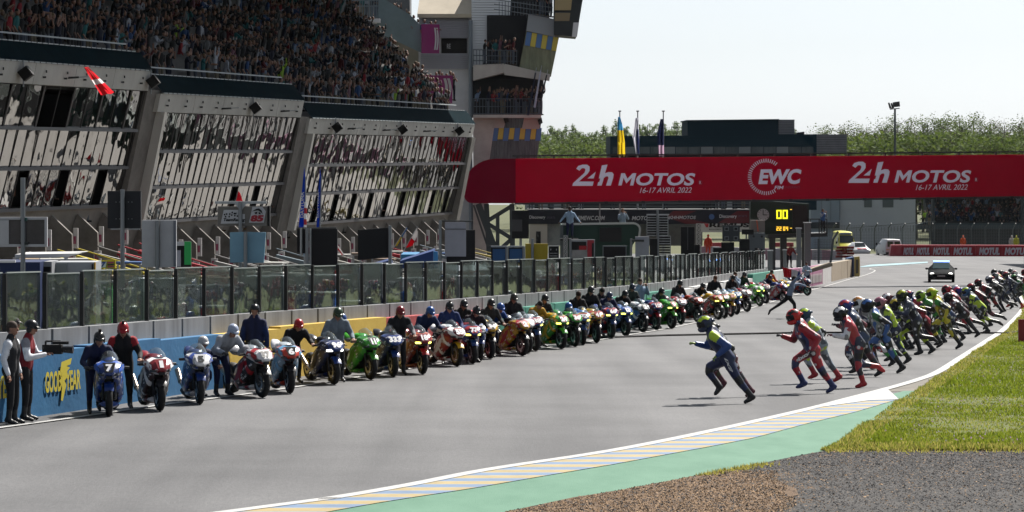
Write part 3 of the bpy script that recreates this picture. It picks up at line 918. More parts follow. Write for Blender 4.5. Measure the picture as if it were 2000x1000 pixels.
# purple event banners
PURP = mat('purple_banner', (.30, .02, .17), .55, var=.1, scale=1)
for x0, x1, y0, y1, Yb, lab in ((823, 858, 47, 104, TY - 1.8, 'upper purple banner with white curved bars on the walkway corner'), (823, 884, 147, 196, 184.8, 'lower purple banner with white curved bars beside the stand')):
    T = thing('banner', lab, 'banner', P(x0, y1, Yb), 0, 'purple banners at the stand end')
    n = 8; rows = []
    for k in range(n + 1):
        t = k / n; bow = .5 * t * t
        rows.append([P(x0 + (x1 - x0) * t, y0, Yb) + V((0, bow, 0)), P(x0 + (x1 - x0) * t * .985, y1 + 6 * t * (y1 > 150), Yb) + V((0, bow, 0))])
    mb = MB(); mb.rings(rows, 0, caps=False, close=False)
    mb.rings([[p + V((0, .06, 0)) for p in r] for r in rows], 0, caps=False, close=False)
    mb.build('banner_sheet', PURP, T, world=True)
    mb = MB()
    for off in (0, .085):
        rr = []
        for k in range(9):
            t = k / 8; y = y0 + (y1 - y0) * (.12 + .76 * t); bend = math.sin(t * math.pi) * .06
            tt = .74 + off * 1.4 + bend - .04
            bow = .5 * tt * tt - .03
            rr.append([P(x0 + (x1 - x0) * tt, y, Yb) + V((0, bow, 0)), P(x0 + (x1 - x0) * (tt + .085), y, Yb) + V((0, bow, 0))])
        mb.rings(rr, 0, caps=False, close=False)
    mb.build('banner_print', paint((.72, .70, .74)), T, world=True)
# long red and white flag hung over the near netting
T = thing('flag', 'long red and white flag hanging over the fascia of the near bay', 'flag', P(166, 132, 121))
mb = MB()
for i, (ta, tb_, mi) in enumerate(((0, .45, 0), (.45, .62, 1), (.62, 1, 0))):
    rr = []
    for k in range(5):
        t = ta + (tb_ - ta) * k / 4
        cx, cy = 168 + 42 * t, 131 + 52 * t
        hw = 4 + 9 * t
        rr.append([P(cx + (j / 4 - .5) * 2 * hw, cy - (j / 4 - .5) * hw * .4 + (2 if j % 2 else 0) * t, 119.2 + .12 * math.sin(j * 2.1 + t * 3)) for j in range(5)])
    mb.rings(rr, mi, caps=False, close=False)
mb.build('flag_cloth', [flagmat((.62, .02, .03)), flagmat((.7, .68, .68))], T, world=True)
# ================================================================== PIT WALL
WH, WT = 1.17, .36
def wallmat(n, c, c2):
    return mat('wall_paint_' + n, c, .75, c2=c2, scale=1.1, bump=.25, bscale=9)
WCOL = [(437, wallmat('blue', (.018, .13, .30), (.03, .18, .38))), (754, wallmat('yellow', (.62, .40, .05), (.72, .50, .09))), (965, wallmat('red', (.40, .04, .05), (.48, .075, .075))),
        (1318, wallmat('green', (.03, .22, .16), (.05, .29, .21))), (1470, wallmat('white', (.60, .60, .60), (.70, .70, .70))), (1512, wallmat('green', (0, 0, 0), (0, 0, 0))), (1545, wallmat('pale', (.42, .5, .47), (.62, .64, .63))),
        (1566, wallmat('mauve', (.36, .13, .25), (.42, .18, .30))), (1578, wallmat('white', (0, 0, 0), (0, 0, 0))), (1607, wallmat('mauve', (0, 0, 0), (0, 0, 0))), (1624, wallmat('white', (0, 0, 0), (0, 0, 0))), (1690, wallmat('sand', (.40, .33, .24), (.46, .39, .30)))]
bounds = [0.0] + [wall_s(x) for x, _ in WCOL[:-1]] + [wl[-1]]
pw = thing('pit_wall', 'long concrete pit wall painted blue then yellow then red then green along the track', 'wall', wallpt(bounds[4] / 2)[0])
LEDGE = mat('ledge_metal', (.24, .245, .255), .65, metal=.1, var=.3, scale=2.5, stretch=(1, 1, .15))
def wallring(s, off0, off1, z0, z1):
    p, d, n = wallpt(s)
    return [p + n * off0 + V((0, 0, z0)), p + n * off0 + V((0, 0, z1)), p + n * off1 + V((0, 0, z1)), p + n * off1 + V((0, 0, z0))]
def wallseg(name, s0, s1, off0, off1, z0, z1, m, parent, gap=.02):
    k = max(1, int((s1 - s0) / 1.5))
    mb = MB(); mb.rings([wallring(s0 + gap + (s1 - s0 - 2 * gap) * i / k, off0, off1, z0, z1) for i in range(k + 1)])
    return mb.build(name, m, parent, world=True)
for i, (x, m) in enumerate(WCOL):
    a, b = bounds[i], bounds[i + 1]
    n = max(1, round((b - a) / 4.0))
    for k in range(n):
        h = WH + (.04 * rnd.uniform(-1, 1) if x < 1500 else .18)
        wallseg('wall_block', a + (b - a) * k / n, a + (b - a) * (k + 1) / n, rnd.uniform(-.012, .012), -WT, -.1, h, m, pw)
# lettering painted on the wall
def wall_word(name, s, xa, xb, za, zb, m, bold=.03, slant=0.0):
    sa, sb = wall_s(xa), wall_s(xb)
    p0, d, n = wallpt(sa); p1, _, _ = wallpt(sb)
    mb = MB(); o = .026
    letter(mb, s, p0 + n * o + V((0, 0, za)), p1 - p0, V((0, 0, zb - za)) + (p1 - p0).normalized() * slant, bold=bold)
    return mb.build(name, m, pw, world=True)
YP = mat('sponsor_yellow', (.72, .60, .06), .6)
wall_word('sponsor_lettering', 'GOOD', 86, 118, .40, .78, YP, .035)
wall_word('sponsor_lettering', 'YEAR', 126, 155, .40, .76, YP, .035)
sa = wall_s(121); p0, d, n = wallpt(sa); z = V((0, 0, 1)); dd = d
mb = MB()
q = lambda a, b: p0 + n * .027 + dd * (a * 1.5) + z * b
mb.add([q(-.06, .93), q(.28, .97), q(.24, .86), q(.10, .84), q(.22, .80), q(.08, .72), q(.17, .66), q(.04, .58), q(.10, .50), q(-.02, .22), q(-.08, .24), q(-.04, .48), q(-.14, .60), q(-.04, .66), q(-.10, .78)], [tuple(range(15))])
mb.build('winged_emblem', YP, pw, world=True)
wall_word('sponsor_lettering', 'GOODYEAR', -55, 30, .40, .80, YP, .035)
wall_word('sponsor_lettering', 'YEAR', 421, 447, .30, .95, mat('sponsor_blue_dim', (.10, .18, .30), .6), .03) if False else None
WD = mat('weathered_white_print', (.55, .52, .52), .8, var=.2, scale=6)
wall_word('sponsor_lettering', 'MOTUL', 768, 792, .12, .78, WD, .03)
wall_word('sponsor_lettering', 'MOTUL', 799, 838, .12, .78, WD, .03)
wall_word('sponsor_lettering', 'MOTUL', 880, 930, .12, .78, WD, .03)
for xa, xb, c in ((1330, 1345, (.2, .3, .6)), (1352, 1366, (.5, .2, .3)), (1392, 1408, (.2, .3, .6)), (1432, 1448, (.3, .3, .6)), (1454, 1466, (.5, .2, .3))):
    wall_word('faded_logo', 'h', xa, xb, .4, .95, mat('faded_%g' % c[0], c, .8), .04)
wall_word('faded_lettering', 'HHHH', 1548, 1562, .2, .75, WD, .02)
wall_word('faded_lettering', 'IIIIIIIII', 1581, 1605, .2, .8, WD, .02)
# block at the pit exit end
T = thing('barrier_block', 'dark blue block with yellow frame closing the end of the pit wall', 'barrier', Gp(1667, 541))
Yb = Gp(1667, 541).y
slab('block', [(1655, 505), (1668, 502), (1668, 540), (1655, 542)], Yb, 1.5, paint((.02, .07, .2)), T)
slab('yellow_frame', [(1669, 502), (1679, 501), (1679, 540), (1669, 540)], Yb - .2, .3, paint((.6, .5, .15)), T)
slab('yellow_frame_recess', [(1671.5, 507), (1676.5, 507), (1676.5, 534), (1671.5, 534)], Yb - .22, .1, paint((.12, .11, .08)), T)

# ------------------------------------------------------------------ ledge, glazed screens and posts
gf = thing('glass_screen', 'long row of clear glass screens standing on the pit wall', 'screen', wallpt(40)[0])
def glass_mat(name, tint, refl=1.0):
    m = bpy.data.materials.new(name); m.use_nodes = True
    t = m.node_tree; t.nodes.remove(t.nodes['Principled BSDF'])
    tr = nd(t, 'ShaderNodeBsdfTransparent'); tr.inputs[0].default_value = tint + (1,)
    gl = nd(t, 'ShaderNodeBsdfGlossy'); gl.inputs['Roughness'].default_value = .02; gl.inputs[0].default_value = (.85, .9, .9, 1)
    df = nd(t, 'ShaderNodeBsdfDiffuse'); df.inputs[0].default_value = (.30, .33, .33, 1)
    fr = nd(t, 'ShaderNodeFresnel'); fr.inputs[0].default_value = 1.5
    mu = nd(t, 'ShaderNodeMath', operation='MULTIPLY'); mu.inputs[1].default_value = refl; mu.use_clamp = True
    t.links.new(fr.outputs[0], mu.inputs[0])
    tc = nd(t, 'ShaderNodeTexCoord'); n = nd(t, 'ShaderNodeTexNoise'); n.inputs['Scale'].default_value = 1.2
    t.links.new(tc.outputs['Object'], n.inputs[0])
    bp = nd(t, 'ShaderNodeBump'); bp.inputs['Strength'].default_value = .05; bp.inputs['Distance'].default_value = .1
    t.links.new(n.outputs['Fac'], bp.inputs['Height']); t.links.new(bp.outputs[0], gl.inputs['Normal'])
    m1 = nd(t, 'ShaderNodeMixShader'); m1.inputs[0].default_value = .055
    t.links.new(tr.outputs[0], m1.inputs[1]); t.links.new(df.outputs[0], m1.inputs[2])
    m2 = nd(t, 'ShaderNodeMixShader')
    t.links.new(mu.outputs[0], m2.inputs[0]); t.links.new(m1.outputs[0], m2.inputs[1]); t.links.new(gl.outputs[0], m2.inputs[2])
    t.links.new(m2.outputs[0], t.nodes['Material Output'].inputs[0])
    return m
GLASS = glass_mat('screen_glass', (.84, .89, .87), .85)
POSTM = mat('post_black', (.014, .015, .016), .45)
EDGEM = mat('glass_edge', (.42, .47, .46), .3)
s_first = wall_s(95, -.35)
s_last = wall_s(1497, -.35)
PITCH = 1.9
i0 = -int(s_first / PITCH)
npan = int((s_last - s_first) / PITCH) + 1
for i in range(i0, npan):
    s = s_first + i * PITCH
    e = s + PITCH
    wallseg('ledge_block', s, e, -.28, -.62, .3, WH + .34, LEDGE, gf, .06)
    jit = rnd.uniform(-.02, .02)
    p, d, n = wallpt(s + .10); p2, d2, n2 = wallpt(e - .10)
    za, zb = WH + .36, WH + 1.34 + (.03 if i % 3 else -.01)
    o1, o2 = -.45 + jit, -.45 - jit
    A, B_ = p + n * o1, p2 + n2 * o2
    mb = MB(); mb.prism([A + V((0, 0, za)), B_ + V((0, 0, za)), B_ + V((0, 0, zb)), A + V((0, 0, zb))], -n * .015)
    g = mb.build('glass_panel', GLASS, gf, world=True)
    mb = MB(); mb.obox(A + V((0, 0, zb + .012)), B_ + V((0, 0, zb + .012)), .03, .022); mb.obox(A + V((0, 0, za)), A + V((0, 0, zb)), .02, .02)
    mb.build('glass_edge', EDGEM, g)
    q, d, n = wallpt(s)
    mb = MB(); q = q - n * .42
    mb.obox(q + V((0, 0, WH - .1)), q + V((0, 0, WH + 1.37)), .075, .06, up=d)
    mb.build('post', POSTM, gf, world=True)
# taller posts at the far end of the screens
for x in (1504, 1533, 1560, 1577):
    p, d, n = wallpt(wall_s(x, -.4)); p = p - n * .4
    T = thing('steel_post', 'grey steel post rising from the far pit wall, post nearest x' if False else {1504: 'grey steel post at the far end of the glass screens', 1533: 'slim grey post beyond the last glass screen', 1560: 'broad lattice post under the timing board', 1577: 'thick grey post beside the sand coloured wall'}[x], 'post', p)
    mb = MB(); h = {1504: 2.5, 1533: 2.5, 1560: 3.9, 1577: 4.3}[x]; wd = {1504: .28, 1533: .2, 1560: .3, 1577: .42}[x]
    mb.box(p + V((0, 0, h / 2)), (wd, wd, h)); mb.build('shaft', mat('post_grey', (.2, .22, .23), .5), T, world=True)
    mb = MB(); mb.box(p + V((0, 0, h + .03)), (wd * 1.3, wd * 1.3, .06)); mb.build('cap', STEEL, T, world=True)

# ------------------------------------------------------------------ boards and screens over the wall
def wy(px, off=-1.5):
    return (wallpt(wall_s(min(px, 1500), off))[0] + wallpt(wall_s(min(px, 1500), off))[2] * off).y
MB_BLACK = mat('board_black', (.006, .0065, .009), .7)
MB_DARK = mat('board_dark', (.010, .012, .017), .65)
MB_WHITE = mat('board_white', (.52, .53, .56), .6, var=.08, scale=3)
MB_GREY = mat('board_grey', (.36, .37, .43), .6, var=.06, scale=3)
POLE = mat('board_pole', (.25, .27, .29), .45, metal=.5)
def board(label, x0, y0, x1, y1, m, px=None, pole=(None, None), off=-1.5, frame=None, dx=0, cat='board', name='pit_board', depth=.12, fw=2.0):
    Yb = wy((x0 + x1) / 2, off)
    px = px if px is not None else (x0 + x1) / 2
    ptop, pbot = pole
    T = thing(name, label, cat, P(px, pbot or y1 + 30, Yb))
    slab('panel', [(x0, y0 + dx), (x1, y0), (x1, y1 - dx), (x0, y1)], Yb, depth, m, T)
    if frame:
        mb = MB()
        for a, b, c, d_ in ((x0, y0, x1, y0 + fw), (x0, y1 - fw, x1, y1), (x0, y0 + fw, x0 + fw, y1 - fw), (x1 - fw, y0 + fw, x1, y1 - fw)):
            mb.prism([P(a, b, Yb - .03), P(c, b, Yb - .03), P(c, d_, Yb - .03), P(a, d_, Yb - .03)], V((0, .08, 0)))
        mb.build('frame', frame, T, world=True)
    mb = MB(); pt = ptop if ptop is not None else y1 - 2
    pb = wallpt(wall_s(min(px, 1500), off))[0].z + .9
    zt = P(px, pt, Yb).z
    yo = -.07 if ptop is not None and ptop <= y0 + 2 else .2
    p = P(px, pt, Yb); mb.tube([V((p.x, Yb + yo, zt)), V((p.x, Yb + yo, pb))], .045, 8)
    mb.build('pole', POLE, T, world=True)
    return T, Yb
def bslab(T, Yb, name, x0, y0, x1, y1, m, d=.03, o=.04):
    return slab(name, [(x0, y0), (x1, y0), (x1, y1), (x0, y1)], Yb - o, d, m, T)
T, Yb = board('white framed pit screen with dark glass at the near end of the row', -20, 424, 92, 482, mat('screen_glass_dark', (.05, .045, .05), .15, c2=(.10, .09, .10), scale=2), 46, (347, 545), frame=MB_WHITE, fw=5)
bslab(T, Yb, 'white_side', -20, 430, 17, 478, MB_WHITE); bslab(T, Yb, 'clamp', 40, 425, 52, 432, paint((.01, .06, .06)), .1, .1); bslab(T, Yb, 'clamp', 40, 473, 54, 478, paint((.02, .03, .03)), .1, .1)
T, Yb = board('large black double pit board on a tall pole left of the white cabinet board', 210, 373, 275, 446, MB_DARK, 240, (370, 525))
mb = MB()
for x in (226, 233, 250, 257):
    for y in (394, 427): mb.prism([P(x, y, Yb - .01), P(x + 1.5, y, Yb - .01), P(x + 1.5, y + 1, Yb - .01), P(x, y + 1, Yb - .01)], V((0, -.02, 0)))
o = mb.build('rivet', STEEL, T, world=True); o['kind'] = 'stuff'
mb = MB(); mb.prism([P(216, 446.5, Yb), P(272, 446.5, Yb), P(272, 448.5, Yb), P(216, 448.5, Yb)], V((0, .1, 0))); mb.build('bottom_rail', STEEL, T, world=True)
T, Yb = board('tall white two leaf pit board with a grey centre strip', 277, 430, 344, 522, MB_WHITE, 308, (430, 545))
bslab(T, Yb, 'centre_strip', 304, 430, 312, 520, mat('strip_grey', (.22, .2, .18), .6)); bslab(T, Yb, 'edge_strip', 339, 431, 344, 520, mat('strip_blue_grey', (.16, .18, .22), .6))
T, Yb = board('small white and black pit box with a bright green side', 345, 472, 373, 522, MB_BLACK, 355)
bslab(T, Yb, 'green_side', 360, 472, 373, 517, paint((.01, .42, .09))); bslab(T, Yb, 'white_top', 345, 472.5, 360, 480, MB_WHITE); bslab(T, Yb, 'grey_box', 345, 489, 353, 521, MB_GREY)
T, Yb = board('grey team sign with chequered flag plate and red number 85', 425, 403, 524, 441, mat('sign_taupe', (.19, .175, .16), .6), 470, (393, 455))
slab('top_bar', [(420, 393), (520, 393), (520, 398), (420, 398)], Yb - .05, .15, STEEL, T)
slab('gusset', [(458, 398), (481, 398), (472, 411), (469, 411)], Yb - .06, .05, STEEL, T)
bslab(T, Yb, 'side_edge', 522, 402, 527, 441, MB_BLACK, .2, .0)
pl = slab('name_plate', [(437, 410), (468, 410), (470, 418), (478, 418), (478, 436), (431, 437)], Yb - .05, .03, MB_WHITE, T)
mb = MB(); letter(mb, 'TeamRacing', P(435, 434, Yb - .065), P(477, 434, Yb) - P(435, 434, Yb), P(437, 426, Yb) - P(435, 434, Yb), bold=.04)
for k, (x, y) in enumerate(((437, 418), (441, 417), (447, 417), (452, 414), (459, 416), (439, 422), (446, 422), (451, 419), (457, 420), (462, 421), (456, 416))):
    mb.add([P(x, y, Yb - .065), P(x + 2.8, y - 1, Yb - .065), P(x + 3.2, y + 2.2, Yb - .065), P(x + .5, y + 3, Yb - .065)], [(0, 1, 2, 3)])
mb.build('plate_print', MB_BLACK, T, world=True)
pl = slab('number_plate', [(493, 404), (512, 404), (519, 413), (515, 435), (486, 435), (491, 414)], Yb - .05, .03, MB_WHITE, T)
mb = MB(); letter(mb, '85', P(488, 433, Yb - .065), P(513, 433, Yb) - P(488, 433, Yb), P(491, 420, Yb) - P(488, 433, Yb), bold=.06)
mb.build('number', paint((.35, .01, .03)), T, world=True)
mb = MB()
for pts in ([(492, 413), (500, 408), (506, 407), (511, 411), (513, 419), (510, 415), (504, 411), (497, 412)], [(497, 415), (503, 413), (502, 418), (498, 418)], [(505, 414), (509, 415), (509, 419), (505, 418)]):
    mb.add([P(x, y, Yb - .066) for x, y in pts], [tuple(range(len(pts)))])
mb.build('mane_emblem', MB_BLACK, T, world=True)
T, Yb = board('pair of pale blue metal pit boards folded around a post', 449, 453, 479, 513, mat('board_pale_blue', (.19, .37, .50), .5, var=.12, scale=2), 480, (453, 530), dx=1)
slab('panel', [(482, 453), (519, 454), (515, 513), (481, 514)], Yb + .05, .1, mat('board_pale_blue', (0, 0, 0)), T)
T, Yb = board('black cloth pit board hung in a steel frame below the feather flags', 608, 447, 659, 520, MB_BLACK, 600, (446, 540))
slab('side_panel', [(580, 447), (597, 447), (597, 495), (580, 495)], Yb, .1, MB_BLACK, T)
slab('top_bar', [(580, 444), (657, 444), (657, 446.5), (580, 446.5)], Yb, .1, DSTEEL, T)
slab('bottom_bar', [(606, 518), (660, 518), (660, 526), (606, 526)], Yb, .1, DSTEEL, T)
mb = MB()
for x in (588, 606): mb.tube([P(x, 446, Yb - .05), P(x, 500 if x == 588 else 525, Yb - .05)], .03, 6)
mb.build('frame_tube', STEEL, T, world=True)
T, Yb = board('large black cloth pit board tilted slightly on a short black pole', 699, 444, 760, 508, MB_BLACK, 762, (440, 530), dx=5)
T, Yb = board('plain grey blue pit board hanging from a black gallows pole', 869, 434, 910, 501, MB_GREY, 860, (431, 530))
slab('top_arm', [(857, 430), (924, 431), (924, 433.5), (857, 433)], Yb, .1, DSTEEL, T)
bslab(T, Yb, 'fold_line', 869, 447, 910, 448, MB_DARK, .02, .02)
T, Yb = board('black pit board standing behind the grey blue board', 872, 449, 928, 518, MB_BLACK, 915, off=-2.2)
for x0, lab in ((959, 'blue pit screen in black frame, first of the twin pair'), (992, 'blue pit screen in black frame, beside the yellow board')):
    T, Yb = board(lab, x0, 483, x0 + 31, 515, mat('screen_blue', (.015, .09, .26), .4), x0 + 31, (481, 530), frame=MB_BLACK, fw=3)
    slab('top_bar', [(x0, 480), (x0 + 31, 480), (x0 + 31, 482.5), (x0, 482.5)], Yb, .08, STEEL, T)
T, Yb = board('mustard yellow pit board with black pole in front', 1026, 476, 1070, 519, mat('board_mustard', (.42, .31, .015), .6, var=.08, scale=3), 1040, (466, 530), frame=None)
T, Yb = board('small black lamp board right of the yellow board', 1071, 480, 1092, 513, MB_BLACK, 1081, frame=STEEL, fw=1.2)
mb = MB()
for y in (494, 499):
    for k in range(6): mb.prism([P(1074 + k * 2.6, y, Yb - .04), P(1075.3 + k * 2.6, y, Yb - .04), P(1075.3 + k * 2.6, y + 1.6, Yb - .04), P(1074 + k * 2.6, y + 1.6, Yb - .04)], V((0, .03, 0)))
for x in (1075, 1086): mb.prism([P(x, 486, Yb - .04), P(x + 1.5, 486, Yb - .04), P(x + 1.5, 489, Yb - .04), P(x, 489, Yb - .04)], V((0, .03, 0)))
o = mb.build('lamp_print', MB_WHITE, T, world=True); o['kind'] = 'stuff'
T, Yb = board('black pit box with a grey hatch by the gantry leg', 1000, 411, 1033, 466, MB_BLACK, 1017, off=-3)
bslab(T, Yb, 'hatch', 1000, 429, 1020, 452, mat('hatch_grey', (.06, .06, .065), .6))
T, Yb = board('red black and grey patchwork pit board in a steel frame', 1113, 468, 1162, 517, MB_WHITE, 1114, (466, 535), frame=STEEL, fw=1.2)
bslab(T, Yb, 'black_plate', 1115, 472, 1145, 488, MB_BLACK); bslab(T, Yb, 'red_plate', 1131, 480, 1146, 488, RED and paint(RED), .03, .05)
bslab(T, Yb, 'red_plate', 1147, 469, 1160, 516, paint((.40, .012, .03))); bslab(T, Yb, 'red_plate', 1131, 511, 1147, 516.5, paint((.40, .012, .03))); bslab(T, Yb, 'brushed_plate', 1112, 489, 1147, 511, mat('brushed_plate', (.33, .32, .31), .5, var=.2, scale=4), .03, .05)
bslab(T, Yb, 'dark_edge', 1156, 475, 1160, 515, MB_BLACK, .03, .06)
T, Yb = board('black pit screen in a grey frame before the green hut', 1177, 480, 1224, 512, MB_BLACK, 1196, frame=mat('frame_slate', (.13, .16, .17), .5), fw=2)
T, Yb = board('black cloth pit board hanging low against the glass screens', 1161, 513, 1194, 548, MB_BLACK, 1178, (511, 560), off=-.9)
T, Yb = board('narrow grey lilac pit board with black clamp arms', 1241, 462, 1268, 506, MB_GREY, 1233, (466, 535))
mb = MB()
for y in (468, 504): mb.prism([P(1234, y, Yb - .06), P(1258, y, Yb - .06), P(1258, y + 4, Yb - .06), P(1234, y + 4, Yb - .06)], V((0, .1, 0)))
mb.build('clamp_arm', DSTEEL, T, world=True)
T, Yb = board('black pit board beside the tall ladder board', 1269, 466, 1284, 510, MB_BLACK, 1276)
T, Yb = board('tall white ladder board with black slats hung in two stacks', 1263, 418, 1307, 420, MB_WHITE, 1284, (410, 545), depth=.06)
SL = MB_BLACK
for (xa, xb, ya, n) in ((1263, 1282, 420, 8), (1286, 1304, 420, 8), (1286, 1309, 461, 9)):
    for k in range(n):
        y = ya + k * 4.95
        slab('slat', [(xa + 1, y + 1), (xb, y + 1), (xb, y + 4.2), (xa + 1, y + 4.2)], Yb - .01, .04, SL, T)
    mb = MB()
    for x in (xa, xb): mb.prism([P(x, ya, Yb - .03), P(x + 1.2, ya, Yb - .03), P(x + 1.2, ya + n * 4.95, Yb - .03), P(x, ya + n * 4.95, Yb - .03)], V((0, .05, 0)))
    for k in range(n + 1):
        y = ya + k * 4.95; mb.prism([P(xa, y - .4, Yb - .03), P(xb, y - .4, Yb - .03), P(xb, y + .7, Yb - .03), P(xa, y + .7, Yb - .03)], V((0, .05, 0)))
    mb.build('ladder_frame', mat('ladder_white', (.5, .52, .54), .5), T, world=True)
T, Yb = board('tall black pit board leaning with a grey centre seam', 1330, 443, 1356, 500, MB_BLACK, 1343, off=-2)
bslab(T, Yb, 'seam', 1342.5, 444, 1344, 488, mat('seam_grey', (.12, .12, .13), .6))
T, Yb = board('small black speaker sized pit box beside the tall black board', 1356, 478, 1367, 500, MB_BLACK, 1362)
T, Yb = board('slate grey pit board with four square corner lamps', 1411, 440, 1445, 472, mat('board_slate', (.045, .055, .065), .5), 1428)
for x in (1415, 1433):
    for y in (443, 461.5):
        slab('corner_lamp', [(x, y), (x + 8.5, y), (x + 8.5, y + 8), (x, y + 8)], Yb - .03, .05, mat('lamp_rim', (.22, .25, .27), .5), T); slab('lamp_glass', [(x + 1.5, y + 1.5), (x + 7, y + 1.5), (x + 7, y + 6.5), (x + 1.5, y + 6.5)], Yb - .05, .03, MB_DARK, T)
T, Yb = board('black pit board under the slate lamp board', 1409, 473, 1434, 511, MB_BLACK, 1421, off=-1.2)
T, Yb = board('black pit board left of the grey box with round bosses', 1444, 467, 1464, 502, MB_BLACK, 1454, off=-1.2)
T, Yb = board('grey pit box with round bosses on its face', 1462, 455, 1494, 494, mat('board_blue_grey', (.11, .13, .15), .55), 1478, depth=.4)
mb = MB()
for x, y in ((1472, 462), (1488, 462), (1488, 488)): mb.tube([P(x, y, Yb + .1), P(x, y, Yb - .03)], .07, 10)
o = mb.build('boss', MB_DARK, T, world=True); bslab(T, Yb, 'hook_plate', 1474, 484, 1480, 489, MB_BLACK)
T, Yb = board('beige pit box with an orange strap above the grey box', 1466, 430, 1494, 453, mat('board_beige', (.24, .20, .18), .6), 1480, depth=.4)
slab('strap', [(1477, 430), (1479, 430), (1482, 452), (1479.5, 452)], Yb - .03, .02, paint((.7, .12, .05)), T)
T, Yb = board('low black pit box on a pale stem among the far boards', 1393, 484, 1410, 504, MB_BLACK, 1400)
T, Yb = board('small dark pit box above the grey box', 1449, 448, 1472, 458, MB_BLACK, 1458, off=-2)

# blue feather flags and barber pole
for pts, lab, tx in (([(583, 445), (594, 445), (596, 345), (594, 326), (589, 380)], 'wide blue feather flag with white lettering before the far bay', (586, 593)), ([(618, 445), (623, 445), (627, 345), (625, 330), (621, 380)], 'narrow blue feather flag seen nearly edge on', (619.2, 622.5))):
    Yb = 100
    T = thing('feather_flag', lab, 'flag', P(pts[0][0], 470, Yb))
    slab('flag_cloth', pts, Yb, .05, flagmat((.01, .07, .42)), T)
    mb = MB(); letter(mb, 'DAYTONA', P(tx[1], 425, Yb - .03), P(tx[1] + 1, 375, Yb) - P(tx[1], 425, Yb), P(tx[0], 425, Yb) - P(tx[1], 425, Yb), bold=.02)
    mb.build('flag_lettering', paint((.7, .72, .75)), T, world=True)
    mb = MB(); mb.tube([P(pts[1][0] + .5, 520, Yb + .05), P(pts[2][0] + .5, 345, Yb + .05)], .03, 6); mb.build('pole', STEEL, T, world=True)
T = thing('striped_pole', 'red and white banded pole beside the wide blue feather flag', 'pole', P(596, 470, 99))
for k in range(6):
    mb = MB(); y0, y1 = 395 + k * 11, 395 + (k + 1) * 11
    mb.tube([P(597 - k * .3, y0, 99), P(597 - k * .3, y1, 99)], .045, 8); mb.build('band', paint(WHITE) if k % 2 == 0 else paint((.5, .015, .03)), T, world=True)
mb = MB(); mb.tube([P(595.5, 461, 99), P(595, 500, 99)], .05, 8); mb.build('lower_shaft', paint((.3, .4, .5)), T, world=True)

# ------------------------------------------------------------------ pit lane furniture
def box_thing(name, label, cat, x0, y0, x1, y1, Y, depth, m, extra=()):
    T = thing(name, label, cat, P((x0 + x1) / 2, y1, Y))
    slab('body', [(x0, y0), (x1, y0), (x1, y1), (x0, y1)], Y, depth, m, T)
    for nm, a, b, c, d, mm in extra: slab(nm, [(a, b), (c, b), (c, d), (a, d)], Y - .04, .05, mm, T)
    return T
cabgrey = mat('cabinet_grey', (.34, .35, .37), .6, var=.06, scale=2)
box_thing('hut', 'navy blue pit hut behind the first glass screen', 'hut', -60, 512, 78, 700, 60, 1.5, mat('hut_navy', (.010, .026, .10), .6), [('roof_trim', -60, 508, 30, 513, paint(WHITE)), ('purple_panel', 22, 625, 76, 700, paint((.16, .02, .10)))])
box_thing('cabinet', 'narrow grey cabinet with black slot beside the navy hut', 'cabinet', 78, 511, 101, 690, 60.5, .9, cabgrey, [('slot', 79, 521, 99, 531, MB_BLACK), ('door', 80, 534, 90, 690, paint((.25, .26, .3)))])
box_thing('cabinet', 'large pale grey cabinet with yellow edge behind the second screen', 'cabinet', 106, 512, 186, 690, 61, .9, mat('cabinet_pale', (.42, .44, .47), .6, var=.06, scale=2), [('yellow_edge', 184, 512, 186.5, 640, paint(YEL)), ('handle', 179, 516, 181, 610, MB_BLACK), ('glass_door', 107, 514, 130, 580, paint((.26, .29, .3)))])
T = thing('canopy', 'white flat canopy roof over the grey cabinets', 'canopy', P(90, 560, 63))
slab('roof', [(29, 497), (154, 495), (130, 503), (29, 503)], 62, 1.5, mat('canopy_white', (.62, .62, .62), .6), T)
mb = MB()
for x in (34, 129): mb.tube([P(x, 503, 62), P(x, 640, 62)], .04, 6)
mb.build('leg', STEEL, T, world=True)
T = thing('number_sign', 'yellow sign with blue number 27 above the glass screens', 'sign', P(206, 525, 66))
slab('panel', [(187, 509), (226, 507), (225, 524), (187, 525)], 66, .06, mat('sign_yellow', (.62, .52, .02), .6), T)
slab('number_plate', [(190, 512), (208, 511), (206, 522), (188, 523)], 65.97, .02, paint(WHITE), T)
mb = MB(); letter(mb, '27', P(190, 522, 65.95), P(205, 521, 66) - P(190, 522, 66), P(192, 512, 66) - P(190, 522, 66), bold=.06); mb.build('number', paint((.01, .06, .3)), T, world=True)
mb = MB()
for k in range(3): mb.prism([P(210, 512 + k * 4, 65.96), P(223, 511.5 + k * 4, 65.96), P(222, 513.5 + k * 4, 65.96), P(210, 514.5 + k * 4, 65.96)], V((0, .02, 0)), k % 2)
mb.build('small_print', [paint((.5, .05, .2)), paint((.03, .03, .06))], T, world=True)
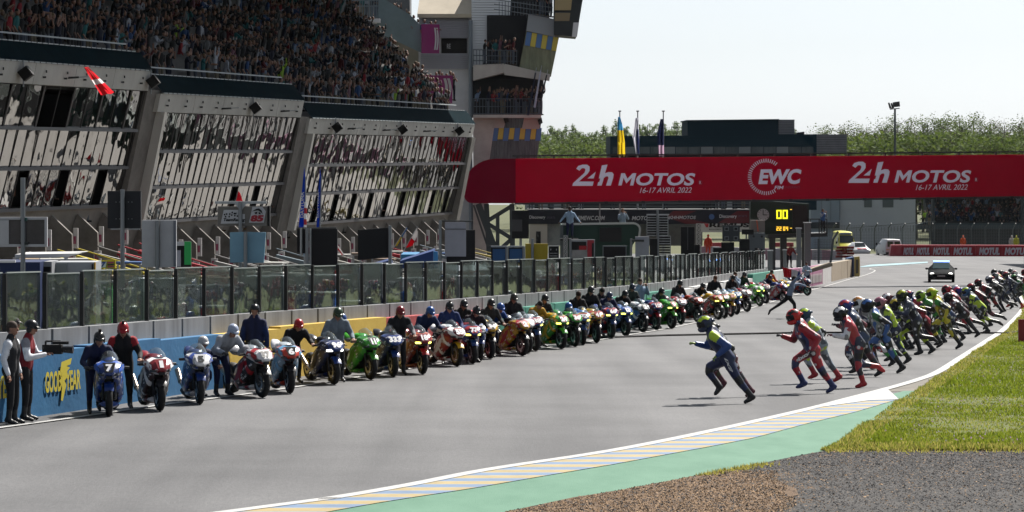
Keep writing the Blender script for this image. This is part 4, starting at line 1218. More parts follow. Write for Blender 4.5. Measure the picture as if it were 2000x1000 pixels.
# tents
for pts, Y, c, lab in (([(781, 524), (781, 510), (846, 490), (846, 524)], 92, (.010, .045, .19), 'dark blue wedge shaped tent behind the glass with a light blue end'), ([(700, 526), (758, 509), (762, 526)], 88, (.010, .04, .17), 'low blue tent beneath the tilted black board'), ([(783, 510), (783, 497), (815, 497), (815, 506)], 97, (.03, .20, .42), 'light blue awning behind the dark blue tent')):
    T = thing('tent', lab, 'tent', P(pts[0][0], 560, Y))
    slab('canopy', pts, Y, 2.5, mat('tent_%g' % c[2], c, .7), T)
    mb = MB()
    for p in (pts[0], pts[-1]): mb.tube([P(p[0], p[1], Y + .1), P(p[0], p[1] + 45, Y + .1)], .04, 6)
    mb.build('leg', STEEL, T, world=True)
    if lab.startswith('dark'): slab('end_flap', [(846.5, 490), (855, 492), (856, 524), (846.5, 524)], Y + .02, .1, mat('tent_end', (.06, .28, .62), .7), T)
T = thing('umbrella', 'grey blue umbrella spread open under the grey board', 'umbrella', P(895, 560, 97))
mb = MB()
c0 = P(898, 508, 97); n = 8
top = c0 + V((0, 0, .02))
ring = [c0 + V((math.cos(2 * math.pi * k / n) * .95, math.sin(2 * math.pi * k / n) * .95, -.30)) for k in range(n)]
mid = [c0 + V((math.cos(2 * math.pi * k / n) * .55, math.sin(2 * math.pi * k / n) * .55, -.07)) for k in range(n)]
mb.add([top] + mid + ring, [(0, 1 + k, 1 + (k + 1) % n) for k in range(n)] + [(1 + k, 1 + n + k, 1 + n + (k + 1) % n, 1 + (k + 1) % n) for k in range(n)])
mb.build('canopy', mat('umbrella_grey_blue', (.26, .31, .36), .7), T, world=True)
mb = MB(); mb.tube([c0, P(898, 600, 97)], .02, 6); mb.build('shaft', STEEL, T, world=True)
# fuel booms reaching out over the pit lane from the garages
boomcol = [((.30, .30, .28), 'grey'), ((.62, .5, .03), 'yellow'), ((.62, .5, .03), 'yellow'), ((.35, .35, .34), 'grey'), ((.48, .03, .05), 'red'), ((.48, .03, .05), 'red'), ((.4, .4, .4), 'pale'), ((.07, .05, .045), 'dark brown'), ((.4, .4, .4), 'pale'), ((.2, .2, .2), 'grey'), ((.42, .42, .42), 'pale'), ((.22, .30, .36), 'blue grey'), ((.4, .4, .38), 'pale'), ((.5, .5, .46), 'cream'), ((.4, .4, .4), 'pale'), ((.48, .03, .05), 'red'), ((.25, .33, .4), 'blue grey'), ((.4, .4, .4), 'pale'), ((.5, .4, .1), 'ochre')]
bx = [14, 70, 108, 150, 190, 232, 285, 330, 382, 415, 455, 505, 560, 622, 690, 735, 790, 822, 850]
blab = ['beneath the white framed pit screen', 'just right of the white framed pit screen', 'over the white canopy roof', 'over the yellow number 27 sign', 'left of the tall black double board', 'under the tall black double board', 'behind the white two leaf board', 'behind the bright green pit box', 'between the green box and the pale blue boards', 'left of the team sign pole', 'behind the pale blue boards', 'right of the pale blue boards', 'below the second leaning pier', 'below the narrow blue feather flag', 'left of the big tilted black board', 'behind the big tilted black board', 'near the blue and yellow flag', 'near the red and white waving flag', 'left of the gallows pole']
for k, x in enumerate(bx):
    c, cn = boomcol[k]
    Y = fy(x); bi = 0 if Y < 129 else 1 if Y < 150 else 2
    zb_ = bays[bi]['sill'] - 2.0
    T = thing('fuel_boom', cn + ' boom reaching out ' + blab[k], 'boom', fpt(Y, 5, -6), 0, 'booms over the pit lane')
    mb = MB(); m = paint(c, .5)
    a, b_ = fpt(Y, .9, zb_ + .1), fpt(Y - 1.5, 6.5, zb_ - 1.0)
    mb.obox(a, b_, .14, .16); mb.obox(a + V((0, 0, .35)), b_ + V((0, 0, .1)), .05, .05)
    mb.build('beam', m, T, world=True)
    mb = MB(); q = fpt(Y - 1.2, 5.2, zb_ - .75); mb.tube([q, V((q.x, q.y, gz(q.y)))], .05, 6); mb.build('post', STEEL, T, world=True)
    if k % 2 == 0:
        mb = MB(); q = b_ + V((0, 0, -.2)); mb.box(q, (1.5, .9, .08)); mb.box(q + V((0, 0, -.35)), (1.2, .7, .06)); mb.build('tool_rail', mat('rail_white', (.55, .55, .54), .5), T, world=True)
# racks and canopies in front of the garages
fr_ = random.Random(4)
rlab = ['at the near end behind the navy hut', 'behind the navy hut', 'behind the grey cabinets', 'near the yellow 27 sign', 'behind the yellow 27 sign', 'left of the tall black double board', 'below the tall black double board', 'below the white two leaf board', 'right of the white two leaf board', 'behind the green pit box', 'left of the pale blue boards', 'below the team sign', 'behind the pale blue boards', 'right of the pale blue boards', 'left of the feather flags', 'below the wide feather flag', 'below the narrow feather flag', 'left of the tilted black board', 'below the tilted black board', 'beside the low blue tent', 'left of the dark blue tent', 'behind the dark blue tent', 'right of the dark blue tent', 'behind the grey umbrella', 'below the gallows board', 'at the end of the garages']
for k in range(26):
    x = 20 + k * 34 + fr_.uniform(-10, 10)
    Y = fy(x) * fr_.uniform(.72, .93)
    yb = pxy(V((0, Y, gz(Y))))[1]
    h = fr_.uniform(1.7, 2.6); wd = fr_.uniform(.7, 1.6)
    hue = fr_.choice(['pale', 'grey', 'brown', 'white', 'black', 'blue', 'tan'])
    c = {'pale': (.5, .5, .48), 'grey': (.25, .25, .26), 'brown': (.2, .14, .10), 'white': (.6, .6, .6), 'black': (.02, .02, .025), 'blue': (.03, .1, .28), 'tan': (.4, .3, .2)}[hue]
    X = (x - 1000) / F * Y
    T = thing('tool_rack', 'open %s tool rack in the pit lane %s' % (hue, rlab[k]), 'rack', (X, Y, gz(Y)), fr_.uniform(-.3, .3), 'racks in the pit lane')
    m = mat('rack_' + hue, c, .6)
    mb = MB()
    for a in (-1, 1):
        for b_ in (-1, 1): mb.box((a * wd / 2, b_ * .4, h / 2), (.05, .05, h))
    mb.build('frame', STEEL, T)
    mb = MB(); mb.box((0, 0, h), (wd + .15, .95, .06)); mb.build('top', m, T)
    mb = MB(); mb.box((0, 0, h * .55), (wd, .7, .05)); mb.build('shelf', m, T)
    mb = MB(); mb.box((fr_.uniform(-.2, .2), 0, h * .55 + .22), (wd * .6, .5, .4)); mb.box((0, .1, .45), (wd * .8, .6, .8)); mb.build('toolbox', paint(fr_.choice([BLACK, RED, NAVY, GREY, WHITE])), T)
# cabinets and crates stacked just behind the glass
cl_ = random.Random(17)
for k in range(22):
    x = 232 + k * 46 + cl_.uniform(-14, 14)
    q, d, n = wallpt(wall_s(x, -2.0)); q = q - n * cl_.uniform(1.5, 3.0); q.z = gz(q.y)
    hue = cl_.choice(['white', 'grey', 'blue', 'red', 'black', 'green', 'white', 'grey'])
    c = {'white': (.62, .63, .64), 'grey': (.30, .31, .33), 'blue': (.02, .10, .38), 'red': (.42, .02, .03), 'black': (.015, .015, .018), 'green': (.05, .32, .06)}[hue]
    wd, h = cl_.uniform(.7, 1.7), cl_.uniform(1.5, 2.45)
    T = thing('cabinet', '%s equipment cabinet in the pit lane, %s in the row behind the glass' % (hue, ['first', 'second', 'third', 'fourth', 'fifth', 'sixth', 'seventh', 'eighth', 'ninth', 'tenth', 'eleventh', 'twelfth', 'thirteenth', 'fourteenth', 'fifteenth', 'sixteenth', 'seventeenth', 'eighteenth', 'nineteenth', 'twentieth', 'last but one', 'last'][k]), 'cabinet', q, cl_.uniform(-.5, .2), 'equipment cabinets behind the glass')
    mb = MB(); mb.box((0, 0, h / 2), (wd, .7, h)); mb.build('body', paint(c, .45), T)
    mb = MB(); mb.box((0, -.36, h * .62), (wd * .86, .03, h * .55)); mb.build('door', paint(tuple(v * .6 + .03 for v in c), .45), T)
    mb = MB(); mb.box((0, 0, h + .02), (wd + .06, .76, .04)); mb.build('top', STEEL, T)
    mb = MB(); mb.box((wd * .3, -.39, h * .6), (.03, .03, .2)); mb.build('handle', DSTEEL, T)
# little flags between the booms
for pts, Y, cs, lab in (([(771, 480), (775, 481), (796, 446), (794, 444)], 120, [(.5, .4, .03), (.02, .15, .35)], 'thin blue and yellow flag hanging between the garage fins'), ([(791, 485), (806, 480), (814, 462), (815, 443)], 118, [(.6, .02, .04), (.65, .63, .63)], 'red and white flag waving over the pit lane'), ([(659, 478), (672, 497), (668, 499), (659, 486)], 115, [(.7, .68, .68), (.55, .02, .04)], 'white and red flag corner beside the framed black board'), ([(312, 387), (323, 386), (318, 397), (301, 402)], 128, [(.6, .02, .04), (.7, .68, .66)], 'small red and white flag in the lower windows of the middle bay'), ([(460, 393), (474, 393), (469, 378), (465, 373)], 132, [(.62, .03, .06), (.6, .03, .06)], 'small bright red pennant above the team sign')):
    T = thing('flag', lab, 'flag', P(pts[0][0], pts[0][1], Y))
    mb = MB()
    a, b_, c, d_ = [P(x, y, Y) for x, y in pts]
    mA, mB_ = (a + d_) / 2, (b_ + c) / 2
    mb.prism([a, b_, mB_, mA], V((0, .06, 0)), 0); mb.prism([mA + V((0, .03, 0)), mB_ + V((0, .03, 0)), c + V((0, .05, 0)), d_ + V((0, .05, 0))], V((0, .06, 0)), 1)
    mb.build('flag_cloth', [flagmat(cs[0]), flagmat(cs[1])], T, world=True)
    mb = MB(); mb.tube([d_, a + (a - d_) * .4], .02, 5); mb.build('stick', STEEL, T, world=True)
# ================================================================== GANTRY ACROSS THE TRACK
def BY(px): return 1 / (1 / 196.0 + (1 / 215.0 - 1 / 196.0) * (px - 1007) / 993)
def BP(px, py, o=0.0):
    p = P(px, py, BY(px)); p.y -= o
    return p
def letter_px(mb, s, x0, y0, x1, y1, fn, shear=0.0, bold=.02, mi=0, rise=0.0):
    vs, fs = text_mesh(s, bold, 0)
    mb.add([fn(x0 + (x1 - x0) * a + shear * b, y1 + (y0 - y1) * b + rise * a) for a, b in vs], fs, mi)
gy_top = lambda x: 310 - 8 * (x - 1007) / 993
gy_bot = lambda x: 396 - 13 * (x - 1007) / 993
GT = thing('start_gantry', 'long dark red start gantry spanning the pit lane and the track with race lettering', 'gantry', onground(-1.3, 197))
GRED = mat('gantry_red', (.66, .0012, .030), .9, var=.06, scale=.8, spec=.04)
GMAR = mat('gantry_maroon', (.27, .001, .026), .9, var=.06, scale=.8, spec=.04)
XE = 2420
mb = MB(); fr_l = [BP(1007, gy_top(1007)), BP(XE, gy_top(XE)), BP(XE, gy_bot(XE)), BP(1007, gy_bot(1007))]
mb.prism(fr_l, V((0, 2.2, 0))); mb.build('banner_box', GRED, GT, world=True)
pts = []
for k in range(9):
    a = math.pi / 2 + (math.pi / 2) * k / 8
    pts.append((968 + 62 * math.cos(a), 366 - 56 * math.sin(a)))
for k in range(1, 6):
    a = math.pi + (math.pi / 2) * k / 5
    pts.append((922 + 16 * math.cos(a), 380 - 17 * math.sin(a)))
pts += [(1007, 397), (1007, 310)]
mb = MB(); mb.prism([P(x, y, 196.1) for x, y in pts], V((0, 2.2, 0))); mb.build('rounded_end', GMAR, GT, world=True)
mb = MB()
mb.obox(BP(1000, 304.5) + V((0, .3, 0)), BP(XE, 304.5 - 8 * (XE - 1007) / 993) + V((0, .3, 0)), .12, .1)
mb.build('top_chord', DSTEEL, GT, world=True)
for k in range(20):
    x = 1010 + k * 72
    mb = MB(); mb.obox(BP(x, gy_top(x)) + V((0, .3, 0)), BP(x, 304 - 8 * (x - 1007) / 993) + V((0, .3, 0)), .12, .22, up=V((0, 1, 0))); mb.build('stud', DSTEEL, GT, world=True)
mb = MB()
mb.obox(BP(1007, gy_bot(1007) + 2) + V((0, .2, 0)), BP(XE, gy_bot(XE) + 2) + V((0, .2, 0)), .2, .12)
mb.build('bottom_chord', mat('chord_grey', (.07, .08, .085), .5), GT, world=True)
for k in range(14):
    x = 1040 + k * 72
    mb = MB(); mb.box(BP(x, gy_bot(x) + 2, .02), (.25, .2, .16)); mb.build('underside_lamp', DSTEEL, GT, world=True)
# leg trusses
mb = MB(); LEGM = mat('truss_slate', (.06, .072, .08), .5)
L = lambda x, y, o=0: P(x, y, 197 + o)
for a, b, r in (((934, 398), (972, 500), .20), ((950, 398), (958, 545), .16), ((1000, 398), (1002, 560), .16), ((1000, 402), (948, 434), .13), ((948, 434), (1000, 466), .13), ((1000, 466), (962, 500), .13), ((925, 400), (955, 490), .06), ((972, 420), (972, 560), .12), ((958, 545), (960, 575), .2), ((1002, 560), (1002, 578), .2)):
    mb = MB(); mb.obox(L(*a), L(*b), r * 2, r * 2); mb.build('leg_truss', LEGM, GT, world=True)
for x in (1112, 1173, 1213):
    mb = MB(); mb.tube([BP(x, 396) + V((0, 1.8, 0)), BP(x, 470) + V((0, 1.8, 0))], .05, 6); mb.build('hanger', STEEL, GT, world=True)
mb = MB(); q = onground(40, 218); mb.obox(q, q + V((0, 0, 6)), 1.0, .6); mb.build('far_leg', LEGM, GT, world=True)
LIL = mat('banner_lilac_white', (1.25, 1.12, 1.35), .7)
fb = lambda x, y: BP(x, y, .02)
def logo24(x, y, k=1.0):
    mb = MB()
    def X(a, b): return fb(x + a * k, y + b * k)
    # figure 2 with a swept foot
    mb.add([X(*p) for p in ((8, 8), (12, 2.5), (20, 0), (29, 0), (34, 4), (34, 12), (30, 18), (13, 33), (42, 33), (40, 41.5), (0, 41.5), (2, 36), (24, 16), (26, 10), (24, 7), (19, 7), (14, 12))], [tuple(range(17))])
    mb.add([X(*p) for p in ((46, 14), (42, 27), (30, 27))], [(0, 1, 2)])
    # letter h
    mb.add([X(*p) for p in ((58, 1.5), (69, 0), (64, 17), (71, 14.5), (78, 15), (81, 19), (80, 26), (75.5, 41), (66, 41), (71, 26), (70, 23), (66, 23), (62, 26), (60, 33), (57.5, 41), (49, 41), (51, 34), (53, 34), (55, 27), (52, 27))], [tuple(range(20))])
    letter_px(mb, 'MOTOS', x + 90 * k, y + 16.5 * k, x + 236 * k, y + 41 * k, fb, shear=6, bold=.03)
    letter_px(mb, '16-17 AVRIL 2022', x + 132 * k, y + 45 * k, x + 232 * k, y + 55.5 * k, fb, shear=3, bold=.0, rise=-.8)
    letter_px(mb, 'R', x + 248.5 * k, y + 32 * k, x + 252 * k, y + 38 * k, fb, bold=.01)
    o = mb.build('race_lettering', LIL, GT, world=True)
    mb = MB()
    c = (x + 250.2 * k, y + 35 * k)
    ring = [[fb(c[0] + r * math.cos(a), c[1] + r * math.sin(a)) for r in (4.3, 3.6)] for a in (2 * math.pi * i / 16 for i in range(17))]
    mb.rings(ring, 0, caps=False, close=False); mb.build('registered_ring', paint((.4, .05, .12)), GT, world=True)
logo24(1117.5, 321.5); logo24(1656.5, 315.8, 1.0)
mb = MB()
letter_px(mb, 'EWC', 1481, 330.5, 1561, 360, fb, shear=5, bold=.045, rise=-.6)
letter_px(mb, 'FIM', 1512.5, 363, 1529, 369.5, fb, shear=1.5, bold=.02)
for k in range(34):
    a = R(52 + 250 * k / 33)
    c, s_ = math.cos(a), math.sin(a)
    r0, r1, w_ = 28.5, 35.5, .8
    mb.add([fb(1496 + c * r0 - s_ * w_, 345.5 - s_ * r0 - c * w_), fb(1496 + c * r0 + s_ * w_, 345.5 - s_ * r0 + c * w_), fb(1496 + c * r1 + s_ * w_, 345.5 - s_ * r1 + c * w_), fb(1496 + c * r1 - s_ * w_, 345.5 - s_ * r1 - c * w_)], [(0, 1, 2, 3)])
mb.build('race_lettering', LIL, GT, world=True)
mb = MB(); letter_px(mb, 'ENDURANCE', 1533, 363.5, 1562, 368, fb, shear=1, bold=.0); mb.build('race_lettering', paint((.42, .05, .12)), GT, world=True)

# ================================================================== BUILDINGS BEHIND THE GANTRY
CY = 262.0
DARKC = mat('dark_blue_cladding', (.010, .034, .050), .8, spec=.1, var=.12, scale=.5, stretch=(.2, 1, 8))
GLT = mat('teal_glass', (.02, .055, .06), .15, c2=(.10, .15, .16), scale=.35, stretch=(2, 1, .6))
CB = thing('control_building', 'dark blue flat roofed control building behind the gantry', 'building', onground(20, CY))
slab('wall', [(1192, 266), (1595, 262), (1595, 300), (1192, 300)], CY, 12, DARKC, CB)
slab('upper_storey', [(1343, 236), (1520, 234), (1520, 264), (1343, 266)], CY + 1, 9, DARKC, CB)
slab('parapet', [(1341, 234.5), (1522, 232.5), (1522, 235), (1341, 237)], CY + .7, 9.6, DARKC, CB)
slab('wall', [(1192, 300), (1595, 300), (1595, 410), (1192, 410)], CY + 2, 10, DARKC, CB)
for k in range(16):
    x = 1197 + k * 24.6
    slab('window', [(x, 287), (x + 23, 286.6), (x + 23, 300), (x, 300)], CY - .04, .1, [GLT, mat('teal_glass_pale', (.16, .21, .22), .15), GLT][(k * 7) % 3], CB)
for x0, x1, y0, y1, n, Yk in ((1521, 1552, 233.5, 262.5, 9, CY + 1), (1595, 1654, 262.5, 300, 11, CY)):
    for k in range(n):
        ya = y0 + (y1 - y0) * k / n; yb = y0 + (y1 - y0) * (k + .8) / n
        slab('louvre', [(x0, ya), (x1, ya), (x1, yb), (x0, yb)], Yk + .05 * (k % 2), 6, mat('louvre_grey', (.22, .23, .25), .6, var=.15, scale=1.5), CB)
    slab('louvre_backing', [(x0, y0), (x1 - 1, y0), (x1 - 1, y1), (x0, y1)], Yk + .3, 5, DARKC, CB)
slab('roof_cowl', [(1557, 259), (1571, 257), (1571, 263), (1557, 263)], CY + 1, 1, MB_DARK, CB)
# terrace building with the dark banner
TYB = 236.0
TB = thing('terrace_building', 'glazed terrace building with a long dark sponsor banner under the gantry', 'building', onground(10, TYB))
slab('terrace_slab', [(1030, 409), (1467, 409), (1467, 412), (1030, 412)], TYB, 8, mat('slab_dark', (.04, .045, .05), .7), TB)
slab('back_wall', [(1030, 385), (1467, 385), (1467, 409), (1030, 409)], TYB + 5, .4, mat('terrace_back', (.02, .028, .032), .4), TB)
for x0, x1 in ((1025, 1044), (1052, 1070), (1082, 1096), (1100, 1106), (1130, 1140), (1398, 1405), (1420, 1430)):
    slab('terrace_pane', [(x0, 393), (x1, 393), (x1, 410), (x0, 410)], TYB + 4.9, .06, mat('pale_pane', (.36, .40, .41), .3), TB)
mb = MB()
for y in (397, 403): mb.tube([P(1030, y, TYB), P(1467, y, TYB)], .035, 5)
o = mb.build('terrace_rail', mat('rail_dim', (.10, .13, .14), .5), TB, world=True); o['kind'] = 'stuff'
slab('sponsor_banner', [(1033, 411), (1467, 411), (1467, 437.5), (1033, 437.5)], TYB - .1, .15, mat('banner_ink', (.010, .013, .026), .7), TB)
mb = MB(); tb = lambda x, y: P(x, y, TYB - .14)
mb.add([tb(*p) for p in ((1315, 412), (1360, 412), (1330, 424), (1390, 437), (1340, 437), (1300, 424))], [tuple(range(6))])
mb.add([tb(*p) for p in ((1400, 437), (1440, 412), (1466, 412), (1466, 437))], [(0, 1, 2, 3)])
mb.build('banner_flash', paint((.12, .006, .015)), TB, world=True)
mb = MB(); tb = lambda x, y: P(x, y, TYB - .18)
for s_, x0, y0, x1, y1, sh in (('Discovery', 1034, 421, 1065, 429, 0), ('FIMEWC.COM', 1128, 421.5, 1180, 430, 1.5), ('MOTOS', 1234, 422, 1270, 430, 1.5), ('#24HMOTOS', 1304, 421.5, 1358, 428.5, 1.5), ('Discovery', 1405, 419, 1439, 427.5, 0)):
    letter_px(mb, s_, x0, y0, x1, y1, tb, shear=sh, bold=.02)
mb.build('banner_lettering', mat('banner_white', (.62, .62, .66), .6), TB, world=True)
mb = MB()
letter_px(mb, 'SPORTS', 1068, 423, 1084, 427, tb, bold=0); letter_px(mb, 'SPORTS', 1442, 420, 1459, 424, tb, bold=0)
mb.build('banner_lettering', paint((.12, .1, .16)), TB, world=True)
mb = MB(); ring = [tb(1390 + 5.5 * math.cos(a), 423.5 + 5.5 * math.sin(a)) for a in (2 * math.pi * k / 14 for k in range(14))]
mb.add(ring, [tuple(range(14))]); mb.build('round_emblem', paint((.04, .12, .32)), TB, world=True)
slab('white_wall', [(1034, 437.5), (1069, 437.5), (1069, 480), (1034, 480)], TYB, 5, mat('cream_wall', (.52, .49, .45), .8), TB)
slab('doorway', [(1047, 452), (1056, 452), (1056, 480), (1047, 480)], TYB - .05, .1, MB_BLACK, TB)
slab('glazed_front', [(1069, 437.5), (1095, 437.5), (1095, 480), (1069, 480)], TYB + .3, .2, mat('hazy_glass', (.14, .17, .18), .2, c2=(.30, .33, .34), scale=.9), TB)
slab('glazed_front', [(1250, 437.5), (1372, 437.5), (1372, 480), (1250, 480)], TYB + 6, .2, mat('hazy_glass', (0, 0, 0)), TB)
# sign under the banner
T = thing('sponsor_sign', 'white sign with black lettering and a red mark under the dark banner', 'sign', P(1420, 453, 232))
slab('panel', [(1370, 437), (1472, 437), (1472, 453.5), (1370, 453.5)], 232, .1, paint((.66, .66, .66)), T)
mb = MB(); ts = lambda x, y: P(x, y, 231.96)
letter_px(mb, 'REMUS', 1385, 435, 1463, 444, ts, shear=1, bold=.04); letter_px(mb, 'MANAGEMENT', 1385, 446.5, 1410, 449.5, ts, bold=0)
mb.build('sign_lettering', MB_BLACK, T, world=True)
mb = MB(); mb.add([ts(*p) for p in ((1375, 437), (1384, 437), (1383, 444), (1379, 444))], [(0, 1, 2, 3)]); mb.build('red_mark', paint((.55, .02, .03)), T, world=True)
# truss tower
def lattice(name, label, x0, x1, y0, y1, Y, m, n=8, r=.03):
    T = thing(name, label, 'tower', P((x0 + x1) / 2, y1, Y))
    mb = MB()
    for o in (0, .4):
        for x in (x0, x1): mb.tube([P(x, y0, Y + o), P(x, y1, Y + o)], r, 5)
    mb.build('upright', m, T, world=True)['kind'] = 'stuff'
    mb = MB()
    for k in range(n):
        ya, yb = y0 + (y1 - y0) * k / n, y0 + (y1 - y0) * (k + 1) / n
        mb.tube([P(x0, ya, Y), P(x1, yb, Y)], r * .7, 5); mb.tube([P(x1, ya, Y), P(x0, yb, Y)], r * .7, 5); mb.tube([P(x0, ya, Y), P(x1, ya, Y)], r * .6, 5)
    mb.build('lacing', m, T, world=True)['kind'] = 'stuff'
lattice('lattice_tower', 'thin white lattice tower left of the sponsor sign', 1360, 1369, 437, 505, 225, mat('lattice_white', (.5, .52, .53), .5), 8, .04)
lattice('lattice_tower', 'slim grey lattice mast in front of the green hut', 1101, 1108, 460, 515, 150, STEEL, 7, .03)
# green marshal hut with a rounded end
T = thing('start_hut', 'dark green start hut with a rounded end and white rim beside the pit boards', 'hut', P(1170, 530, 158))
pts = [(1096, 439), (1236, 437)] + [(1236 + 13 * math.sin(R(a)), 448 - 11 * math.cos(R(a))) for a in range(15, 100, 15)] + [(1247, 462), (1236, 478), (1228, 520), (1096, 520)]
slab('body', pts, 158, 3, mat('hut_green', (.005, .042, .028), .55), T)
mb = MB()
rim = [(1098, 438), (1236, 436)] + [(1236 + 14 * math.sin(R(a)), 448 - 12 * math.cos(R(a))) for a in range(15, 100, 15)] + [(1248, 464)]
for a, b in zip(rim[:-1], rim[1:]): mb.obox(P(*a, 157.97), P(*b, 157.97), .1, .07, up=V((0, -1, 0)))
mb.build('white_rim', paint((.6, .62, .6)), T, world=True)
slab('dark_hatch', [(1171, 445), (1214, 444), (1214, 472), (1171, 472)], 157.9, .1, mat('hatch_black', (.012, .012, .014), .6), T)
slab('platform', [(1094, 466), (1130, 466), (1130, 470), (1094, 470)], 157, 1.2, DSTEEL, T)
slab('end_post', [(1094, 440), (1100, 440), (1100, 520), (1094, 520)], 157.9, .3, mat('frame_slate', (.13, .16, .17), .5), T)
# timing board
TBY = 225.0
T = thing('timing_board', 'dark green timing board with a round clock and yellow lit digits', 'timing board', P(1520, 460, TBY))
slab('cabinet', [(1466, 390), (1580, 398), (1580, 458), (1466, 458)], TBY, 1.2, mat('timing_green', (.004, .028, .018), .5), T)
slab('dark_panel', [(1548, 402), (1577, 402), (1577, 452), (1548, 452)], TBY - .05, .06, mat('panel_black', (.008, .011, .012), .4), T)
mb = MB(); tq = lambda x, y, o=.06: P(x, y, TBY - o)
mb.add([tq(1490.5 + 11.7 * math.cos(a), 419.5 + 11.7 * math.sin(a)) for a in (2 * math.pi * k / 24 for k in range(24))], [tuple(range(24))]); ck = mb.build('clock_face', paint((.5, .52, .54)), T, world=True)
mb = MB(); mb.prism([tq(1489.8, 419, .1), tq(1491.2, 419, .1), tq(1491.2, 410, .1), tq(1489.8, 410, .1)], V((0, .02, 0))); mb.prism([tq(1490, 418.8, .1), tq(1498, 419, .1), tq(1498, 420.6, .1), tq(1490, 420.4, .1)], V((0, .02, 0)))
h = mb.build('clock_hand', MB_BLACK, ck); h['kind'] = 'stuff'
mb = MB()
for k in range(12):
    a = 2 * math.pi * k / 12; c, s_ = math.cos(a), math.sin(a)
    mb.add([tq(1490.5 + c * 8.6 - s_ * .5, 419.5 + s_ * 8.6 + c * .5, .09), tq(1490.5 + c * 10.6 - s_ * .5, 419.5 + s_ * 10.6 + c * .5, .09), tq(1490.5 + c * 10.6 + s_ * .5, 419.5 + s_ * 10.6 - c * .5, .09), tq(1490.5 + c * 8.6 + s_ * .5, 419.5 + s_ * 8.6 - c * .5, .09)], [(0, 1, 2, 3)])
h = mb.build('hour_mark', MB_BLACK, ck); h['kind'] = 'stuff'
DIG = mat('lit_digit_yellow', (.80, .78, .02), .5, emit=.7)
DIGO = mat('lit_digit_amber', (.85, .50, .04), .5, emit=.7)
SEG = {'0': 'abcdef', '2': 'abged', '4': 'fgbc'}
def digit(mb, ch, x, y, w_, h_, t):
    for sg in SEG[ch]:
        r = {'a': (x, y, x + w_, y + t), 'd': (x, y + h_ - t, x + w_, y + h_), 'g': (x, y + h_ / 2 - t / 2, x + w_, y + h_ / 2 + t / 2), 'f': (x, y, x + t, y + h_ / 2), 'b': (x + w_ - t, y, x + w_, y + h_ / 2), 'e': (x, y + h_ / 2, x + t, y + h_), 'c': (x + w_ - t, y + h_ / 2, x + w_, y + h_)}[sg]
        o = .06 + .004 * 'abcdefg'.index(sg)
        mb.prism([tq(r[0], r[1], o), tq(r[2], r[1], o), tq(r[2], r[3], o), tq(r[0], r[3], o)], V((0, .02, 0)))
for i, (ch, x, y, w_, h_, t, m) in enumerate((('0', 1516.5, 410, 10, 17.5, 2.7, DIG), ('0', 1528.5, 410, 10, 17.5, 2.7, DIG), ('2', 1516.5, 442.5, 4.2, 8, 1.5, DIGO), ('2', 1522, 442.5, 4.2, 8, 1.5, DIGO), ('0', 1529.5, 442.5, 4.2, 8, 1.5, DIGO), ('4', 1535, 442.5, 4.2, 8, 1.5, DIGO))):
    mb = MB(); digit(mb, ch, x, y, w_, h_, t); mb.build('digit', m, T, world=True)
for x, y in ((1543, 408.5), (1543, 445)): slab('lit_dash', [(x, y), (x + 4, y), (x + 4, y + 1.3), (x, y + 1.3)], TBY - .06, .02, DIGO, T)
slab('gallery', [(1500, 458), (1614, 455), (1617, 462), (1500, 466)], TBY - .8, 3, mat('gallery_dark', (.035, .045, .05), .6), T)
mb = MB()
for x in (1583, 1600, 1615): mb.tube([P(x, 428, TBY - .6), P(x, 458, TBY - .6)], .04, 5)
mb.tube([P(1580, 428, TBY - .6), P(1615, 428, TBY - .6)], .04, 5); mb.build('gallery_rail', DSTEEL, T, world=True)['kind'] = 'stuff'
for x in (1508, 1530, 1572):
    mb = MB(); p = P(x, 462, TBY); mb.obox(p, V((p.x, p.y, gz(p.y))), .45, .45); mb.build('support_post', LEGM, T, world=True)
# white building and right grandstand
WB = thing('white_building', 'long pale building with two dark windows beyond the timing board', 'building', onground(38, 362))
slab('wall', [(1640, 340), (1788, 340), (1788, 500), (1640, 500)], 362, 10, mat('pale_wall', (.50, .53, .58), .8, var=.05, scale=.3), WB)
slab('side_wall', [(1584, 345), (1640, 343), (1640, 500), (1584, 500)], 361.6, 10, mat('blue_grey_wall', (.30, .36, .43), .8, var=.05, scale=.3), WB)
for x0, x1 in ((1688, 1703), (1724, 1745)): slab('window', [(x0, 388), (x1, 388), (x1, 405), (x0, 405)], 361.9, .2, mat('window_slate', (.10, .13, .14), .3), WB)
slab('window', [(1568, 388), (1590, 388), (1590, 405), (1568, 405)], 361.4, .2, GLT, WB)
for x in (1604, 1622, 1640): slab('wall_joint', [(x, 388), (x + .8, 388), (x + .8, 430), (x, 430)], 361.5, .12, mat('joint_grey', (.2, .24, .29), .8), WB)
slab('dark_plinth', [(1584, 434), (1640, 434), (1640, 446), (1584, 446)], 361.3, .2, mat('plinth_dark', (.03, .04, .05), .7), WB)
GY2 = 372.0
RG = thing('far_grandstand', 'dark covered grandstand full of people on the far right', 'grandstand', onground(58, GY2))
for r in range(9):
    ya = 446 - r * 8
    mb = MB(); a, b_ = P(1820, ya, GY2), P(2120, ya, GY2)
    y0 = GY2 + r * .85
    mb.box(((a.x + b_.x) / 2, y0 + .45, a.z - 1), (b_.x - a.x, .9, 2)); mb.build('tier', mat('tier_dark', (.05, .055, .06), .9), RG, world=True)
slab('roof', [(1800, 345), (2140, 345), (2140, 352), (1800, 352)], GY2 - 3, 16, mat('roof_sheet', (.3, .31, .32), .6), RG)
slab('back_sheet', [(1812, 350), (2130, 350), (2130, 420), (1812, 420)], GY2 + 9, .4, ROOMB, RG)
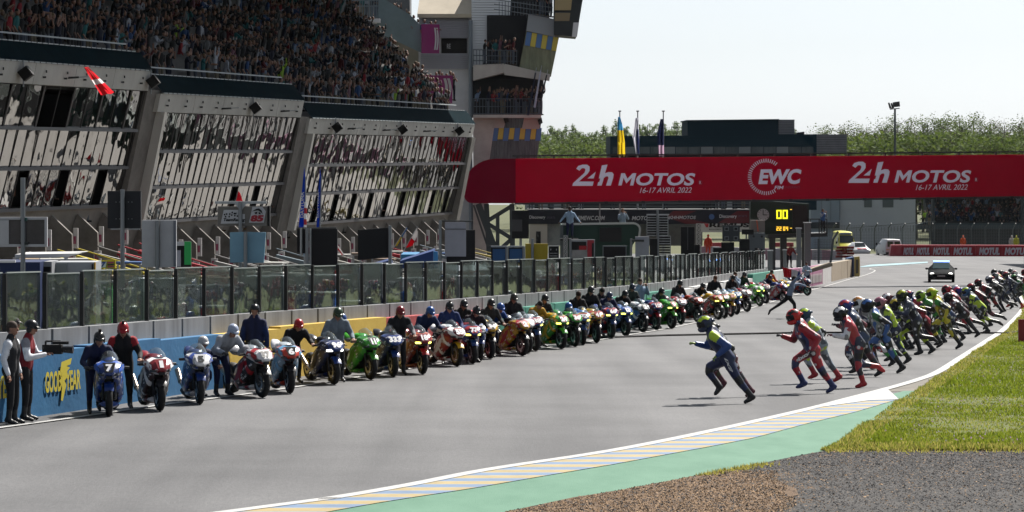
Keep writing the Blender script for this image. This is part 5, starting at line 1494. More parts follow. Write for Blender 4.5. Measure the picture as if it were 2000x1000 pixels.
for x in (1749.5, 1767, 1822, 1997, 2100):
    mb = MB(); mb.tube([P(x, 350, GY2 - 1), P(x, 470, GY2 - 1)], .22, 8); mb.build('post', mat('stand_post', (.05, .065, .075), .5), RG, world=True)
slab('front_parapet', [(1815, 436), (2125, 436), (2125, 447), (1815, 447)], GY2 - .6, .3, mat('parapet_slate', (.06, .09, .105), .7), RG)
slab('steps', [(1764, 446), (1820, 432), (1820, 446), (1764, 452)], GY2 - .4, 2, mat('parapet_slate', (0, 0, 0)), RG)
# catch fence
FY = 345.0
T = thing('catch_fence', 'tall grey wire catch fence in front of the far grandstand', 'fence', onground(55, FY))
WIRE = mat('fence_wire', (.13, .14, .15), .5)
for k in range(19):
    x = 1600 + k * 27
    mb = MB(); mb.tube([P(x, 505, FY), P(x, 446, FY), P(x + 6, 436, FY - .4)], .06, 6); mb.build('post', mat('fence_post', (.09, .11, .12), .5), T, world=True)
mb = MB()
for k in range(22):
    y = 440 + k * 2.9; a, b_ = P(1600, y, FY - .05), P(2090, y, FY - .05); mb.obox(a, b_, .025, .022)
for k in range(150):
    x = 1600 + k * 3.3; mb.obox(P(x, 440, FY - .05), P(x, 503, FY - .05), .02, .02, up=V((0, 1, 0)))
mb.build('wire_mesh', WIRE, T, world=True)['kind'] = 'stuff'
mb = MB()
for k in range(28):
    x = 1660 + k * 6.2; mb.tube([P(x, 438 + (1820 - x) * .06, FY + 14), P(x, 452, FY + 14)], .03, 5)
mb.obox(P(1655, 446, FY + 14), P(1828, 432, FY + 14), .06, .06)
tag(mb.build('walkway_fence', WIRE), 'light steel railing climbing towards the far grandstand', 'railing')
# red advertising barrier
MY = 318.0
T = thing('advertising_barrier', 'long red air barrier printed with repeated white lettering across the run-off', 'barrier', onground(50, MY))
MRED = mat('barrier_red', (.40, .014, .03), .5, var=.1, scale=.6)
xs = [1738, 1762, 1788, 1820, 1858, 1905, 1957, 2012, 2070, 2130]
yt = lambda x: 478.5 + (x - 1738) * .002
for i, (a, b_) in enumerate(zip(xs[:-1], xs[1:])):
    Y = MY - i * .15
    slab('barrier_panel', [(a + (3 if i == 0 else .4), yt(a)), (b_, yt(b_)), (b_, 501.8), (a, 501.8)], Y, 1.2, mat('barrier_red_pale', (.46, .05, .07), .5) if i == 0 else MRED, T)
    if i == 0: continue
    x0, x1 = {1: (1764, 1784), 2: (1790, 1815), 3: (1822, 1854), 4: (1862, 1899), 5: (1912, 1952), 6: (1962, 2007), 7: (2018, 2064), 8: (2077, 2124)}[i]
    mb = MB(); letter_px(mb, 'MOTUL', x0, 483.5, x1, 498, (lambda Y: lambda x, y: P(x, y, Y - .03))(Y), shear=2, bold=.06); mb.build('barrier_lettering', paint((.60, .56, .62)), T, world=True)
# low white and pink barrier beyond the timing board, tyre stacks
T = thing('low_barrier', 'pale pink and white barrier beyond the pit exit', 'barrier', onground(27, 300))
for k in range(14):
    x = 1366 + k * 20
    slab('barrier_panel', [(x, 481 + k * .6), (x + 19.5, 481.5 + k * .6), (x + 19.5, 512), (x, 512)], 300, .6, [mat('barrier_pinkish', (.45, .25, .30), .7, var=.25, scale=1.5), mat('barrier_greyish', (.50, .48, .50), .7, var=.2, scale=1.5)][k % 2], T)
for k in range(3): slab('red_top', [(1385 + k * 60, 474), (1430 + k * 60, 474), (1430 + k * 60, 482), (1385 + k * 60, 482)], 301, .4, mat('barrier_red_dim', (.35, .05, .06), .7), T)
T = thing('tyre_stack', 'dark red stacked tyre barrier beside the yellow ambulance', 'barrier', P(1648, 503, 290))
for r in range(4):
    for c in range(5):
        mb = MB(); p = P(1637 + c * 6 + (r % 2) * 2, 501 - r * 5.8, 290 + (c % 2) * .3)
        mb.tube([p + V((0, 0, -.11)), p + V((0, 0, .11))], [.26, .26], 10); mb.build('tyre', mat('tyre_red', (.25, .03, .025), .8, var=.3, scale=3), T, world=True)
T = thing('sand_bank', 'low sand coloured wall cap behind the mauve wall panels', 'wall', P(1600, 530, 205))
slab('cap', [(1582, 527), (1626, 514), (1626, 520), (1582, 533)], 206, 2, mat('sand_wall', (.44, .37, .27), .9, var=.1, scale=1), T)
T = thing('catch_fence', 'short leaning catch fence post and wires left of the ambulance', 'fence', P(1625, 520, 255))
for pts in ([(1622, 515), (1627, 468), (1637, 452)], [(1599, 515), (1599, 466)]):
    mb = MB(); mb.tube([P(x, y, 255) for x, y in pts], .1, 6); mb.build('post', mat('fence_post', (0, 0, 0)), T, world=True)
mb = MB()
for k in range(9): mb.obox(P(1590, 468 + k * 5, 255), P(1626, 468 + k * 5, 255), .02, .02)
for k in range(12): mb.obox(P(1590 + k * 3, 468, 255), P(1590 + k * 3, 512, 255), .02, .02, up=V((0, 1, 0)))
mb.build('wire_mesh', WIRE, T, world=True)['kind'] = 'stuff'

# ------------------------------------------------------------------ flags, floodlight, marker
def mast_flag(x, lab, bands):
    Y = 238.0
    T = thing('flag_pole', 'tall flag pole ' + lab, 'flag pole', onground((x + 1 - 1000) / F * Y, Y), 0, 'flag poles on the gantry side')
    mb = MB(); top = P(x + 1.5, 217, Y); mb.tube([V((top.x, Y, gz(Y))), top], [.09, .045], 8); mb.build('mast', STEEL, T, world=True)
    mb = MB(); mb.box(P(x + 1.5, 217, Y), (.22, .22, .08)); mb.build('mast_cap', DSTEEL, T, world=True)
    rows = []
    for (pts, m) in bands:
        mb = MB(); rr = []
        for (xl, xr, y) in pts:
            rr.append([P(xl + (xr - xl) * j / 6, y + (j % 2) * 1.0, Y) + V((0, -.25 + .16 * math.sin(j * 2.2 + y * .06), 0)) for j in range(7)])
        mb.rings(rr, 0, caps=False, close=False); mb.build('flag_cloth', m, T, world=True, smooth=True)
mast_flag(1209, 'with a limp blue over yellow flag', [([(1207, 1211, 228), (1206, 1215, 242), (1206, 1217, 254)], flagmat((.05, .27, .50))), ([(1206, 1217, 254), (1206, 1220, 278), (1206, 1221, 304)], flagmat((.70, .50, .02)))])
mast_flag(1244, 'with a limp white flag carrying a blue mark', [([(1241, 1247, 230), (1235, 1248, 268), (1242, 1249, 303)], flagmat((.62, .62, .70))), ([(1243, 1247, 252), (1242, 1248, 275), (1244, 1249, 300)], flagmat((.06, .10, .35)))])
mast_flag(1294, 'with a limp navy flag that turns pale pink below', [([(1290, 1296, 232), (1283, 1296, 262), (1284, 1296, 283)], flagmat((.015, .02, .06))), ([(1285, 1296, 283), (1286, 1297, 304)], flagmat((.50, .34, .46)))])
T = thing('floodlight_mast', 'tall thin floodlight mast above the gantry in front of the right hand trees', 'floodlight', onground((1748 - 1000) / F * 400, 400))
p = P(1748, 212, 400); mb = MB(); mb.tube([V((p.x, 400, gz(400))), p], [.22, .13], 8); mb.build('mast', mat('mast_dark', (.06, .075, .08), .5), T, world=True)
mb = MB(); mb.obox(P(1738, 213.5, 400), P(1757, 211.5, 400), .12, .12); mb.build('crossbar', DSTEEL, T, world=True)
for pts in ([(1735, 201), (1737, 200), (1742, 212), (1738, 212)], [(1740, 202), (1742, 201), (1747, 211), (1743, 212)], [(1744, 200), (1749, 199), (1750, 209), (1745, 209)], [(1749, 199), (1757, 198), (1758, 208), (1750, 209)]):
    slab('lamp_head', pts, 399.6, .5, mat('lamp_black', (.015, .015, .017), .5), T)
T = thing('marker_board', 'red upright marker board standing in the grass at the edge of the track', 'marker', Gp(2000, 668))
p = Gp(2003, 668); mb = MB(); mb.box(p + V((0, 0, .35)), (.45, .08, .7)); mb.build('panel', paint((.30, .02, .03)), T, world=True)
mb = MB(); mb.box(p + V((0, .06, .3)), (.06, .06, .6)); mb.build('stake', DSTEEL, T, world=True)

# ================================================================== TREES
tr_ = random.Random(77)
LEAF = {'poplar': [leafmat('poplar_leaf_haze_%d' % i, c, .22) for i, c in enumerate(((.21, .29, .15), (.27, .34, .18), (.15, .21, .11)))],  # poplar greens brightened and greyed to put distance haze into the colour
        'oak': [leafmat('oak_leaf_%d' % i, c, .22) for i, c in enumerate(((.12, .175, .06), (.17, .225, .085), (.085, .125, .045)))],
        'bud': [leafmat('bud_leaf_%d' % i, c, .22) for i, c in enumerate(((.13, .12, .06), (.15, .15, .07), (.10, .09, .05)))]}
BARK = mat('tree_bark', (.10, .085, .068), .95, var=.2, scale=4)
def tree_meshes(kind, h, w_, seed, nleaf, ls, dens):
    r = random.Random(seed)
    mb = MB()
    mb.tube([(0, 0, 0), (.1, .05, h * .3), (-.1, .1, h * .65), (0, 0, h * .9)], [h * .016, h * .013, h * .008, h * .003], 7)
    tips = []
    nb = 26 if kind != 'poplar' else 20
    for k in range(nb):
        z0 = h * (.22 + .62 * k / nb); a = k * 2.4 + r.uniform(-.4, .4)
        up = .55 if kind != 'poplar' else 1.8
        t = (z0 / h - .2) / .8
        L = w_ * .5 * (1.05 - .65 * abs(t - .35)) * r.uniform(.7, 1.1)
        e = V((math.cos(a) * L, math.sin(a) * L, z0 + L * up * r.uniform(.7, 1.2)))
        m_ = V((math.cos(a + .2) * L * .5, math.sin(a + .2) * L * .5, z0 + L * up * .38))
        mb.tube([(0, 0, z0), m_, e], [h * .006, h * .004, h * .0015], 5)
        tips += [(m_, L * .45), (e, L * .5), ((m_ + e) / 2, L * .45)]
        for q in range(3):
            e2 = m_.lerp(e, r.uniform(.2, .9)); e3 = e2 + V((r.gauss(0, 1), r.gauss(0, 1), abs(r.gauss(.8, .6)))) * L * .28
            mb.tube([e2, e3], [h * .0025, h * .001], 4); tips.append((e3, L * .34))
    trunk = mb.mesh('trunk', BARK, True)
    vs, fs, ms = [], [], []
    keep = [t for t in tips if r.random() < dens]
    for _ in range(nleaf):
        c, rad = r.choice(keep)
        d = V((r.gauss(0, 1), r.gauss(0, 1), r.gauss(0, .9)))
        d.normalize(); p = c + d * rad * r.random() ** .45
        if p.z > h: continue
        a, b_ = V((r.gauss(0, 1), r.gauss(0, 1), r.gauss(0, .6))).normalized(), V((r.gauss(0, 1), r.gauss(0, 1), r.gauss(0, .6))).normalized()
        s = ls * r.uniform(.5, 1.3)
        k = len(vs); vs += [p - a * s * .5, p + b_ * s * .4, p + a * s * .5, p - b_ * s * .4]
        fs.append((k, k + 1, k + 2, k + 3)); q = r.random(); ms.append(0 if q < .5 else 1 if q < .8 else 2)
    me = bpy.data.meshes.new('crown'); me.from_pydata([tuple(p) for p in vs], [], fs)
    for m in LEAF[kind]: me.materials.append(m)
    me.polygons.foreach_set('material_index', ms)
    return trunk, me, h
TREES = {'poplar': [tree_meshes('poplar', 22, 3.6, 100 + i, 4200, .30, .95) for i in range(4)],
         'oak': [tree_meshes('oak', 20, 8.5, 200 + i, 5600, .29, .85) for i in range(4)],
         'bud': [tree_meshes('bud', 20, 8, 300 + i, 1500, .26, .75) for i in range(3)],
         'bush': [tree_meshes('oak', 9, 10, 400 + i, 4000, .34, 1) for i in range(2)]}
TZ = [(1120, 'beside the tower'), (1200, 'left of the flag poles'), (1300, 'behind the flag poles'), (1440, 'behind the dark upper storey'), (1560, 'right of the dark upper storey'), (1660, 'above the grey louvres'), (1745, 'left of the floodlight mast'), (1800, 'right beside the floodlight mast'), (1860, 'over the second 24h lettering'), (1920, 'over the word MOTOS'), (9999, 'near the picture edge')]
tlab = {'poplar': 'tall narrow haze-pale green poplar in the far row', 'oak': 'broad leafy green tree in the far wood', 'bud': 'thin brownish tree barely in leaf in the far wood', 'bush': 'low rounded bright green tree of the far wood'}
def plant(kind, x, ytop, Y):
    X = (x - 1000) / F * Y; z0 = gz(Y)
    ztop = H0 - (ytop - HZ) / F * Y
    tk, cr, h = tr_.choice(TREES[kind])
    s = (ztop - z0) / h
    T = thing('poplar_tree' if kind == 'poplar' else 'tree', tlab[kind] + ' ' + next(z for lim, z in TZ if x < lim), 'tree', (X, Y, z0), tr_.uniform(0, 6.28), 'trees of the far wood')
    T.scale = (s * tr_.uniform(.85, 1.15), s, s)
    put('trunk', tk, T); put('crown', cr, T)
for k in range(27):
    x = 1050 + k * 14.5 + tr_.uniform(-5, 5)
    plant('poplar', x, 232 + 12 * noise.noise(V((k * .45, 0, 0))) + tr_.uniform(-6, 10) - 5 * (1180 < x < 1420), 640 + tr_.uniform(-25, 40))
for k in range(26):
    x = 1046 + k * 20 + tr_.uniform(-6, 6)
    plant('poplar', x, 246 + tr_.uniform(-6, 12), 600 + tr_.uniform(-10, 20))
for x, y in ((1068, 284), (1092, 266), (1120, 282), (1150, 274), (1178, 280), (1205, 284), (1300, 285), (1058, 290)): plant('bush', x, y, 540 + tr_.uniform(-20, 40))
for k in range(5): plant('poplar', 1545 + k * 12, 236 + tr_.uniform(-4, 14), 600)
tops = [(1612, 240), (1640, 232), (1668, 228), (1694, 236), (1722, 231), (1752, 216), (1786, 226), (1812, 216), (1842, 208), (1874, 210), (1902, 220), (1934, 214), (1962, 222), (1990, 216), (2020, 213), (2050, 222), (2085, 212)]
for k, (x, y) in enumerate(tops):
    kind = 'bud' if k in (2, 6, 11, 13) else 'oak'
    plant(kind, x, y + tr_.uniform(-2, 3), 470 + tr_.uniform(-10, 40))
    plant('bud' if k % 2 else 'oak', x + 14 + tr_.uniform(-4, 4), y + 12 + tr_.uniform(0, 18), 500 + tr_.uniform(-8, 30))
    if k % 2: plant('oak', x + tr_.uniform(-6, 6), y + 26 + tr_.uniform(0, 16), 452 + tr_.uniform(-8, 10))
for x, y in ((1640, 272), (1690, 268), (1735, 262), (1790, 266), (1830, 258), (1880, 264), (1920, 270), (1970, 268), (1850, 276), (1440, 285), (1500, 280)): plant('bush', x, y, 435 + tr_.uniform(-10, 15))
for k in range(22):          # the wood goes on to the right of the picture
    y = 250 + k * 14; X = max(y / 6 + 22, 72) + tr_.uniform(0, 30)
    tk, cr, h = tr_.choice(TREES['oak']); s = tr_.uniform(.8, 1.1)
    T = thing('tree', 'broad leafy green tree of the wood beyond the right edge of the track', 'tree', onground(X, y), tr_.uniform(0, 6), 'trees of the far wood'); T.scale = (s * 1.4, s * 1.4, s)
    put('trunk', tk, T); put('crown', cr, T)
# ================================================================== MOTORBIKES
# local frame: x forward, y left, origin on the ground under the front axle
RUB = mat('tyre_rubber', (.012, .012, .013), .7)
CARB = mat('carbon_black', (.012, .012, .014), .4)
METAL = mat('bare_metal', (.40, .40, .41), .35, metal=.9)
TITAN = mat('exhaust_titanium', (.30, .26, .22), .35, metal=.9)
GOLD = mat('fork_gold', (.55, .32, .06), .35, metal=.7)
SCREEN = glass_mat('windscreen_glass', (.55, .62, .66), 1.2)
LIT_Y = mat('headlight_yellow', (.95, .95, .15), .3, emit=1.6)
LIT_W = mat('headlight_white', (1, .98, .92), .3, emit=1.6)
LIT_OFF = mat('headlight_off', (.05, .055, .06), .12)
def wheel_meshes(r, w_):
    mb = MB(); n = 22
    prof = [(r - .10, -w_ * .42), (r - .05, -w_ * .5), (r - .015, -w_ * .34), (r, 0), (r - .015, w_ * .34), (r - .05, w_ * .5), (r - .10, w_ * .42)]
    mb.rings([[V((math.cos(a) * q, y, math.sin(a) * q)) for q, y in prof] for a in (2 * math.pi * k / n for k in range(n + 1))], 0, caps=False, close=False)
    ty = mb.mesh('tyre', [RUB], True, 60)
    mb = MB()
    prof = [(r - .125, -w_ * .36), (r - .095, -w_ * .43), (r - .095, w_ * .43), (r - .125, w_ * .36)]
    mb.rings([[V((math.cos(a) * q, y, math.sin(a) * q)) for q, y in prof] for a in (2 * math.pi * k / n for k in range(n + 1))], 0, caps=False, close=True)
    for k in range(5):
        a = 2 * math.pi * k / 5
        for s in (-.12, .12): mb.obox(V((0, 0, 0)) + V((math.cos(a), 0, math.sin(a))) * .03, V((math.cos(a + s), 0, math.sin(a + s))) * (r - .11), .022, .03, up=V((0, 1, 0)))
    mb.tube([(0, -w_ * .5, 0), (0, w_ * .5, 0)], .04, 10)
    rim = mb.mesh('rim', [METAL], False)
    mb = MB()
    for y in (-w_ * .55, w_ * .55):
        mb.rings([[V((math.cos(a) * q, y, math.sin(a) * q)) for q in (r * .32, r * .52)] for a in (2 * math.pi * k / n for k in range(n + 1))], 0, caps=False, close=False)
    disc = mb.mesh('brake_disc', [METAL])
    return ty, rim, disc
FW, RW = wheel_meshes(.30, .125), wheel_meshes(.315, .195)
def bike_parts():
    P_ = {}
    # nose cowl
    mb = MB(); rr = []
    for (x, zt, zm, zb, w_) in ((.225, .80, .77, .745, .06), (.165, .865, .79, .70, .145), (.05, .945, .82, .665, .225), (-.10, .99, .86, .675, .262), (-.28, .985, .875, .71, .258), (-.42, .955, .875, .79, .21)):
        half = [(.0, zt), (.5, zt - .008), (.86, (zt * .6 + zm * .4)), (1.0, zm), (.82, (zm + zb) / 2), (.42, zb + .01), (0, zb)]
        rr.append([V((x, w_ * a, z)) for a, z in half] + [V((x, -w_ * a, z)) for a, z in half[-2:0:-1]])
    mb.rings(rr)
    P_['nose_cowl'] = (mb.mesh('nose_cowl', [WHITE_P], True, 28), 'main')
    # contrast flash on the nose
    mb = MB()
    for s in (-1, 1):
        mb.add([(.11, s * .175, .85), (.0, s * .225, .905), (-.15, s * .262, .925), (-.20, s * .270, .86), (.0, s * .258, .83), (.13, s * .180, .79)], [(0, 1, 2, 3, 4, 5)])
    P_['cowl_flash'] = (mb.mesh('cowl_flash', [WHITE_P]), 'accent')
    # side fairings
    mb = MB()
    for s in (-1, 1):
        secs = []
        for (x, z0, z1, y, t) in ((-.06, .62, .80, .15, .05), (-.20, .44, .84, .20, .05), (-.42, .28, .82, .235, .05), (-.62, .21, .72, .235, .05), (-.86, .17, .52, .20, .05), (-1.04, .16, .34, .13, .04)):
            zc = (z0 + z1) / 2
            secs.append([V((x, s * (y - .03), z0)), V((x, s * (y + .005), z0 + .06)), V((x, s * (y + .022), zc)), V((x, s * (y + .005), z1 - .04)), V((x, s * (y - .03), z1)), V((x, s * (y - t - .02), z1)), V((x, s * (y - t), zc)), V((x, s * (y - t - .02), z0))])
        mb.rings(secs)
    P_['side_fairing'] = (mb.mesh('side_fairing', [WHITE_P], True, 45), 'side')
    mb = MB()
    for s in (-1, 1):
        mb.add([(-.30, s * .245, .74), (-.46, s * .263, .66), (-.64, s * .262, .46), (-.80, s * .24, .30), (-.58, s * .262, .34), (-.40, s * .262, .50)], [(0, 1, 2, 3, 4, 5)])
    P_['fairing_flash'] = (mb.mesh('fairing_flash', [WHITE_P]), 'accent')
    mb = MB(); mb.sect([(-.30, 0, .20, .15, .05), (-.5, 0, .17, .19, .06), (-.85, 0, .16, .17, .06), (-1.05, 0, .18, .10, .04)], 12); P_['belly_pan'] = (mb.mesh('belly_pan', [WHITE_P], True), 'main')
    # radiator and engine mass, frame
    mb = MB(); mb.box((-.27, 0, .52), (.06, .34, .36)); mb.sect([(-.36, 0, .46, .19, .22), (-.6, 0, .46, .2, .26), (-.95, 0, .45, .16, .22)], 10); P_['engine'] = (mb.mesh('engine', [CARB], True), None)
    mb = MB()
    for s in (-1, 1): mb.obox((-.22, s * .10, .80), (-.95, s * .15, .52), .05, .13)
    P_['frame'] = (mb.mesh('frame', [mat('frame_alloy', (.12, .12, .125), .4, metal=.6)]), None)
    # tank, seat, tail
    mb = MB(); mb.sect([(-.40, 0, .90, .10, .06), (-.52, 0, .925, .165, .10), (-.70, 0, .92, .165, .10), (-.90, 0, .86, .12, .07), (-.98, 0, .82, .10, .05)], 14); P_['tank'] = (mb.mesh('tank', [WHITE_P], True, 60), 'tank')
    mb = MB(); mb.sect([(-.93, 0, .84, .12, .04), (-1.10, 0, .835, .14, .035), (-1.28, 0, .86, .12, .04)], 12); P_['seat'] = (mb.mesh('seat', [CARB], True), None)
    mb = MB(); mb.sect([(-1.18, 0, .83, .12, .05), (-1.30, 0, .90, .13, .09), (-1.48, 0, .95, .10, .075), (-1.66, 0, .99, .05, .03)], 12); P_['tail'] = (mb.mesh('tail', [WHITE_P], True, 60), 'tank')
    mb = MB()
    for s in (-1, 1): mb.tube([(0, s * .105, .30), (-.10, s * .105, .60)], .028, 8)
    P_['fork_leg'] = (mb.mesh('fork_leg', [CARB], True), None)
    mb = MB()
    for s in (-1, 1): mb.tube([(-.085, s * .105, .56), (-.20, s * .105, .90)], .024, 8)
    P_['fork_tube'] = (mb.mesh('fork_tube', [GOLD], True), 'fork')
    # front mudguard
    mb = MB(); rr = []
    for k in range(9):
        a = R(35 + 125 * k / 8); q = .325
        rr.append([V((math.cos(a) * q, y, .30 + math.sin(a) * q - abs(y) * .25)) for y in (-.085, -.06, 0, .06, .085)])
    mb.rings(rr, 0, caps=False, close=False); P_['mudguard'] = (mb.mesh('mudguard', [WHITE_P], True), 'guard')
    mb = MB()
    for s in (-1, 1):
        mb.obox((-.92, s * .10, .42), (-1.40, s * .12, .32), .05, .09)
    P_['swingarm'] = (mb.mesh('swingarm', [mat('frame_alloy', (0, 0, 0))]), None)
    mb = MB(); mb.tube([(-.7, -.12, .20), (-1.0, -.17, .26), (-1.18, -.20, .36)], [.03, .035, .045], 8); mb.tube([(-1.16, -.20, .35), (-1.5, -.22, .55)], [.055, .06], 10); P_['exhaust'] = (mb.mesh('exhaust', [TITAN], True), None)
    mb = MB()
    for s in (-1, 1):
        mb.tube([(-.22, s * .10, .88), (-.28, s * .34, .85)], .016, 6); mb.tube([(-.26, s * .22, .858), (-.285, s * .36, .848)], .022, 8)
        mb.tube([(-.24, s * .20, .85), (-.12, s * .24, .84), (-.13, s * .36, .835)], .008, 5)
    P_['handlebar'] = (mb.mesh('handlebar', [CARB], True), None)
    # windscreen
    mb = MB(); rr = []
    for x, z, hw, b in ((.03, .935, .10, .02), (-.08, 1.02, .155, .045), (-.20, 1.10, .165, .06), (-.33, 1.15, .13, .05)):
        rr.append([V((x - (1 - math.cos(t)) * .12, hw * math.sin(t) / math.sin(1.25), z - (1 - math.cos(t)) * b * 2.2)) for t in (-1.25, -.85, -.4, 0, .4, .85, 1.25)])
    mb.rings(rr, 0, caps=False, close=False); P_['windscreen'] = (mb.mesh('windscreen', [SCREEN], True), None)
    # number panel on the nose, plus lamps
    mb = MB(); mb.add([(.232, -.07, .795), (.232, .07, .795), (.060, .115, .962), (.060, -.115, .962)], [(0, 1, 2, 3)]); P_['number_panel'] = (mb.mesh('number_panel', [WHITE_P]), 'plate')
    for s, nm in ((-1, 'headlight'), (1, 'headlight ')):
        mb = MB(); mb.sect([(.185, s * .105, .752, .012, .010), (.172, s * .115, .752, .042, .024), (.06, s * .15, .75, .05, .03)], 10); P_[nm] = (mb.mesh('headlight', [LIT_OFF], True), 'lamp')
    mb = MB(); mb.box((.19, 0, .705), (.06, .11, .05)); P_['air_intake'] = (mb.mesh('air_intake', [CARB]), None)
    for nm in ('cowl_flash', 'fairing_flash', 'side_fairing', 'fork_leg', 'fork_tube', 'swingarm', 'handlebar', 'frame'):
        me, role = P_.pop(nm)
        for s in (-1, 1):
            mb = MB(); idx = {}
            for p in me.polygons:
                if p.center.y * s < 0: continue
                f = []
                for v in p.vertices:
                    if v not in idx: idx[v] = len(mb.v); mb.v.append(tuple(me.vertices[v].co))
                    f.append(idx[v])
                mb.f.append(f); mb.m.append(0)
            P_[nm + ' ' * (s > 0)] = (mb.mesh(nm, list(me.materials), True, 45), role)
    return P_
WHITE_P = paint(WHITE)
BP_ = bike_parts()
def livery(c, acc, seed):
    c, acc = tuple(x * ALB for x in c), tuple(x * ALB for x in acc)
    key = 'livery_%g_%g_%g_%g_%d' % (c[0], c[1], c[2], acc[0], seed)
    if key in MATS: return MATS[key]
    m = bpy.data.materials.new(key); m.use_nodes = True
    t = m.node_tree; b = t.nodes['Principled BSDF']; b.inputs['Roughness'].default_value = .3
    tc = nd(t, 'ShaderNodeTexCoord'); mp = nd(t, 'ShaderNodeMapping'); mp.inputs['Location'].default_value = (seed * .7, 0, seed * .31); mp.inputs['Rotation'].default_value = (0, .6, 0)
    t.links.new(tc.outputs['Object'], mp.inputs[0])
    wv = nd(t, 'ShaderNodeTexWave'); wv.inputs['Scale'].default_value = .9; wv.inputs['Distortion'].default_value = 1.6; wv.inputs['Detail'].default_value = 0; wv.inputs['Detail Scale'].default_value = 2
    t.links.new(mp.outputs[0], wv.inputs[0])
    r = nd(t, 'ShaderNodeValToRGB'); r.color_ramp.interpolation = 'CONSTANT'; e = r.color_ramp.elements
    e[0].color = tuple(c) + (1,); e[1].position = .86; e[1].color = tuple(acc) + (1,)
    x = e.new(.62); x.color = tuple(v * .55 for v in c) + (1,)
    t.links.new(wv.outputs['Fac'], r.inputs[0])
    br_ = nd(t, 'ShaderNodeTexBrick'); br_.inputs['Scale'].default_value = 5.5; br_.inputs['Mortar Size'].default_value = .04; br_.inputs['Color1'].default_value = (0, 0, 0, 1); br_.inputs['Color2'].default_value = (1, 1, 1, 1); br_.inputs['Mortar'].default_value = (0, 0, 0, 1)
    mp2 = nd(t, 'ShaderNodeMapping'); mp2.inputs['Rotation'].default_value = (R(90), 0, 0); t.links.new(mp.outputs[0], mp2.inputs[0]); t.links.new(mp2.outputs[0], br_.inputs[0])
    g = nd(t, 'ShaderNodeMath', operation='GREATER_THAN'); g.inputs[1].default_value = .80; t.links.new(br_.outputs[0], g.inputs[0])
    n = nd(t, 'ShaderNodeTexNoise'); n.inputs['Scale'].default_value = 60; t.links.new(mp2.outputs[0], n.inputs[0])
    g2 = nd(t, 'ShaderNodeMath', operation='GREATER_THAN'); g2.inputs[1].default_value = .48; t.links.new(n.outputs['Fac'], g2.inputs[0])
    mu = nd(t, 'ShaderNodeMath', operation='MULTIPLY'); t.links.new(g.outputs[0], mu.inputs[0]); t.links.new(g2.outputs[0], mu.inputs[1])
    mx = nd(t, 'ShaderNodeMix', data_type='RGBA'); mx.inputs[7].default_value = (.6, .6, .62, 1) if sum(c) < 1.2 else (.05, .05, .08, 1)
    t.links.new(mu.outputs[0], mx.inputs[0]); t.links.new(r.outputs[0], mx.inputs[6]); t.links.new(mx.outputs[2], b.inputs['Base Color'])
    MATS[key] = m
    return m
def bike(px, py, ang, label, main, accent, num='', numc=WHITE, side=None, tank=None, plate=None, rim=BLACK, lamp=None, guard=None, fork=None, steer=0.0):
    """front wheel touching the ground at photo pixel (px, py); ang = degrees the nose turns towards the track"""
    p = Gp(px, py)
    rz = R(-90 + ang)
    T = thing('motorbike', label, 'motorbike', p, rz, 'race motorbikes lined up along the pit wall')
    sd_ = int(px) % 9
    cm = {'main': livery(main, accent, sd_), 'accent': paint(accent, .28), 'side': livery(side or main, accent, sd_ + 3), 'tank': paint(tank or main, .28), 'plate': paint(plate or main, .3), 'guard': paint(guard or BLACK, .3), 'lamp': lamp or LIT_OFF, 'fork': fork or GOLD}
    for nm, (me, role) in BP_.items():
        o = put(nm.strip(), me, T)
        if role: setmats(o, [cm[role]])
    for nm, (ty, rm, dc), x, r in (('front_wheel', FW, 0, .30), ('rear_wheel', RW, -1.40, .315)):
        o = put(nm, ty, T); o.location = (x, 0, r)
        if x == 0: o.rotation_euler = (0, 0, steer)
        q = put('rim', rm, o); setmats(q, [paint(rim, .35)])
        put('brake_disc', dc, o)
    if num:
        mb = MB()
        hw = .02 + sum(.017 if ch == '1' else .040 for ch in num)
        a = V((.166, -hw, .853)); up = V((-.098, 0, .09))
        a += V((.012, 0, .012))
        # seen from the front, text runs along +y
        letter(mb, num, V((.224, hw * -1, .814)), V((0, 2 * hw, 0)), V((-.125, 0, .122)), bold=.06)
        mb.build('race_number', paint(numc, .4), T)
    return T
R_, B_, G_, Y_, W_, K_ = RED, BLUE, GREEN, YEL, WHITE, BLACK
NB = (.012, .045, .22)
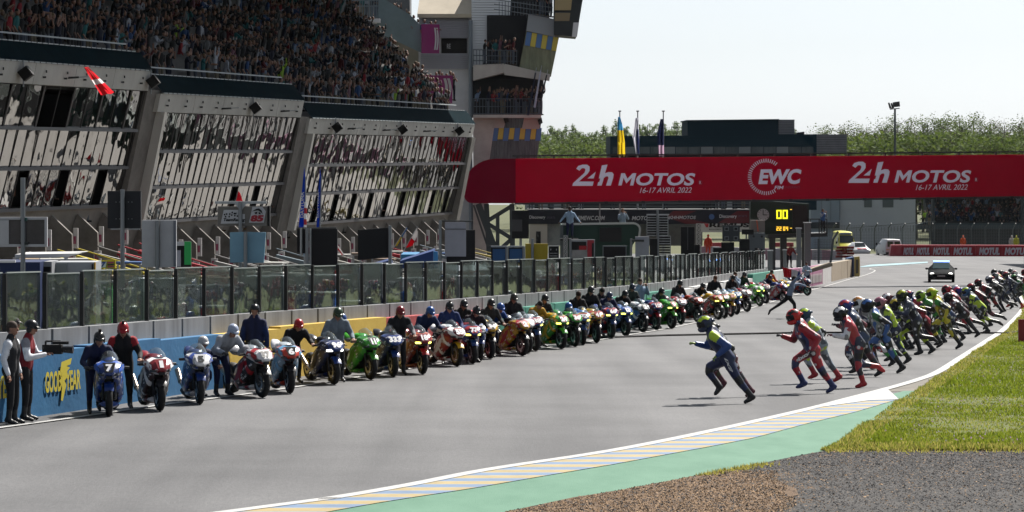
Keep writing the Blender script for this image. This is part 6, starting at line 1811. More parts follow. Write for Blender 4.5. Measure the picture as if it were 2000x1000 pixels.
BIKES = [
 (213, 813.5, 8, 'deep blue race motorbike with black number 7 panel, first at the near end', NB, (.02, .1, .5), '7', W_, None, None, K_, K_, None, NB),
 (312, 803.5, 18, 'dark red race motorbike numbered 1 with white fairing marks beside the blue number 7', (.28, .008, .018), W_, '1', W_, (.05, .02, .025), None, (.28, .008, .018), K_, None, K_),
 (390, 790, 14, 'white and navy race motorbike with number 5 beside the red number 1', W_, (.02, .06, .32), '5', K_, (.03, .06, .16), (.02, .04, .16), W_, K_, None, NB),
 (512, 777, 30, 'black and white race motorbike numbered 37 with pale blue and red trim', W_, R_, '37', K_, (.02, .022, .026), (.5, .5, .53), W_, (.12, .13, .13), None, K_),
 (566, 769, 16, 'orange red race motorbike with sky blue flashes and number 6', (.62, .05, .02), (.14, .38, .62), '6', W_, (.22, .36, .48), W_, K_, K_, None, K_),
 (652, 751.5, 24, 'royal blue race motorbike numbered 96 with two lit white headlights', NB, (.02, .025, .05), '96', W_, (.015, .025, .09), K_, NB, K_, LIT_W, NB),
 (724, 742, 26, 'bright green race motorbike with black nose panel numbered 11', (.07, .48, .03), (.03, .25, .02), '11', W_, None, None, K_, K_, None, (.05, .3, .02)),
 (768, 736.5, 17, 'blue race motorbike numbered 333 behind the bright green one', (.015, .06, .30), (.01, .02, .10), '333', W_, (.02, .03, .08), K_, None, K_, None, NB),
 (825, 731.5, 20, 'crimson race motorbike numbered 18 with two lit yellow headlights', (.30, .008, .022), (.5, .10, .03), '18', W_, (.33, .025, .015), (.3, .01, .03), None, K_, LIT_Y, R_),
 (892, 716, 27, 'red and white race motorbike numbered 55 with a yellow fork cover', (.36, .012, .018), W_, '55', W_, (.38, .03, .025), W_, None, GOLD and (.2, .14, .03), None, Y_),
 (923, 711, 16, 'blue and red race motorbike numbered 77 with one lit headlight', (.02, .05, .26), R_, '77', W_, (.02, .04, .2), R_, R_, K_, LIT_Y, NB),
 (936, 706.5, 14, 'white and blue race motorbike squeezed behind number 77', W_, (.03, .12, .5), '7', K_, (.03, .08, .3), NB, None, K_, None, NB),
 (957, 701.5, 20, 'yellow race motorbike with dark screen and number 94', Y_, K_, '94', W_, (.6, .36, .02), Y_, K_, K_, None, K_),
 (1020, 695.5, 31, 'golden yellow race motorbike with white nose numbered 2 turned well towards the track', (.62, .36, .015), R_, '2', W_, (.62, .36, .015), K_, (.45, .03, .04), (.1, .03, .03), None, K_),
 (1030, 690.5, 24, 'white and red race motorbike almost hidden behind the golden number 2', W_, R_, '', W_, K_, K_, None, K_, None, K_),
 (1046, 686, 18, 'blue and red race motorbike numbered 38 with two lit lamps', (.02, .06, .32), W_, '38', W_, (.02, .05, .2), W_, R_, K_, LIT_Y, NB),
 (1096, 682, 27, 'green race motorbike with red number panel 24 and lit lamps', (.05, .36, .03), Y_, '24', W_, (.04, .28, .03), Y_, R_, K_, LIT_Y, G_),
 (1123, 677.5, 22, 'green and black race motorbike with red panel numbered 36', (.06, .45, .04), K_, '36', W_, (.02, .022, .03), G_, R_, K_, None, K_),
 (1139, 674, 7, 'pale blue and yellow race motorbike with one bright round lamp', (.04, .18, .5), Y_, '72', W_, (.03, .12, .35), None, R_, K_, LIT_Y, NB),
 (1165, 670, 17, 'yellow race motorbike with red panel numbered 41', (.62, .38, .02), R_, '41', W_, (.5, .3, .03), None, R_, K_, None, K_),
 (1194, 661, 18, 'dark blue race motorbike numbered 66 with amber lamps', (.02, .05, .28), R_, '66', W_, (.015, .03, .12), None, (.3, .02, .05), K_, LIT_Y, NB),
 (1222, 657, 26, 'sky trimmed blue race motorbike numbered 12 with yellow lamps', (.02, .10, .42), (.2, .4, .7), '12', W_, (.03, .12, .4), None, None, K_, LIT_Y, NB),
 (1256, 649.5, 27, 'black white and blue race motorbike numbered 2 left of the red nosed bike', (.05, .06, .08), W_, '2', W_, (.05, .14, .4), W_, K_, K_, None, K_),
 (1282, 645, 20, 'navy race motorbike with red nose panel numbered 112', (.02, .03, .2), R_, '112', W_, (.02, .03, .12), NB, R_, K_, None, R_),
 (1312, 642, 28, 'grass green race motorbike with lit lamps beside the navy red nosed one', (.06, .44, .03), (.04, .3, .02), '9', W_, (.05, .36, .03), None, R_, K_, LIT_Y, G_),
 (1330, 634, 22, 'white and red race motorbike behind the grass green one', W_, R_, '22', W_, (.45, .03, .05), R_, R_, K_, None, R_),
 (1363, 630, 30, 'red orange race motorbike with a dark belly', (.5, .05, .02), K_, '44', W_, (.03, .04, .04), None, None, (.2, .2, .2), None, K_),
 (1403, 624.5, 31, 'yellow race motorbike with a black lower fairing', (.64, .38, .01), R_, '4', W_, (.02, .025, .02), Y_, R_, (.15, .15, .12), LIT_Y, K_),
 (1415, 622, 22, 'green and red race motorbike tucked behind the yellow one', (.05, .3, .04), R_, '65', W_, (.02, .05, .03), W_, R_, K_, None, G_),
 (1428, 619, 20, 'white race motorbike with a bright yellow nose', (.68, .5, .02), W_, '33', R_, (.3, .04, .05), W_, None, (.35, .03, .05), None, Y_),
 (1439, 614.5, 20, 'sky blue and yellow race motorbike beside the yellow nosed one', (.08, .3, .6), Y_, '21', W_, (.05, .16, .4), None, None, K_, LIT_Y, B_),
 (1459, 609.5, 30, 'dark red race motorbike numbered 50 near the white wall', (.30, .012, .03), W_, '50', W_, (.12, .01, .02), None, None, K_, None, K_),
 (1484, 598.5, 28, 'lime green race motorbike near the far end of the line', (.10, .55, .04), W_, '8', W_, (.08, .4, .04), None, None, (.05, .2, .03), LIT_Y, G_),
 (1496, 593.5, 24, 'white and red race motorbike beside the lime green one', W_, R_, '13', K_, (.4, .4, .42), R_, R_, K_, None, K_),
 (1530, 592, 38, 'navy red and white race motorbike turned across the line', (.03, .05, .28), R_, '15', W_, (.5, .45, .47), NB, None, K_, None, R_),
 (1541, 584.5, 30, 'yellow white and blue race motorbike next to last in the line', W_, Y_, '29', K_, (.05, .15, .4), Y_, None, K_, LIT_Y, B_),
 (1577, 577.5, 42, 'dark blue race motorbike last at the far end by the sand wall', (.012, .03, .16), R_, '17', W_, (.015, .03, .12), None, None, K_, None, K_),
]
bike_at = []
for b in BIKES:
    px, py, ang, lab, main, acc, num, nc, side, tank, plate, rim, lamp, guard = b
    T = bike(px, py, ang, lab, main, acc, num, nc, side, tank, plate, rim, lamp, guard)
    bike_at.append((T.location.copy(), R(-90 + ang)))
def bike_local(i, x, y, z=0):
    p, rz = bike_at[i]
    return p + V((math.cos(rz) * x - math.sin(rz) * y, math.sin(rz) * x + math.cos(rz) * y, z))
# ================================================================== PEOPLE
def limb(mb, a, b, ra, rb, n=8):
    a, b = V(a), V(b); mb.tube([a, a.lerp(b, .5), b], [ra, (ra + rb) / 2 * 1.02, rb], n)
    mb.ell(a, ra, 8, 5); mb.ell(b, rb, 8, 5)
REG = dict(torso=0, arm=1, leg=2, hand=3, boot=4, skin=5, shoulder=6, knee=7)
def mir(J):
    M = {}
    for k, v in J.items():
        k2 = k[:-1] + {'L': 'R', 'R': 'L'}[k[-1]] if k[-1] in 'LR' and len(k) <= 3 else k
        M[k2] = (v[0], -v[1], v[2]) if isinstance(v, tuple) else v
    return M
def bones(J, fat=1.0, leather_suit=True):
    B = []
    def b(a, c, ra, rb, reg): B.append((V(J[a]) if isinstance(a, str) else V(a), V(J[c]) if isinstance(c, str) else V(c), ra * fat, rb * fat, REG[reg]))
    pel, chest, neck = V(J['pel']), V(J['chest']), V(J['neck'])
    for s in (-1, 1):
        o = V((0, s * .065, 0)); b(pel + o, pel.lerp(chest, .5) + o * .95, .122, .115, 'torso'); b(pel.lerp(chest, .5) + o * .95, chest + o * 1.3, .115, .132, 'torso')
        b(chest + o * 1.3, neck + o * .7, .132, .075, 'torso')
        g = pel + V((-.04, s * .075, -.02)); b(g, g + V((0, 0, -.03)), .11, .10, 'leg')
    b('neck', V(J['head']) - (V(J['head']) - neck) * .25, .06, .058, 'skin')
    for q in 'LR':
        s, e, w_ = J['s' + q], J['e' + q], J['w' + q]
        m = V(s).lerp(V(e), .35)
        b(s, m, .080, .070, 'shoulder'); b(m, e, .070, .060, 'arm'); b(e, w_, .060, .046, 'arm')
        h, k, a, t = V(J['h' + q]), V(J['k' + q]), V(J['a' + q]), V(J['t' + q])
        b(h, h.lerp(k, .8), .104, .076, 'leg'); b(h.lerp(k, .8), k.lerp(a, .22), .074, .068, 'knee'); b(k.lerp(a, .22), k.lerp(a, .6), .068, .054, 'leg'); b(k.lerp(a, .6), a, .056, .05, 'boot')
        d = (t - a); heel = a - d * .22; heel.z -= .02
        b(heel, a.lerp(t, .5) + V((0, 0, -.01)), .048, .045, 'boot'); b(a.lerp(t, .5) + V((0, 0, -.01)), t, .045, .034, 'boot')
    if J.get('hump'):
        n = (neck - chest).normalized(); bk = V((-n.z, 0, n.x))
        b(chest + bk * .09, neck + bk * .06, .07, .075, 'torso')
    return B
def hand(mb, J, q, grip=.8):
    w_, e = V(J['w' + q]), V(J['e' + q])
    f = (w_ - e).normalized(); s = 1 if q == 'L' else -1
    side = f.cross(V((0, 0, 1)))
    if side.length < .2: side = f.cross(V((1, 0, 0)))
    side.normalize(); pal = side.cross(f).normalized()
    if pal.z > 0: pal = -pal; side = -side
    mb.ell(w_ + f * .055, .001, 4, 3)
    M = Matrix((f, side, pal)).transposed()
    mb.ell(w_ + f * .05, (.055, .042, .022), 8, 5, REG['hand'], M)
    for i in range(4):
        b_ = w_ + f * .088 + side * ((i - 1.5) * .021); L = (.068, .076, .072, .058)[i]
        p1 = b_ + f * L * .45; p2 = p1 + (f * (1 - grip) + pal * grip).normalized() * L * .36; p3 = p2 + (f * (.4 - grip) + pal * .8).normalized() * L * .28
        mb.tube([b_ - f * .01, p1, p2, p3], [.0125, .012, .011, .009], 5, REG['hand'])
    t0 = w_ + f * .03 + side * .036 * s; t1 = t0 + (f * .6 + side * .7 * s + pal * .3) * .032; t2 = t1 + (f * .9 + pal * .5) * .028
    mb.tube([t0, t1, t2], [.0135, .012, .010], 5, REG['hand'])
def face(mb, J):
    h, n = V(J['head']), V(J['neck'])
    up = (h - n).normalized(); f = V(J.get('face', (1, 0, 0)));
    f = (f - up * f.dot(up) * .6).normalized(); sd = up.cross(f).normalized(); up2 = f.cross(sd).normalized() * -1
    up2 = sd.cross(f) * -1 if (sd.cross(f)).dot(up) < 0 else sd.cross(f)
    M = Matrix((f, sd, up2)).transposed()
    k = REG['skin']
    mb.ell(h, (.095, .074, .115), 12, 9, k, M)
    mb.ell(h + M @ V((.045, 0, -.062)), (.05, .052, .05), 10, 6, k, M)
    mb.ell(h + M @ V((.100, 0, -.018)), (.02, .014, .026), 6, 5, k, M)
    for s in (-1, 1):
        mb.ell(h + M @ V((-.005, s * .075, -.012)), (.02, .012, .03), 6, 4, k, M)
        mb.ell(h + M @ V((.080, s * .030, .012)), (.010, .012, .008), 6, 4, 8, M)
        mb.box(h + M @ V((.088, s * .03, .030)), (.012, .032, .008), M, 8)
    mb.box(h + M @ V((.092, 0, -.062)), (.008, .04, .009), M, 9)
    return M
BODY = {}
PENDING = []
def want(key, J, bare=True, vox=.026, grip=.8, fat=1.0):
    """queue a body; all remesh modifiers are evaluated together further down"""
    B = bones(J, fat)
    mb = MB()
    for a, c, ra, rb, reg in B: limb(mb, a, c, ra, rb)
    me = mb.mesh('person', [])
    o = bpy.data.objects.new('person', me); col.objects.link(o)
    md = o.modifiers.new('remesh', 'REMESH'); md.mode = 'VOXEL'; md.voxel_size = vox
    sm = o.modifiers.new('smooth', 'SMOOTH'); sm.factor = .5; sm.iterations = 2
    PENDING.append((key, J, B, o, bare, grip))
DUMMY = [mat('suit_slot', (.3, .3, .3))] * 10
def flush():
    bpy.context.view_layer.update()
    dg = bpy.context.evaluated_depsgraph_get()
    for key, J, B, o, bare, grip in PENDING:
        me = bpy.data.meshes.new_from_object(o.evaluated_get(dg))
        mb = MB()
        vs = [tuple(v.co) for v in me.vertices]; fs, ms = [], []
        for p in me.polygons:
            c = p.center; best, reg = 9, 0
            for a, b, ra, rb, rg in B:
                ab = b - a; L2 = ab.length_squared
                t = 0 if L2 < 1e-9 else max(0, min(1, (c - a).dot(ab) / L2))
                d = (c - (a + ab * t)).length - (ra + (rb - ra) * t)
                if d < best: best, reg = d, rg
            fs.append(tuple(p.vertices)); ms.append(reg)
        mb.add(vs, fs, ms)
        hand(mb, J, 'L', grip); hand(mb, J, 'R', grip)
        M = face(mb, J) if bare else None
        f = V(J.get('face', (1, 0, 0))); h, n = V(J['head']), V(J['neck']); up = (h - n).normalized()
        f = (f - up * f.dot(up) * .6).normalized(); sd = up.cross(f).normalized(); u2 = f.cross(sd)
        HM = Matrix.Translation(h) @ Matrix((f, sd, u2)).transposed().to_4x4()
        BODY[key] = (mb.mesh('person', DUMMY, True, 0), HM)
        bpy.data.objects.remove(o)
    PENDING.clear()
# --- running poses
def pose(pel, chest, neck, head, aL, tL, kL, aR, tR, kR, eL, wL, eR, wR, **kw):
    ax = V(chest) - V(pel)
    J = dict(pel=pel, chest=chest, neck=neck, head=head, aL=aL, tL=tL, kL=kL, aR=aR, tR=tR, kR=kR, eL=eL, wL=wL, eR=eR, wR=wR)
    sh = V(chest).lerp(V(neck), .55)
    J['sL'], J['sR'] = tuple(sh + V((0, .185, 0))), tuple(sh + V((0, -.185, 0)))
    J['hL'], J['hR'] = tuple(V(pel) + V((0, .10, -.05))), tuple(V(pel) + V((0, -.10, -.05)))
    J.update(kw); return J
RUN = {
 'a': pose((.47, 0, .88), (.68, 0, 1.20), (.79, 0, 1.37), (.88, 0, 1.50), (0, .09, .13), (.13, .09, .035), (.27, .10, .46), (.60, -.10, .30), (.68, -.10, .17), (.86, -.10, .66), (.46, .30, 1.10), (.66, .24, .93), (.80, -.30, 1.06), (1.04, -.16, 1.12), hump=1),
 'b': pose((.42, 0, .90), (.60, 0, 1.22), (.70, 0, 1.40), (.79, 0, 1.53), (0, .09, .14), (.13, .09, .035), (.26, .10, .48), (.56, -.10, .20), (.70, -.10, .12), (.80, -.10, .62), (.34, .28, 1.12), (.46, .22, .90), (.72, -.30, 1.05), (.98, -.18, 1.14), hump=1),
 'c': pose((.10, 0, .95), (.30, 0, 1.27), (.40, 0, 1.45), (.49, 0, 1.58), (0, .09, .09), (.16, .09, .03), (.14, .10, .52), (-.40, -.10, .44), (-.52, -.10, .34), (.05, -.10, .50), (.45, .30, 1.10), (.70, .20, 1.14), (.06, -.30, 1.12), (.22, -.24, .90), hump=1),
 'd': pose((.46, 0, .82), (.74, 0, 1.08), (.88, 0, 1.22), (1.00, 0, 1.32), (0, .09, .14), (.12, .09, .035), (.27, .10, .45), (.68, -.10, .22), (.80, -.10, .12), (.90, -.10, .58), (.52, .30, 1.06), (.70, .22, .84), (.90, -.28, .90), (1.12, -.18, .94), hump=1),
 'e': pose((.30, 0, .86), (.58, 0, 1.14), (.72, 0, 1.29), (.84, 0, 1.40), (.10, .09, .08), (.26, .09, .03), (.34, .10, .48), (-.30, -.10, .36), (-.42, -.10, .26), (.16, -.10, .46), (.72, .30, .98), (.96, .20, 1.02), (.36, -.32, 1.05), (.50, -.24, .82), hump=1),
}
for k, J in RUN.items():
    want('run_' + k, J, False, fat=1.17); want('run_' + k + 'm', mir(J), False, fat=1.17)
# --- crew poses
st = dict(aL=(0, .13, .09), tL=(.17, .16, .03), kL=(.04, .12, .49), aR=(0, -.13, .09), tR=(.17, -.16, .03), kR=(.04, -.12, .49))
CREW = {
 'stand': pose((0, 0, .95), (.01, 0, 1.27), (0, 0, 1.47), (.02, 0, 1.63), eL=(-.04, .27, 1.12), wL=(.05, .27, .87), eR=(-.04, -.27, 1.12), wR=(.05, -.27, .87), **st),
 'hold': pose((-.04, 0, .90), (.14, 0, 1.18), (.22, 0, 1.35), (.32, 0, 1.47), eL=(.22, .31, 1.02), wL=(.46, .30, .95), eR=(.22, -.31, 1.02), wR=(.46, -.30, .95), face=(1, 0, -.35), **st),
 'lean': pose((-.12, 0, .86), (.18, 0, 1.08), (.32, 0, 1.20), (.46, 0, 1.30), eL=(.34, .30, .94), wL=(.58, .28, .90), eR=(.34, -.30, .94), wR=(.58, -.28, .90), face=(1, 0, -.1), **st),
 'push': pose((-.10, 0, .88), (.18, 0, 1.14), (.30, 0, 1.28), (.40, 0, 1.41), (-.62, .13, .12), (-.48, .14, .03), (-.36, .12, .50), (.02, -.13, .09), (.19, -.14, .03), (.12, -.14, .50), (.30, .30, .98), (.55, .26, .92), (.30, -.30, .98), (.55, -.26, .92)),
 'phone': pose((0, 0, .95), (-.01, 0, 1.27), (0, 0, 1.47), (.02, 0, 1.63), eL=(.16, .26, 1.20), wL=(.30, .09, 1.48), eR=(.16, -.26, 1.20), wR=(.30, -.09, 1.48), **st),
 'film': pose((0, 0, .95), (.03, 0, 1.27), (.05, 0, 1.46), (.10, 0, 1.61), eL=(.12, .30, 1.12), wL=(.40, .12, 1.18), eR=(.10, -.28, 1.10), wR=(.38, -.14, 1.16), face=(1, 0, -.25), **st),
 'crouch': pose((-.12, 0, .52), (.10, 0, .82), (.18, 0, .99), (.28, 0, 1.12), (-.05, .15, .09), (.12, .17, .03), (.26, .2, .50), (-.35, -.14, .12), (-.22, -.15, .03), (.16, -.2, .34), (.28, .30, .70), (.50, .24, .66), (.28, -.30, .70), (.50, -.24, .66)),
 'cross': pose((0, 0, .95), (0, 0, 1.27), (0, 0, 1.47), (.02, 0, 1.63), eL=(.10, .29, 1.12), wL=(.24, -.06, 1.20), eR=(.10, -.29, 1.12), wR=(.24, .06, 1.17), **st),
 'rail': pose((0, 0, .95), (.03, 0, 1.27), (.03, 0, 1.47), (.06, 0, 1.63), eL=(.06, .36, 1.14), wL=(.20, .50, .97), eR=(.06, -.36, 1.14), wR=(.20, -.50, .97), **st),
 'starter': pose((0, 0, .93), (.10, 0, 1.24), (.14, 0, 1.43), (.22, 0, 1.58), (-.78, .08, .30), (-.84, .08, .14), (-.36, .09, .58), (.12, -.09, .16), (.28, -.09, .13), (.28, -.10, .52), (.36, .40, 1.36), (.62, .44, 1.28), (.30, -.30, 1.56), (.52, -.34, 1.76)),
}
for k, J in CREW.items(): want('crew_' + k, J, True, grip=.7 if k not in ('starter',) else .2)
flush()
# --- headgear
def helmet_meshes():
    mb = MB(); mb.ell((0, 0, .02), (.145, .122, .138), 16, 11); mb.sect([(.0, 0, -.075, .105, .06), (.08, 0, -.075, .095, .055), (.135, 0, -.07, .06, .04), (.155, 0, -.06, .03, .022)], 12); mb.sect([(-.10, 0, .03, .07, .06), (-.16, 0, .02, .05, .03), (-.185, 0, .01, .03, .012)], 8)
    shell = mb.mesh('helmet', [WHITE_P], True, 0)
    mb = MB(); rr = []
    for z in (-.035, .0, .035, .068):
        q = math.sqrt(max(.05, 1 - ((z - .02) / .14) ** 2))
        rr.append([V((.150 * q * math.cos(a), .126 * q * math.sin(a), z)) for a in (R(-82 + 164 * k / 10) for k in range(11))])
    mb.rings(rr, 0, caps=False, close=False); visor = mb.mesh('visor', [mat('visor_dark', (.012, .014, .02), .08)], True)
    mb = MB()
    for s in (-1, 1):
        rr = []
        for a in (35, 60, 90, 120, 150):
            rr.append([V((.148 * math.cos(R(a)) * math.cos(R(b_)), s * .125 * math.sin(R(max(8, b_))) if False else s * .1255 * math.sin(R(b_)), .02 + .1415 * math.sin(R(a)) * math.cos(R(b_)))) for b_ in (22, 40, 58)])
        mb.rings(rr, 0, caps=False, close=False)
    flash = mb.mesh('helmet_flash', [WHITE_P], True)
    mb = MB(); mb.ell((-.01, 0, .03), (.128, .105, .115), 14, 8, 0, None, 0, R(102)); mb.sect([(.07, 0, .055, .085, .02), (.13, 0, .045, .06, .012), (.165, 0, .03, .035, .006)], 10)
    for s in (-1, 1): mb.ell((-.01, s * .09, -.03), (.05, .02, .06), 8, 5)
    open_ = mb.mesh('open_helmet', [WHITE_P], True, 0)
    mb = MB(); mb.ell((-.012, 0, .026), (.104, .083, .105), 12, 7, 0, None, 0, R(95)); mb.ell((-.045, 0, -.01), (.07, .078, .075), 10, 6)
    hair = mb.mesh('hair', [MB_BLACK], True, 0)
    mb = MB(); mb.ell((-.005, 0, .03), (.108, .088, .098), 12, 6, 0, None, 0, R(92)); mb.sect([(.06, 0, .035, .075, .012), (.17, 0, .015, .06, .006)], 8)
    cap = mb.mesh('cap', [MB_BLACK], True, 0)
    mb = MB(); mb.box((0, 0, .175), (.05, .05, .06)); mb.tube([(0, 0, .12), (0, 0, .16)], .012, 6); mb.box((.03, 0, .178), (.02, .03, .03))
    camr = mb.mesh('helmet_camera', [MB_BLACK])
    return shell, visor, flash, open_, hair, cap, camr
HSHELL, HVISOR, HFLASH, HOPEN, HAIR, CAP, HCAM = helmet_meshes()
EYE, LIP = mat('eye_dark', (.03, .022, .018), .5), mat('lip', (.30, .11, .09), .6)
def suit_mat(c, acc, seed):
    c, acc = tuple(x * ALB for x in c), tuple(x * ALB for x in acc)
    key = 'suit_%g_%g_%g_%g_%d' % (c[0], c[1], c[2], acc[0], seed)
    if key in MATS: return MATS[key]
    m = bpy.data.materials.new(key); m.use_nodes = True
    t = m.node_tree; b = t.nodes['Principled BSDF']; b.inputs['Roughness'].default_value = .42
    tc = nd(t, 'ShaderNodeTexCoord'); mp = nd(t, 'ShaderNodeMapping'); mp.inputs['Location'].default_value = (seed * 1.7, seed * .9, seed * 2.3); mp.inputs['Rotation'].default_value = (.3, .5 + seed, 0)
    t.links.new(tc.outputs['Object'], mp.inputs[0])
    n = nd(t, 'ShaderNodeTexNoise'); n.inputs['Scale'].default_value = 4.5; n.inputs['Detail'].default_value = 0
    t.links.new(mp.outputs[0], n.inputs[0])
    r = nd(t, 'ShaderNodeValToRGB'); r.color_ramp.interpolation = 'CONSTANT'; e = r.color_ramp.elements
    e[0].position = 0; e[1].position = .38; e.new(.60)
    e[0].color = tuple(v * .3 for v in c) + (1,); e[1].color = tuple(c) + (1,); e[2].color = tuple(acc) + (1,)
    t.links.new(n.outputs['Fac'], r.inputs[0])
    w_ = nd(t, 'ShaderNodeTexVoronoi'); w_.inputs['Scale'].default_value = 9; t.links.new(mp.outputs[0], w_.inputs[0])
    lt = nd(t, 'ShaderNodeMath', operation='LESS_THAN'); lt.inputs[1].default_value = .34
    t.links.new(w_.outputs['Distance'], lt.inputs[0])
    mx = nd(t, 'ShaderNodeMix', data_type='RGBA'); mx.inputs[7].default_value = (.42, .42, .44, 1)
    g = nd(t, 'ShaderNodeMath', operation='GREATER_THAN'); g.inputs[1].default_value = .55; t.links.new(w_.outputs['Color'], g.inputs[0])
    mu = nd(t, 'ShaderNodeMath', operation='MULTIPLY'); t.links.new(lt.outputs[0], mu.inputs[0]); t.links.new(g.outputs[0], mu.inputs[1])
    t.links.new(mu.outputs[0], mx.inputs[0]); t.links.new(r.outputs[0], mx.inputs[6]); t.links.new(mx.outputs[2], b.inputs['Base Color'])
    MATS[key] = m
    return m
SEED = [0]
def person(key, loc, rz, label, cols, head='hair', hcol=(.03, .022, .016), hcol2=WHITE, group=None, skin=SKIN, scale=1.0, suit=False, cam_=False):
    """cols: torso, arms, legs, hands, boots, shoulders, knees"""
    me, HM = BODY[key]
    o = put('person', me); o.location = loc; o.rotation_euler = (0, 0, rz)
    o.scale = (scale,) * 3
    tag(o, label, 'person', group)
    k = leather if suit else cloth
    sk = mat('skin_%g' % skin[0], skin, .55)
    t, a, l, h, b, s, n = cols
    if suit and not label.startswith('lead'):
        SEED[0] += 1; sd_ = SEED[0] % 7; acc = s if sum(s) > sum(t) + .05 else hcol2
        k = lambda c: suit_mat(c, acc, sd_)
    setmats(o, [k(t), k(a), k(l), (leather(h) if h else sk), leather(b), sk, k(s), k(n), EYE, LIP])
    def child(nm, m, mats):
        c = put(nm, m, o); c.matrix_local = HM @ (Matrix.Scale(1.07, 4) if nm == 'helmet' else Matrix.Identity(4)); setmats(c, mats); return c
    if head == 'race':
        c = child('helmet', HSHELL, [paint(hcol, .25)])
        for nm, m, mm in (('visor', HVISOR, None), ('helmet_flash', HFLASH, paint(hcol2, .3))):
            q = put(nm, m, c)
            if mm: setmats(q, [mm])
    elif head == 'open':
        c = child('open_helmet', HOPEN, [paint(hcol, .3)])
        if cam_: put('helmet_camera', HCAM, c)
    elif head == 'cap': child('cap', CAP, [cloth(hcol)])
    else: child('hair', HAIR, [cloth(hcol)])
    return o
# ------------------------------------------------------------------ riders running across the track
GRP = 'riders sprinting across the track to their motorbikes'
N2, K2, W2, R2, G2, B2 = (.014, .02, .07), (.015, .016, .02), (.88, .88, .92), (.42, .012, .03), (.04, .30, .05), (.015, .06, .30)
LM = (.55, .75, .04); PK = (.75, .05, .12); ORG = (.7, .06, .03)
